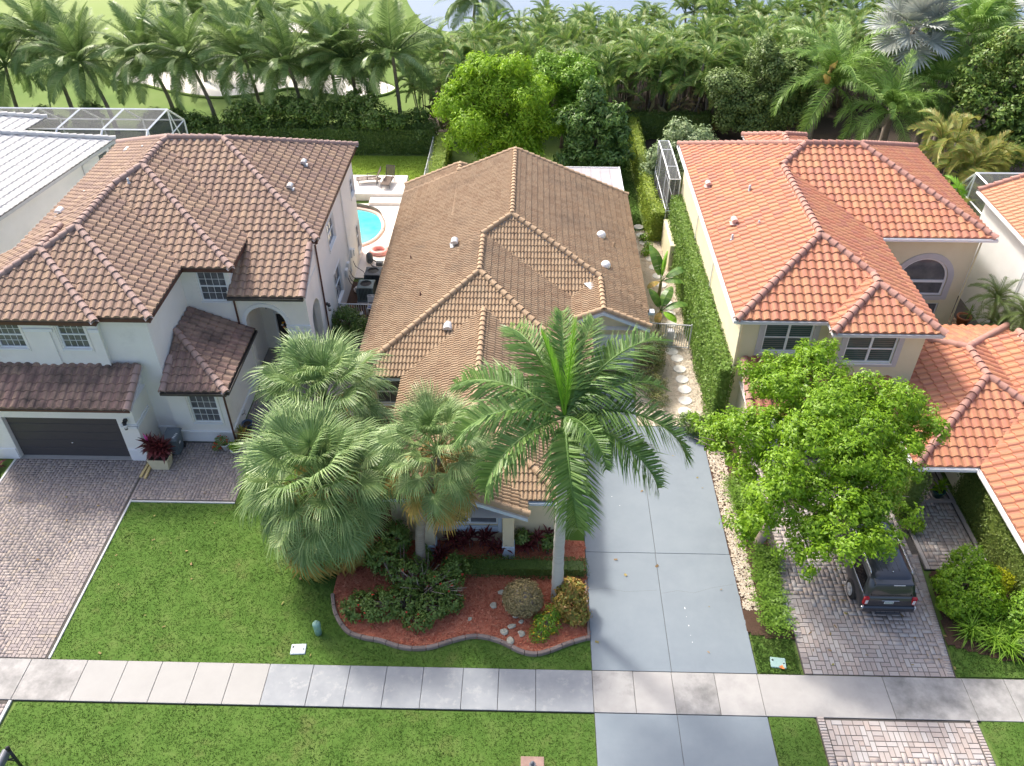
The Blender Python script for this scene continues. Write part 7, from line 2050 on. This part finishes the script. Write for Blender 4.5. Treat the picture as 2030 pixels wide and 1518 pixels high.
pot('flower_pot', 'dark blue pot at the corner of the white bay', -13.1, 28.9, .24, .4, M('blue_glaze', [lin(.03, .06, .12), lin(.05, .09, .17)], 4, .3))
rosette_plant('croton', 'yellow and orange croton in front of the dark blue pot', -13.1, 28.15, .0, 16, .5, l_croton, 8, stems=4, spread=.18, w=.07)
mb = MB(); mb.tube([(-13.42, 29.3, .5), (-13.3, 29.32, .62), (-13.25, 29.3, .55)], .018, 6); mb.tube([(-13.3, 29.32, .62), (-13.3, 29.5, .66)], .012, 6)
solo('garden_tap', 'small metal hose tap on the white bay wall', 'tap', mb, m_gutter_dark)
t = thing('door_wreath', 'colourful autumn wreath hanging on the black front door', 'wreath', (-12.52, 35.18, 1.62))
mb = MB(); c0 = Vector((-12.52, 35.19, 1.62)); mb.tube([c0 + Vector((.2 * math.cos(a), 0, .2 * math.sin(a))) for a in [k * math.pi / 8 for k in range(17)]], .045, 6); part('ring', mb, m_bark, t)
for k, mat in enumerate((m_clay, f_red, m_clay, f_orange, m_white_trim, m_clay, m_blue, f_orange)):
    a = k * math.pi / 4; mb = MB(); mb.lathe([(.01, -.05), (.06, -.02), (.06, .03), (.01, .06)], tuple(c0 + Vector((.2 * math.cos(a), -.05, .2 * math.sin(a)))), 8); part('decoration', mb, mat, t)
# front left corner plants by the garage
rosette_plant('bromeliad', 'dark plant on pale stones left of the garage door', -23.6, 26.2, 0, 18, .42, l_cordy, 12, stems=2, cat='plant')
for i, (x, y, s) in enumerate(((-23.75, 25.7, .35), (-23.5, 25.4, .28), (-23.95, 25.95, .3))):
    mb = MB(); mb.lathe([(s, 0), (s * 1.1, s * .4), (s * .7, s * .75), (.02, s * .85)], (x, y, 0), 7, False)
    solo('pale_rock', ['largest pale rock left of the garage', 'pale rock nearest the street left of the garage', 'pale rock tucked behind the dark plant left of the garage'][i], 'rock', mb, m_rock, group='rocks left of the garage')

# ---- air conditioners, pool side
def ac_unit(label, x, y, s, h, mat, rust):
    t = thing('air_conditioner', label, 'air conditioner', (x, y, 0), group='air conditioners beside the white house')
    mb = MB(); mb.bx(x - s / 2 - .1, x + s / 2 + .1, y - s / 2 - .1, y + s / 2 + .1, -.02, .10, .01); part('pad', mb, m_conc, t)
    mb = MB(); mb.bx(x - s / 2 + .03, x + s / 2 - .03, y - s / 2 + .03, y + s / 2 - .03, .11, h - .05); part('coil', mb, m_black, t)
    mb = MB()
    for (a, b) in ((-1, -1), (1, -1), (1, 1), (-1, 1)): mb.bx(x + a * s / 2 - .05, x + a * s / 2 + .05, y + b * s / 2 - .05, y + b * s / 2 + .05, .105, h - .045, .01)
    mb.bx(x - s / 2 - .02, x + s / 2 + .02, y - s / 2 - .02, y + s / 2 + .02, .101, .20, .01)
    part('corner_posts', mb, mat, t)
    mb = MB(); n = 10
    for k in range(n):
        u = -s / 2 + .07 + (s - .14) * k / (n - 1)
        mb.bx(x + u - .022, x + u + .022, y - s / 2 - .012, y - s / 2 + .02, .2, h - .06); mb.bx(x + u - .022, x + u + .022, y + s / 2 - .02, y + s / 2 + .012, .2, h - .06)
        mb.bx(x - s / 2 - .012, x - s / 2 + .02, y + u - .022, y + u + .022, .2, h - .06); mb.bx(x + s / 2 - .02, x + s / 2 + .012, y + u - .022, y + u + .022, .2, h - .06)
    part('louvres', mb, mat, t)
    # top with round opening
    mb = MB(); R_ = s * .38; n = 24; vs = []
    for k in range(n):
        a = 2 * math.pi * k / n; c, s_ = math.cos(a), math.sin(a); m_ = max(abs(c), abs(s_)); hs = s / 2 + .025
        vs += [(x + c / m_ * hs, y + s_ / m_ * hs, h - .02), (x + R_ * c, y + R_ * s_, h + .02), (x + R_ * c, y + R_ * s_, h - .12), (x + c / m_ * hs, y + s_ / m_ * hs, h - .07)]
    fs = []
    for k in range(n):
        j = (k + 1) % n
        fs += [(k * 4, j * 4, j * 4 + 1, k * 4 + 1), (k * 4 + 1, j * 4 + 1, j * 4 + 2, k * 4 + 2), (k * 4 + 3, j * 4 + 3, j * 4, k * 4)]
    mb.add(vs, fs); part('top_panel', mb, mat, t)
    mb = MB(); mb.lathe([(R_ * .96, 0), (R_ * .9, .01), (.01, .01)], (x, y, h - .2), 20); part('shroud', mb, rust, t)
    fb_ = MB()
    for k in range(4):
        a = k * math.pi / 2 + .4; c, s_ = math.cos(a), math.sin(a)
        fb_.add([(x + c * .06 - s_ * .05, y + s_ * .06 + c * .05, h - .13), (x + c * .06 + s_ * .05, y + s_ * .06 - c * .05, h - .16), (x + c * R_ * .85 + s_ * .11, y + s_ * R_ * .85 - c * .11, h - .17), (x + c * R_ * .85 - s_ * .11, y + s_ * R_ * .85 + c * .11, h - .12)], [(0, 1, 2, 3)])
    fb_.lathe([(.08, 0), (.08, .08), (.02, .1)], (x, y, h - .17), 10); part('fan', fb_, m_vent, t)
    gr = MB()
    for rr in (.3, .55, .8): gr.tube([(x + R_ * rr * math.cos(2 * math.pi * k / 20), y + R_ * rr * math.sin(2 * math.pi * k / 20), h + .02) for k in range(21)], .006, 4)
    for k in range(8): gr.tube([(x, y, h + .03), (x + R_ * math.cos(k * math.pi / 4), y + R_ * math.sin(k * math.pi / 4), h + .018)], .006, 4)
    part('grille', gr, m_black, t)
ac_unit('grey-green air conditioner nearer the side gate', -9.25, 40.15, .86, 1.05, m_ac_green, M('rusty_metal', [lin(.16, .07, .04), lin(.22, .11, .07)], 6, .8))
ac_unit('dark slate air conditioner nearer the pool', -9.05, 41.55, .86, 1.05, m_ac_dark, m_black)
pd = MB(); pd.bx(-13.6, -8.42, 42.4, 52.0, -.05, .05, .02); struct('pool_deck', pd, m_pooldeck)
pt = MB(); pt.bx(-13.6, -8.75, 52.6, 55.6, -.05, .48, .02); struct('pool_terrace', pt, m_pooldeck)
ps = MB(); ps.bx(-11.0, -8.82, 51.7, 52.595, -.05, .27, .02); struct('pool_step', ps, m_pooldeck)
pool_poly = blob_poly([(-9.55, 48.2), (-9.75, 49.5), (-10.3, 50.5), (-11.5, 51.1), (-13.2, 51.3), (-14.5, 50.0), (-14.5, 47.0), (-12.5, 46.0), (-10.9, 46.0), (-9.95, 46.8)], 6)
pool = thing('swimming_pool', 'turquoise swimming pool behind the white house', 'pool', (-11.8, 48.5, 0))
mb = MB(); mb.add([(p[0], p[1], .062) for p in pool_poly], [tuple(range(len(pool_poly)))]); part('water', mb, m_pool, pool)
mb = MB(); mb.tube([Vector((p[0], p[1], .06)) for p in pool_poly + pool_poly[:1]], .14, 6); part('coping', mb, m_coping, pool)
mb = MB(); bw = [Vector((p[0], p[1] + .12, 0)) for p in pool_poly if p[1] > 49.3 and p[0] > -13.6]
for i in range(len(bw) - 1):
    mb.quad(tuple(bw[i] + Vector((0, 0, .06))), tuple(bw[i + 1] + Vector((0, 0, .06))), tuple(bw[i + 1] + Vector((0, 0, .42))), tuple(bw[i] + Vector((0, 0, .42))))
part('tile_band', mb, M('brown_pool_tile', [lin(.10, .08, .07), lin(.30, .22, .16)], 9, .4, rw=.3), pool)
def lounger(label, x, y, z, rz, back=55):
    t = thing('sun_lounger', label, 'sun lounger', (x, y, z), rad(rz), group='sun loungers on the pool terrace')
    mb = MB()
    for s in (-1, 1):
        mb.tube([(s * .3, -.95, .34), (s * .3, .45, .36)], .022, 6); mb.tube([(s * .3, .45, .36), (s * .3, .45 + .75 * math.cos(rad(back)), .36 + .75 * math.sin(rad(back)))], .022, 6)
        mb.tube([(s * .3, -.2, .55), (s * .3, .5, .58)], .018, 6); mb.tube([(s * .3, -.2, .55), (s * .3, -.2, .35)], .018, 6)
    mb.tube([(-.3, -.95, .34), (.3, -.95, .34)], .02, 6); mb.tube([(-.3, .45 + .75 * math.cos(rad(back)), .36 + .75 * math.sin(rad(back))), (.3, .45 + .75 * math.cos(rad(back)), .36 + .75 * math.sin(rad(back)))], .02, 6)
    part('frame', mb, m_gutter_dark, t, world=False)
    for s in (-1, 1):
        for y0 in (-.85, .4):
            mb = MB(); mb.tube([(s * .3, y0, .34), (s * .31, y0 + .04, 0)], .02, 6); part('leg', mb, m_gutter_dark, t, world=False)
    sl = m_wood
    mb = MB()
    for k in range(15): mb.bx(-.29, .29, -.93 + k * .092, -.93 + k * .092 + .075, .355, .368)
    part('seat', mb, sl, t, world=False)
    mb = MB()
    for k in range(9):
        d = .05 + k * .08; c, s_ = math.cos(rad(back)), math.sin(rad(back))
        mb.add([(-.29, .45 + d * c, .37 + d * s_), (.29, .45 + d * c, .37 + d * s_), (.29, .45 + (d + .062) * c, .37 + (d + .062) * s_), (-.29, .45 + (d + .062) * c, .37 + (d + .062) * s_)], [(0, 1, 2, 3)])
    part('backrest', mb, sl, t, world=False)
lounger('dark sun lounger seen from the side on the pool terrace', -11.25, 54.35, .48, -80, 62)
lounger('dark sun lounger facing the pool on the terrace', -9.95, 54.2, .48, -8, 62)
t = thing('side_table', 'small round dark side table between the two sun loungers', 'side table', (-10.65, 54.0, .48))
mb = MB(); mb.lathe([(.22, .44), (.24, .45), (.24, .47), (.01, .475)], (0, 0, 0), 14); part('top', mb, m_wood, t, world=False)
for k in range(3):
    a = k * 2.1; mb = MB(); mb.tube([(.05 * math.cos(a), .05 * math.sin(a), .44), (.2 * math.cos(a), .2 * math.sin(a), 0)], .015, 5); part('leg', mb, m_gutter_dark, t, world=False)
mb = MB(); mb.tube([(-9.35 + .48 * math.cos(k * math.pi / 12), 45.4 + .42 * math.sin(k * math.pi / 12), .16) for k in range(25)], .16, 8); fl_ = solo('pool_float', 'pale pink inflatable pool ring lying on the pool deck', 'pool float', mb, m_pink)
mb = MB(); mb.lathe([(.16, 0), (.22, .1), (.2, .5), (.13, .62), (.05, .68)], (-9.75, 44.2, .05), 12); mb.tube([(-9.6, 44.1, .3), (-9.2, 43.9, .2), (-8.9, 44.1, .15)], .04, 6); mb.tube([(-9.75, 44.0, .25), (-9.5, 43.5, .2), (-9.1, 43.4, .12)], .04, 6); mb.bx(-9.3, -8.9, 43.7, 44.0, .05, .3, .04)
solo('pool_pump', 'dark pool pump and pipes past the air conditioners', 'pool pump', mb, m_ac_dark)
mb = MB(); mb.lathe([(.3, 0), (.33, .12), (.25, .18), (.02, .2)], (-9.85, 40.9, .1), 12); solo('round_cover', 'round tan cover on the ground behind the air conditioner', 'cover', mb, m_pooldeck)
for i, (x, y, mat, lab) in enumerate(((-10.0, 38.8, m_terracotta, 'brown bucket on the soil by the white side wall'), (-9.5, 38.55, m_grey_metal, 'grey flattened sheet on the soil by the side gate'))):
    mb = MB()
    if i == 0: mb.lathe([(.16, 0), (.2, .3), (.21, .31), (.17, .3), (.16, .2)], (x, y, .03), 12)
    else: mb.box((x, y, .06), (.5, .35, .05), .3, .01)
    solo(['bucket', 'metal_sheet'][i], lab, ['bucket', 'sheet'][i], mb, mat)
t = thing('plastic_chair', 'white plastic chair with blue seat straps by the tan roof edge', 'chair', (-8.75, 38.75, 0))
mb = MB()
for s in (-1, 1): mb.tube([(-8.75 + s * .24, 38.5, 0), (-8.75 + s * .24, 38.5, .42), (-8.75 + s * .24, 38.95, .42), (-8.75 + s * .24, 39.1, .95)], .025, 6); mb.tube([(-8.75 + s * .24, 38.95, .42), (-8.75 + s * .24, 39.02, 0)], .025, 6)
mb.tube([(-8.99, 39.1, .95), (-8.51, 39.1, .95)], .025, 6); part('frame', mb, m_white_metal, t)
for k, mat in enumerate((m_white_trim, m_blue, m_white_trim, m_blue)): mb = MB(); mb.bx(-8.98, -8.52, 38.5 + k * .115, 38.59 + k * .115, .42, .44); part('strap', mb, mat, t)
mb = MB(); mb.bx(-8.98, -8.52, 39.0, 39.03, .55, .92); part('backrest', mb, m_white_trim, t)

# ---- fences and gates
def picket_fence(name, label, a, b, h, gap, mat, posts=2, cat='gate', z0=.08, rail=.045, gateposts=(), pk=.011):
    a = Vector((a[0], a[1], 0)); b = Vector((b[0], b[1], 0)); d = (b - a).normalized(); L = (b - a).length; ang = math.atan2(d.y, d.x)
    t = thing(name, label, cat, tuple((a + b) / 2))
    for k in range(posts):
        p = a + d * (L * k / (posts - 1)); mb = MB(); mb.box((p.x, p.y, (h + .06) / 2), (.07, .07, h + .06), ang, .005); part('post', mb, mat, t)
    for g_ in gateposts:
        p = a + d * g_; mb = MB(); mb.box((p.x, p.y, h / 2), (.06, .06, h), ang, .005); part('post', mb, mat, t)
    for z in (z0 + .03, h - .02):
        mb = MB(); c = (a + b) / 2; mb.box((c.x, c.y, z), (L - .072, rail, rail), ang); part('rail', mb, mat, t)
    n = int((L - .08) / gap); me = None; w = wl_of(t)
    for k in range(1, n):
        p = a + d * (.04 + (L - .08) * k / n)
        if me is None:
            mb = MB(); mb.box((0, 0, (h + z0) / 2 + .005), (pk * 2, pk * 2, h - z0 - .10), ang); me = mb.mesh('picket'); me.materials.append(mat)
        o = bpy.data.objects.new('picket', me); COL.objects.link(o); o.parent = t; o.location = (p.x - w.x, p.y - w.y, 0)
    return t
picket_fence('aluminium_gate', 'pale aluminium picket gate between tan roof and fig hedge', (6.35, 35.9), (8.5, 35.7), 1.55, .115, m_grey_metal, gateposts=(.85,), pk=.014)
picket_fence('white_gate', 'white picket gate between white house and dark rounded bush', (-10.3, 37.75), (-8.2, 37.75), 1.25, .12, m_white_metal, gateposts=(1.75,))
picket_fence('boundary_fence', 'long grey picket fence running back beside the bright lawn', (-7.35, 50.8), (-7.35, 60.2), 1.4, .30, m_grey_metal, posts=6, cat='fence')
mb = MB(); mb.bx(7.35, 7.7, 35.95, 36.3, 0.0, .95, .03); mb.bx(7.0, 7.3, 36.1, 36.4, 0, .5, .03); solo('storage_box', 'grey storage box standing behind the aluminium gate', 'box', mb, m_vent)

# ---- stepping stones, rocks, covers
ST = [(7.6, 29.95), (7.62, 30.6), (7.75, 31.42), (7.84, 32.28), (7.82, 33.09), (7.81, 33.95), (7.80, 34.85), (7.6, 35.45), (7.75, 36.9), (7.9, 38.0), (7.95, 39.0), (7.9, 40.1), (7.85, 41.0), (7.8, 42.0), (7.7, 43.0), (7.6, 44.0), (7.5, 45.0), (7.4, 46.0), (7.3, 47.0), (7.2, 48.0), (7.15, 49.1)]
ORD = 'first second third fourth fifth sixth seventh eighth ninth tenth eleventh twelfth thirteenth'.split()
sm_ = MB(); sm_.lathe([(.34, -.03), (.345, .03), (.33, .045), (.01, .048)], (0, 0, 0), 18, False); sme = sm_.mesh('stepping_stone'); sme.materials.append(m_stone_white)
for i, (x, y) in enumerate(ST):
    o = link_mesh('stepping_stone', sme, None); o.location = (x, y, .02); o.rotation_euler = (rnd.uniform(-.02, .02), rnd.uniform(-.02, .02), rnd.uniform(0, 6))
    s = .97 if y < 36 else .92
    o.scale = (s, s, 1); o['category'] = 'stepping stone'
    o['label'] = ('%s white round stepping stone counting from the driveway toward the aluminium gate' % ORD[i]) if y < 35.8 else ('%s white round stepping stone behind the aluminium gate counting away from it' % ORD[i - 8])
    o['group'] = 'stepping stones before the gate' if y < 35.8 else 'stepping stones behind the gate'
RK = [(-.72, 18.0, .15, 'long pale rock lowest but one in the mulch'), (-.48, 17.62, .16, 'curved pale rock nearest the edging'), (-.45, 18.25, .11, 'small pale rock in the middle of the rock cluster'), (-.1, 18.45, .10, 'small pale rock at the foot of the ball shrub'), (-.08, 17.95, .13, 'brownish rock at the right of the rock cluster'), (-1.15, 19.15, .14, 'flat pale rock apart from the others at left'), (-.72, 19.35, .13, 'rock touching the left side of the ball shrub'), (-.6, 19.0, .10, 'thin rock beside the ball shrub'), (-.85, 19.75, .12, 'shaded rock before the low hedge'), (-.3, 18.7, .09, 'little rock just under the ball shrub'), (-2.0, 18.55, .07, 'tiny white stone alone on the red mulch')]
for i, (x, y, s, lab) in enumerate(RK):
    r = random.Random(60 + i); mb = MB(); n = 8; vs = []
    ax = r.uniform(.7, 1.5); rz = r.uniform(0, 3.1); irr = [r.uniform(.75, 1.15) for _ in range(n)]
    for (f, z) in ((.9, 0), (1.05, .45), (.75, .8)):
        for k in range(n):
            a = 2 * math.pi * k / n; px, py = math.cos(a) * s * f * irr[k] * ax, math.sin(a) * s * f * irr[k]
            vs.append((px * math.cos(rz) - py * math.sin(rz), px * math.sin(rz) + py * math.cos(rz), z * s))
    fs = [(j * n + k, j * n + (k + 1) % n, (j + 1) * n + (k + 1) % n, (j + 1) * n + k) for j in range(2) for k in range(n)] + [tuple(range(2 * n, 3 * n)), tuple(reversed(range(n)))]
    mb.add(vs, fs); solo('garden_rock', lab, 'rock', mb, m_rock, (x, y, .05), group='pale rocks in the red mulch')
t = thing('utility_pedestal', 'pale green utility pedestal standing on the front lawn', 'utility box', (-7.52, 17.85, 0))
mb = MB(); mb.lathe([(.13, -.05), (.13, .48), (.11, .5)], (0, 0, 0), 14); part('post', mb, m_teal_box, t, world=False)
mb = MB(); mb.lathe([(.135, .40), (.145, .41), (.145, .58), (.11, .64), (.02, .66)], (0, 0, 0), 14); part('cap', mb, m_teal_box, t, world=False)
for (x, y, lab, mat, rz) in ((-8.1, 17.15, 'square white utility cover with two holes in the lawn', m_lid, .06), (9.05, 17.0, 'pale green utility cover in the strip between the driveways', m_teal_box, -.1)):
    t = thing('utility_cover', lab, 'utility cover', (x, y, 0), rz, group='utility covers near the pavement')
    mb = MB(); mb.bx(-.27, .27, -.21, .21, -.02, .055, .02); part('lid', mb, m_lid if mat is m_lid else M('pale_teal_lid', [lin(.22, .34, .32), lin(.27, .39, .37)], 6, .6), t, world=False)
    mb = MB(); mb.lathe([(.04, .0551), (.04, .057), (.005, .0575)], (-.19, .08, 0), 10); mb.lathe([(.03, .0551), (.03, .057), (.005, .0575)], (.19, -.02, 0), 10); part('lifting_hole', mb, m_black, t, world=False)
mb = MB(); mb.add([(9.1, 16.74, .08), (9.2, 16.70, .12), (9.14, 16.85, .14), (9.02, 16.80, .1)], [(0, 1, 2), (0, 2, 3)]); mb.tube([(9.1, 16.76, 0), (9.1, 16.76, .12)], .008, 4)
solo('marker_flag', 'small orange marker flag beside the green utility cover', 'flag', mb, m_clay)
pebx = chips('pebbles', [(9.55, 18.6), (9.9, 18.6), (9.98, 20.2), (9.7, 20.2)], 700, .09, .03, m_vent)

# ---- letter boxes at the bottom border
t = thing('brick_letter_box', 'brick letter box post with grey finial at the bottom border', 'letter box', (.33, 12.45, 0))
br_me = {}
for c in range(13):
    z = c * .085
    for s in range(4):
        for k in range(2):
            l = .285; o_ = -.29 + k * .295 if s % 2 == 0 else -.29 + k * .295
            mb = MB()
            if s == 0: mb.bx(o_, o_ + l, -.30, -.20, z, z + .075, .006)
            elif s == 1: mb.bx(.20, .30, -.195 + k * .198, .0 + k * .198, z, z + .075, .006)
            elif s == 2: mb.bx(o_, o_ + l, .20, .30, z, z + .075, .006)
            else: mb.bx(-.30, -.20, -.195 + k * .198, .0 + k * .198, z, z + .075, .006)
            part('brick', mb, m_brick, t, world=False)
mb = MB(); mb.bx(-.285, .285, -.285, .285, 0, 1.09); part('mortar_core', mb, m_conc, t, world=False)
mb = MB(); mb.bx(-.36, .36, -.36, .36, 1.10, 1.18, .015); part('cap_slab', mb, M('pink_cap_stone', [lin(.22, .14, .115), lin(.30, .20, .165)], 4, .8), t, world=False)
mb = MB(); mb.bx(-.10, .10, -.10, .10, 1.185, 1.30, .01); mb.lathe([(.04, 1.30), (.035, 1.36), (.07, 1.42), (.065, 1.48), (.015, 1.55)], (0, 0, 0), 12); part('finial', mb, m_mail, t, world=False)
t = thing('post_letter_box', 'black letter box on a decorative post at the lower left corner', 'letter box', (-15.85, 12.55, 0))
mb = MB(); mb.tube([(0, 0, -.05), (0, 0, 1.30)], .05, 10); mb.lathe([(.05, 1.30), (.065, 1.32), (.03, 1.36), (.07, 1.42), (.065, 1.47), (.01, 1.51)], (0, 0, 0), 12); mb.lathe([(.12, -.02), (.10, .15), (.06, .22)], (0, 0, 0), 12); part('post', mb, m_black, t, world=False)
mb = MB(); n = 9; vs = []
for yy in (-.45, .1):
    vs += [(-.36, yy, .92), (-.36, yy, 1.06)] + [(-.25 - .11 * math.cos(math.pi * k / n), yy, 1.06 + .11 * math.sin(math.pi * k / n)) for k in range(1, n)] + [(-.14, yy, 1.06), (-.14, yy, .92)]
m_ = len(vs) // 2; mb.add(vs, [tuple(range(m_)), tuple(reversed(range(m_, 2 * m_)))] + [(k, m_ + k, m_ + (k + 1) % m_, (k + 1) % m_) for k in range(m_)]); part('box', mb, m_mail, t, world=False)
mb = MB(); mb.tube([(-.4, -.15, .90), (0, -.05, .90)], .03, 6); mb.tube([(-.25, -.1, .9), (0, 0, .65)], .018, 6); part('bracket', mb, m_black, t, world=False)

# ---- courtyard of the right house
for i, (x, y, r0, h, mat, lab) in enumerate(((23.9, 38.4, .36, .55, m_terracotta, 'large terracotta pot in the courtyard by the white wall'), (23.95, 37.5, .2, .28, m_terracotta, 'small terracotta pot in front of the large one'), (24.5, 37.4, .22, .3, m_terracotta, 'terracotta pot against the white wall'), (23.4, 39.8, .25, .5, m_black, 'dark tall pot past the large terracotta pot'))):
    pot('flower_pot', lab, x, y, r0, h, mat, 'pots in the courtyard')
rosette_plant('potted_plant', 'spiky plant in the large terracotta pot', 23.9, 38.4, .5, 14, .5, l_fern, 15, stems=2, spread=.1, w=.06)
shrub('leafy_plant', 'dark leafy plant behind the large terracotta pot', [(23.3, 40.0, .9, .4, .4, .7), (23.5, 41.2, .8, .4, .5, .6)], 120, 12, .16, l_dark, clus_r=.18, cat='plant')
shrub('leafy_plant', 'green ground plants under the slender date palms', [(24.2, 36.6, .3, .5, .5, .3), (24.0, 35.6, .35, .6, .6, .35), (23.7, 34.2, .35, .6, .8, .35), (23.6, 32.9, .3, .6, .7, .3)], 300, 12, .13, l_hedge, clus_r=.2, cat='plant')
cy = MB(); cy.bx(16.9, 24.88, 31, 48, -.05, .0); struct('courtyard_paving', cy, m_joint)
pavers(bpy.data.objects['courtyard_paving'], [rect(19.0, 23.9, 34.4, 42.5)], .2, M('tan_paver', [lin(.36, .24, .16), lin(.44, .32, .22), lin(.40, .29, .22)], 3, .85, rw=.7), .012, maxparts=80, seed=21)
t = thing('garden_bench', 'weathered dark bench with blue end beside the yellow wall', 'bench', (18.2, 35.0, 0))
for k in range(4): mb = MB(); mb.bx(17.5, 18.9, 34.7 + k * .13, 34.8 + k * .13, .42, .45); part('slat', mb, m_wood, t)
for s in (17.55, 18.85): mb = MB(); mb.bx(s - .04, s + .04, 34.68, 35.2, 0, .415); part('leg', mb, m_wood if s < 18 else m_blue, t)
for k in range(2): mb = MB(); mb.bx(17.5, 18.9, 35.2, 35.24, .6 + k * .16, .72 + k * .16); part('back_slat', mb, m_wood, t)
shrub('leafy_plant', 'dry looking plants heaped beside the weathered bench', [(19.6, 35.6, .4, .6, .4, .4), (20.3, 35.9, .35, .4, .4, .35)], 150, 11, .13, l_olive, clus_r=.2, cat='plant')
mb = MB(); mb.tube([(20.3, 37.2 - .9, .05), (21.6, 35.2, .9)], .02, 6); mb.box((21.65, 35.12, .92), (.28, .28, .1), .5, .03); solo('garden_broom', 'pole with pale blue head lying in the courtyard', 'broom', mb, m_lid)
t = pot('flower_pot', 'green glazed pot with leafy plant in the shaded entry', 17.7, 25.3, .26, .4, M('green_glaze', [lin(.02, .08, .07), lin(.03, .11, .10)], 3, .3))
rosette_plant('potted_plant', 'bright broad-leaved plant in the shaded entry pot', 17.7, 25.3, .36, 12, .42, l_oak, 18, stems=3, spread=.12, w=.14)
shrub('leafy_bush', 'small bright bush at the foot of the entry pier', [(15.95, 23.3, .35, .4, .35, .35)], 70, 11, .10, l_oak, clus_r=.13)
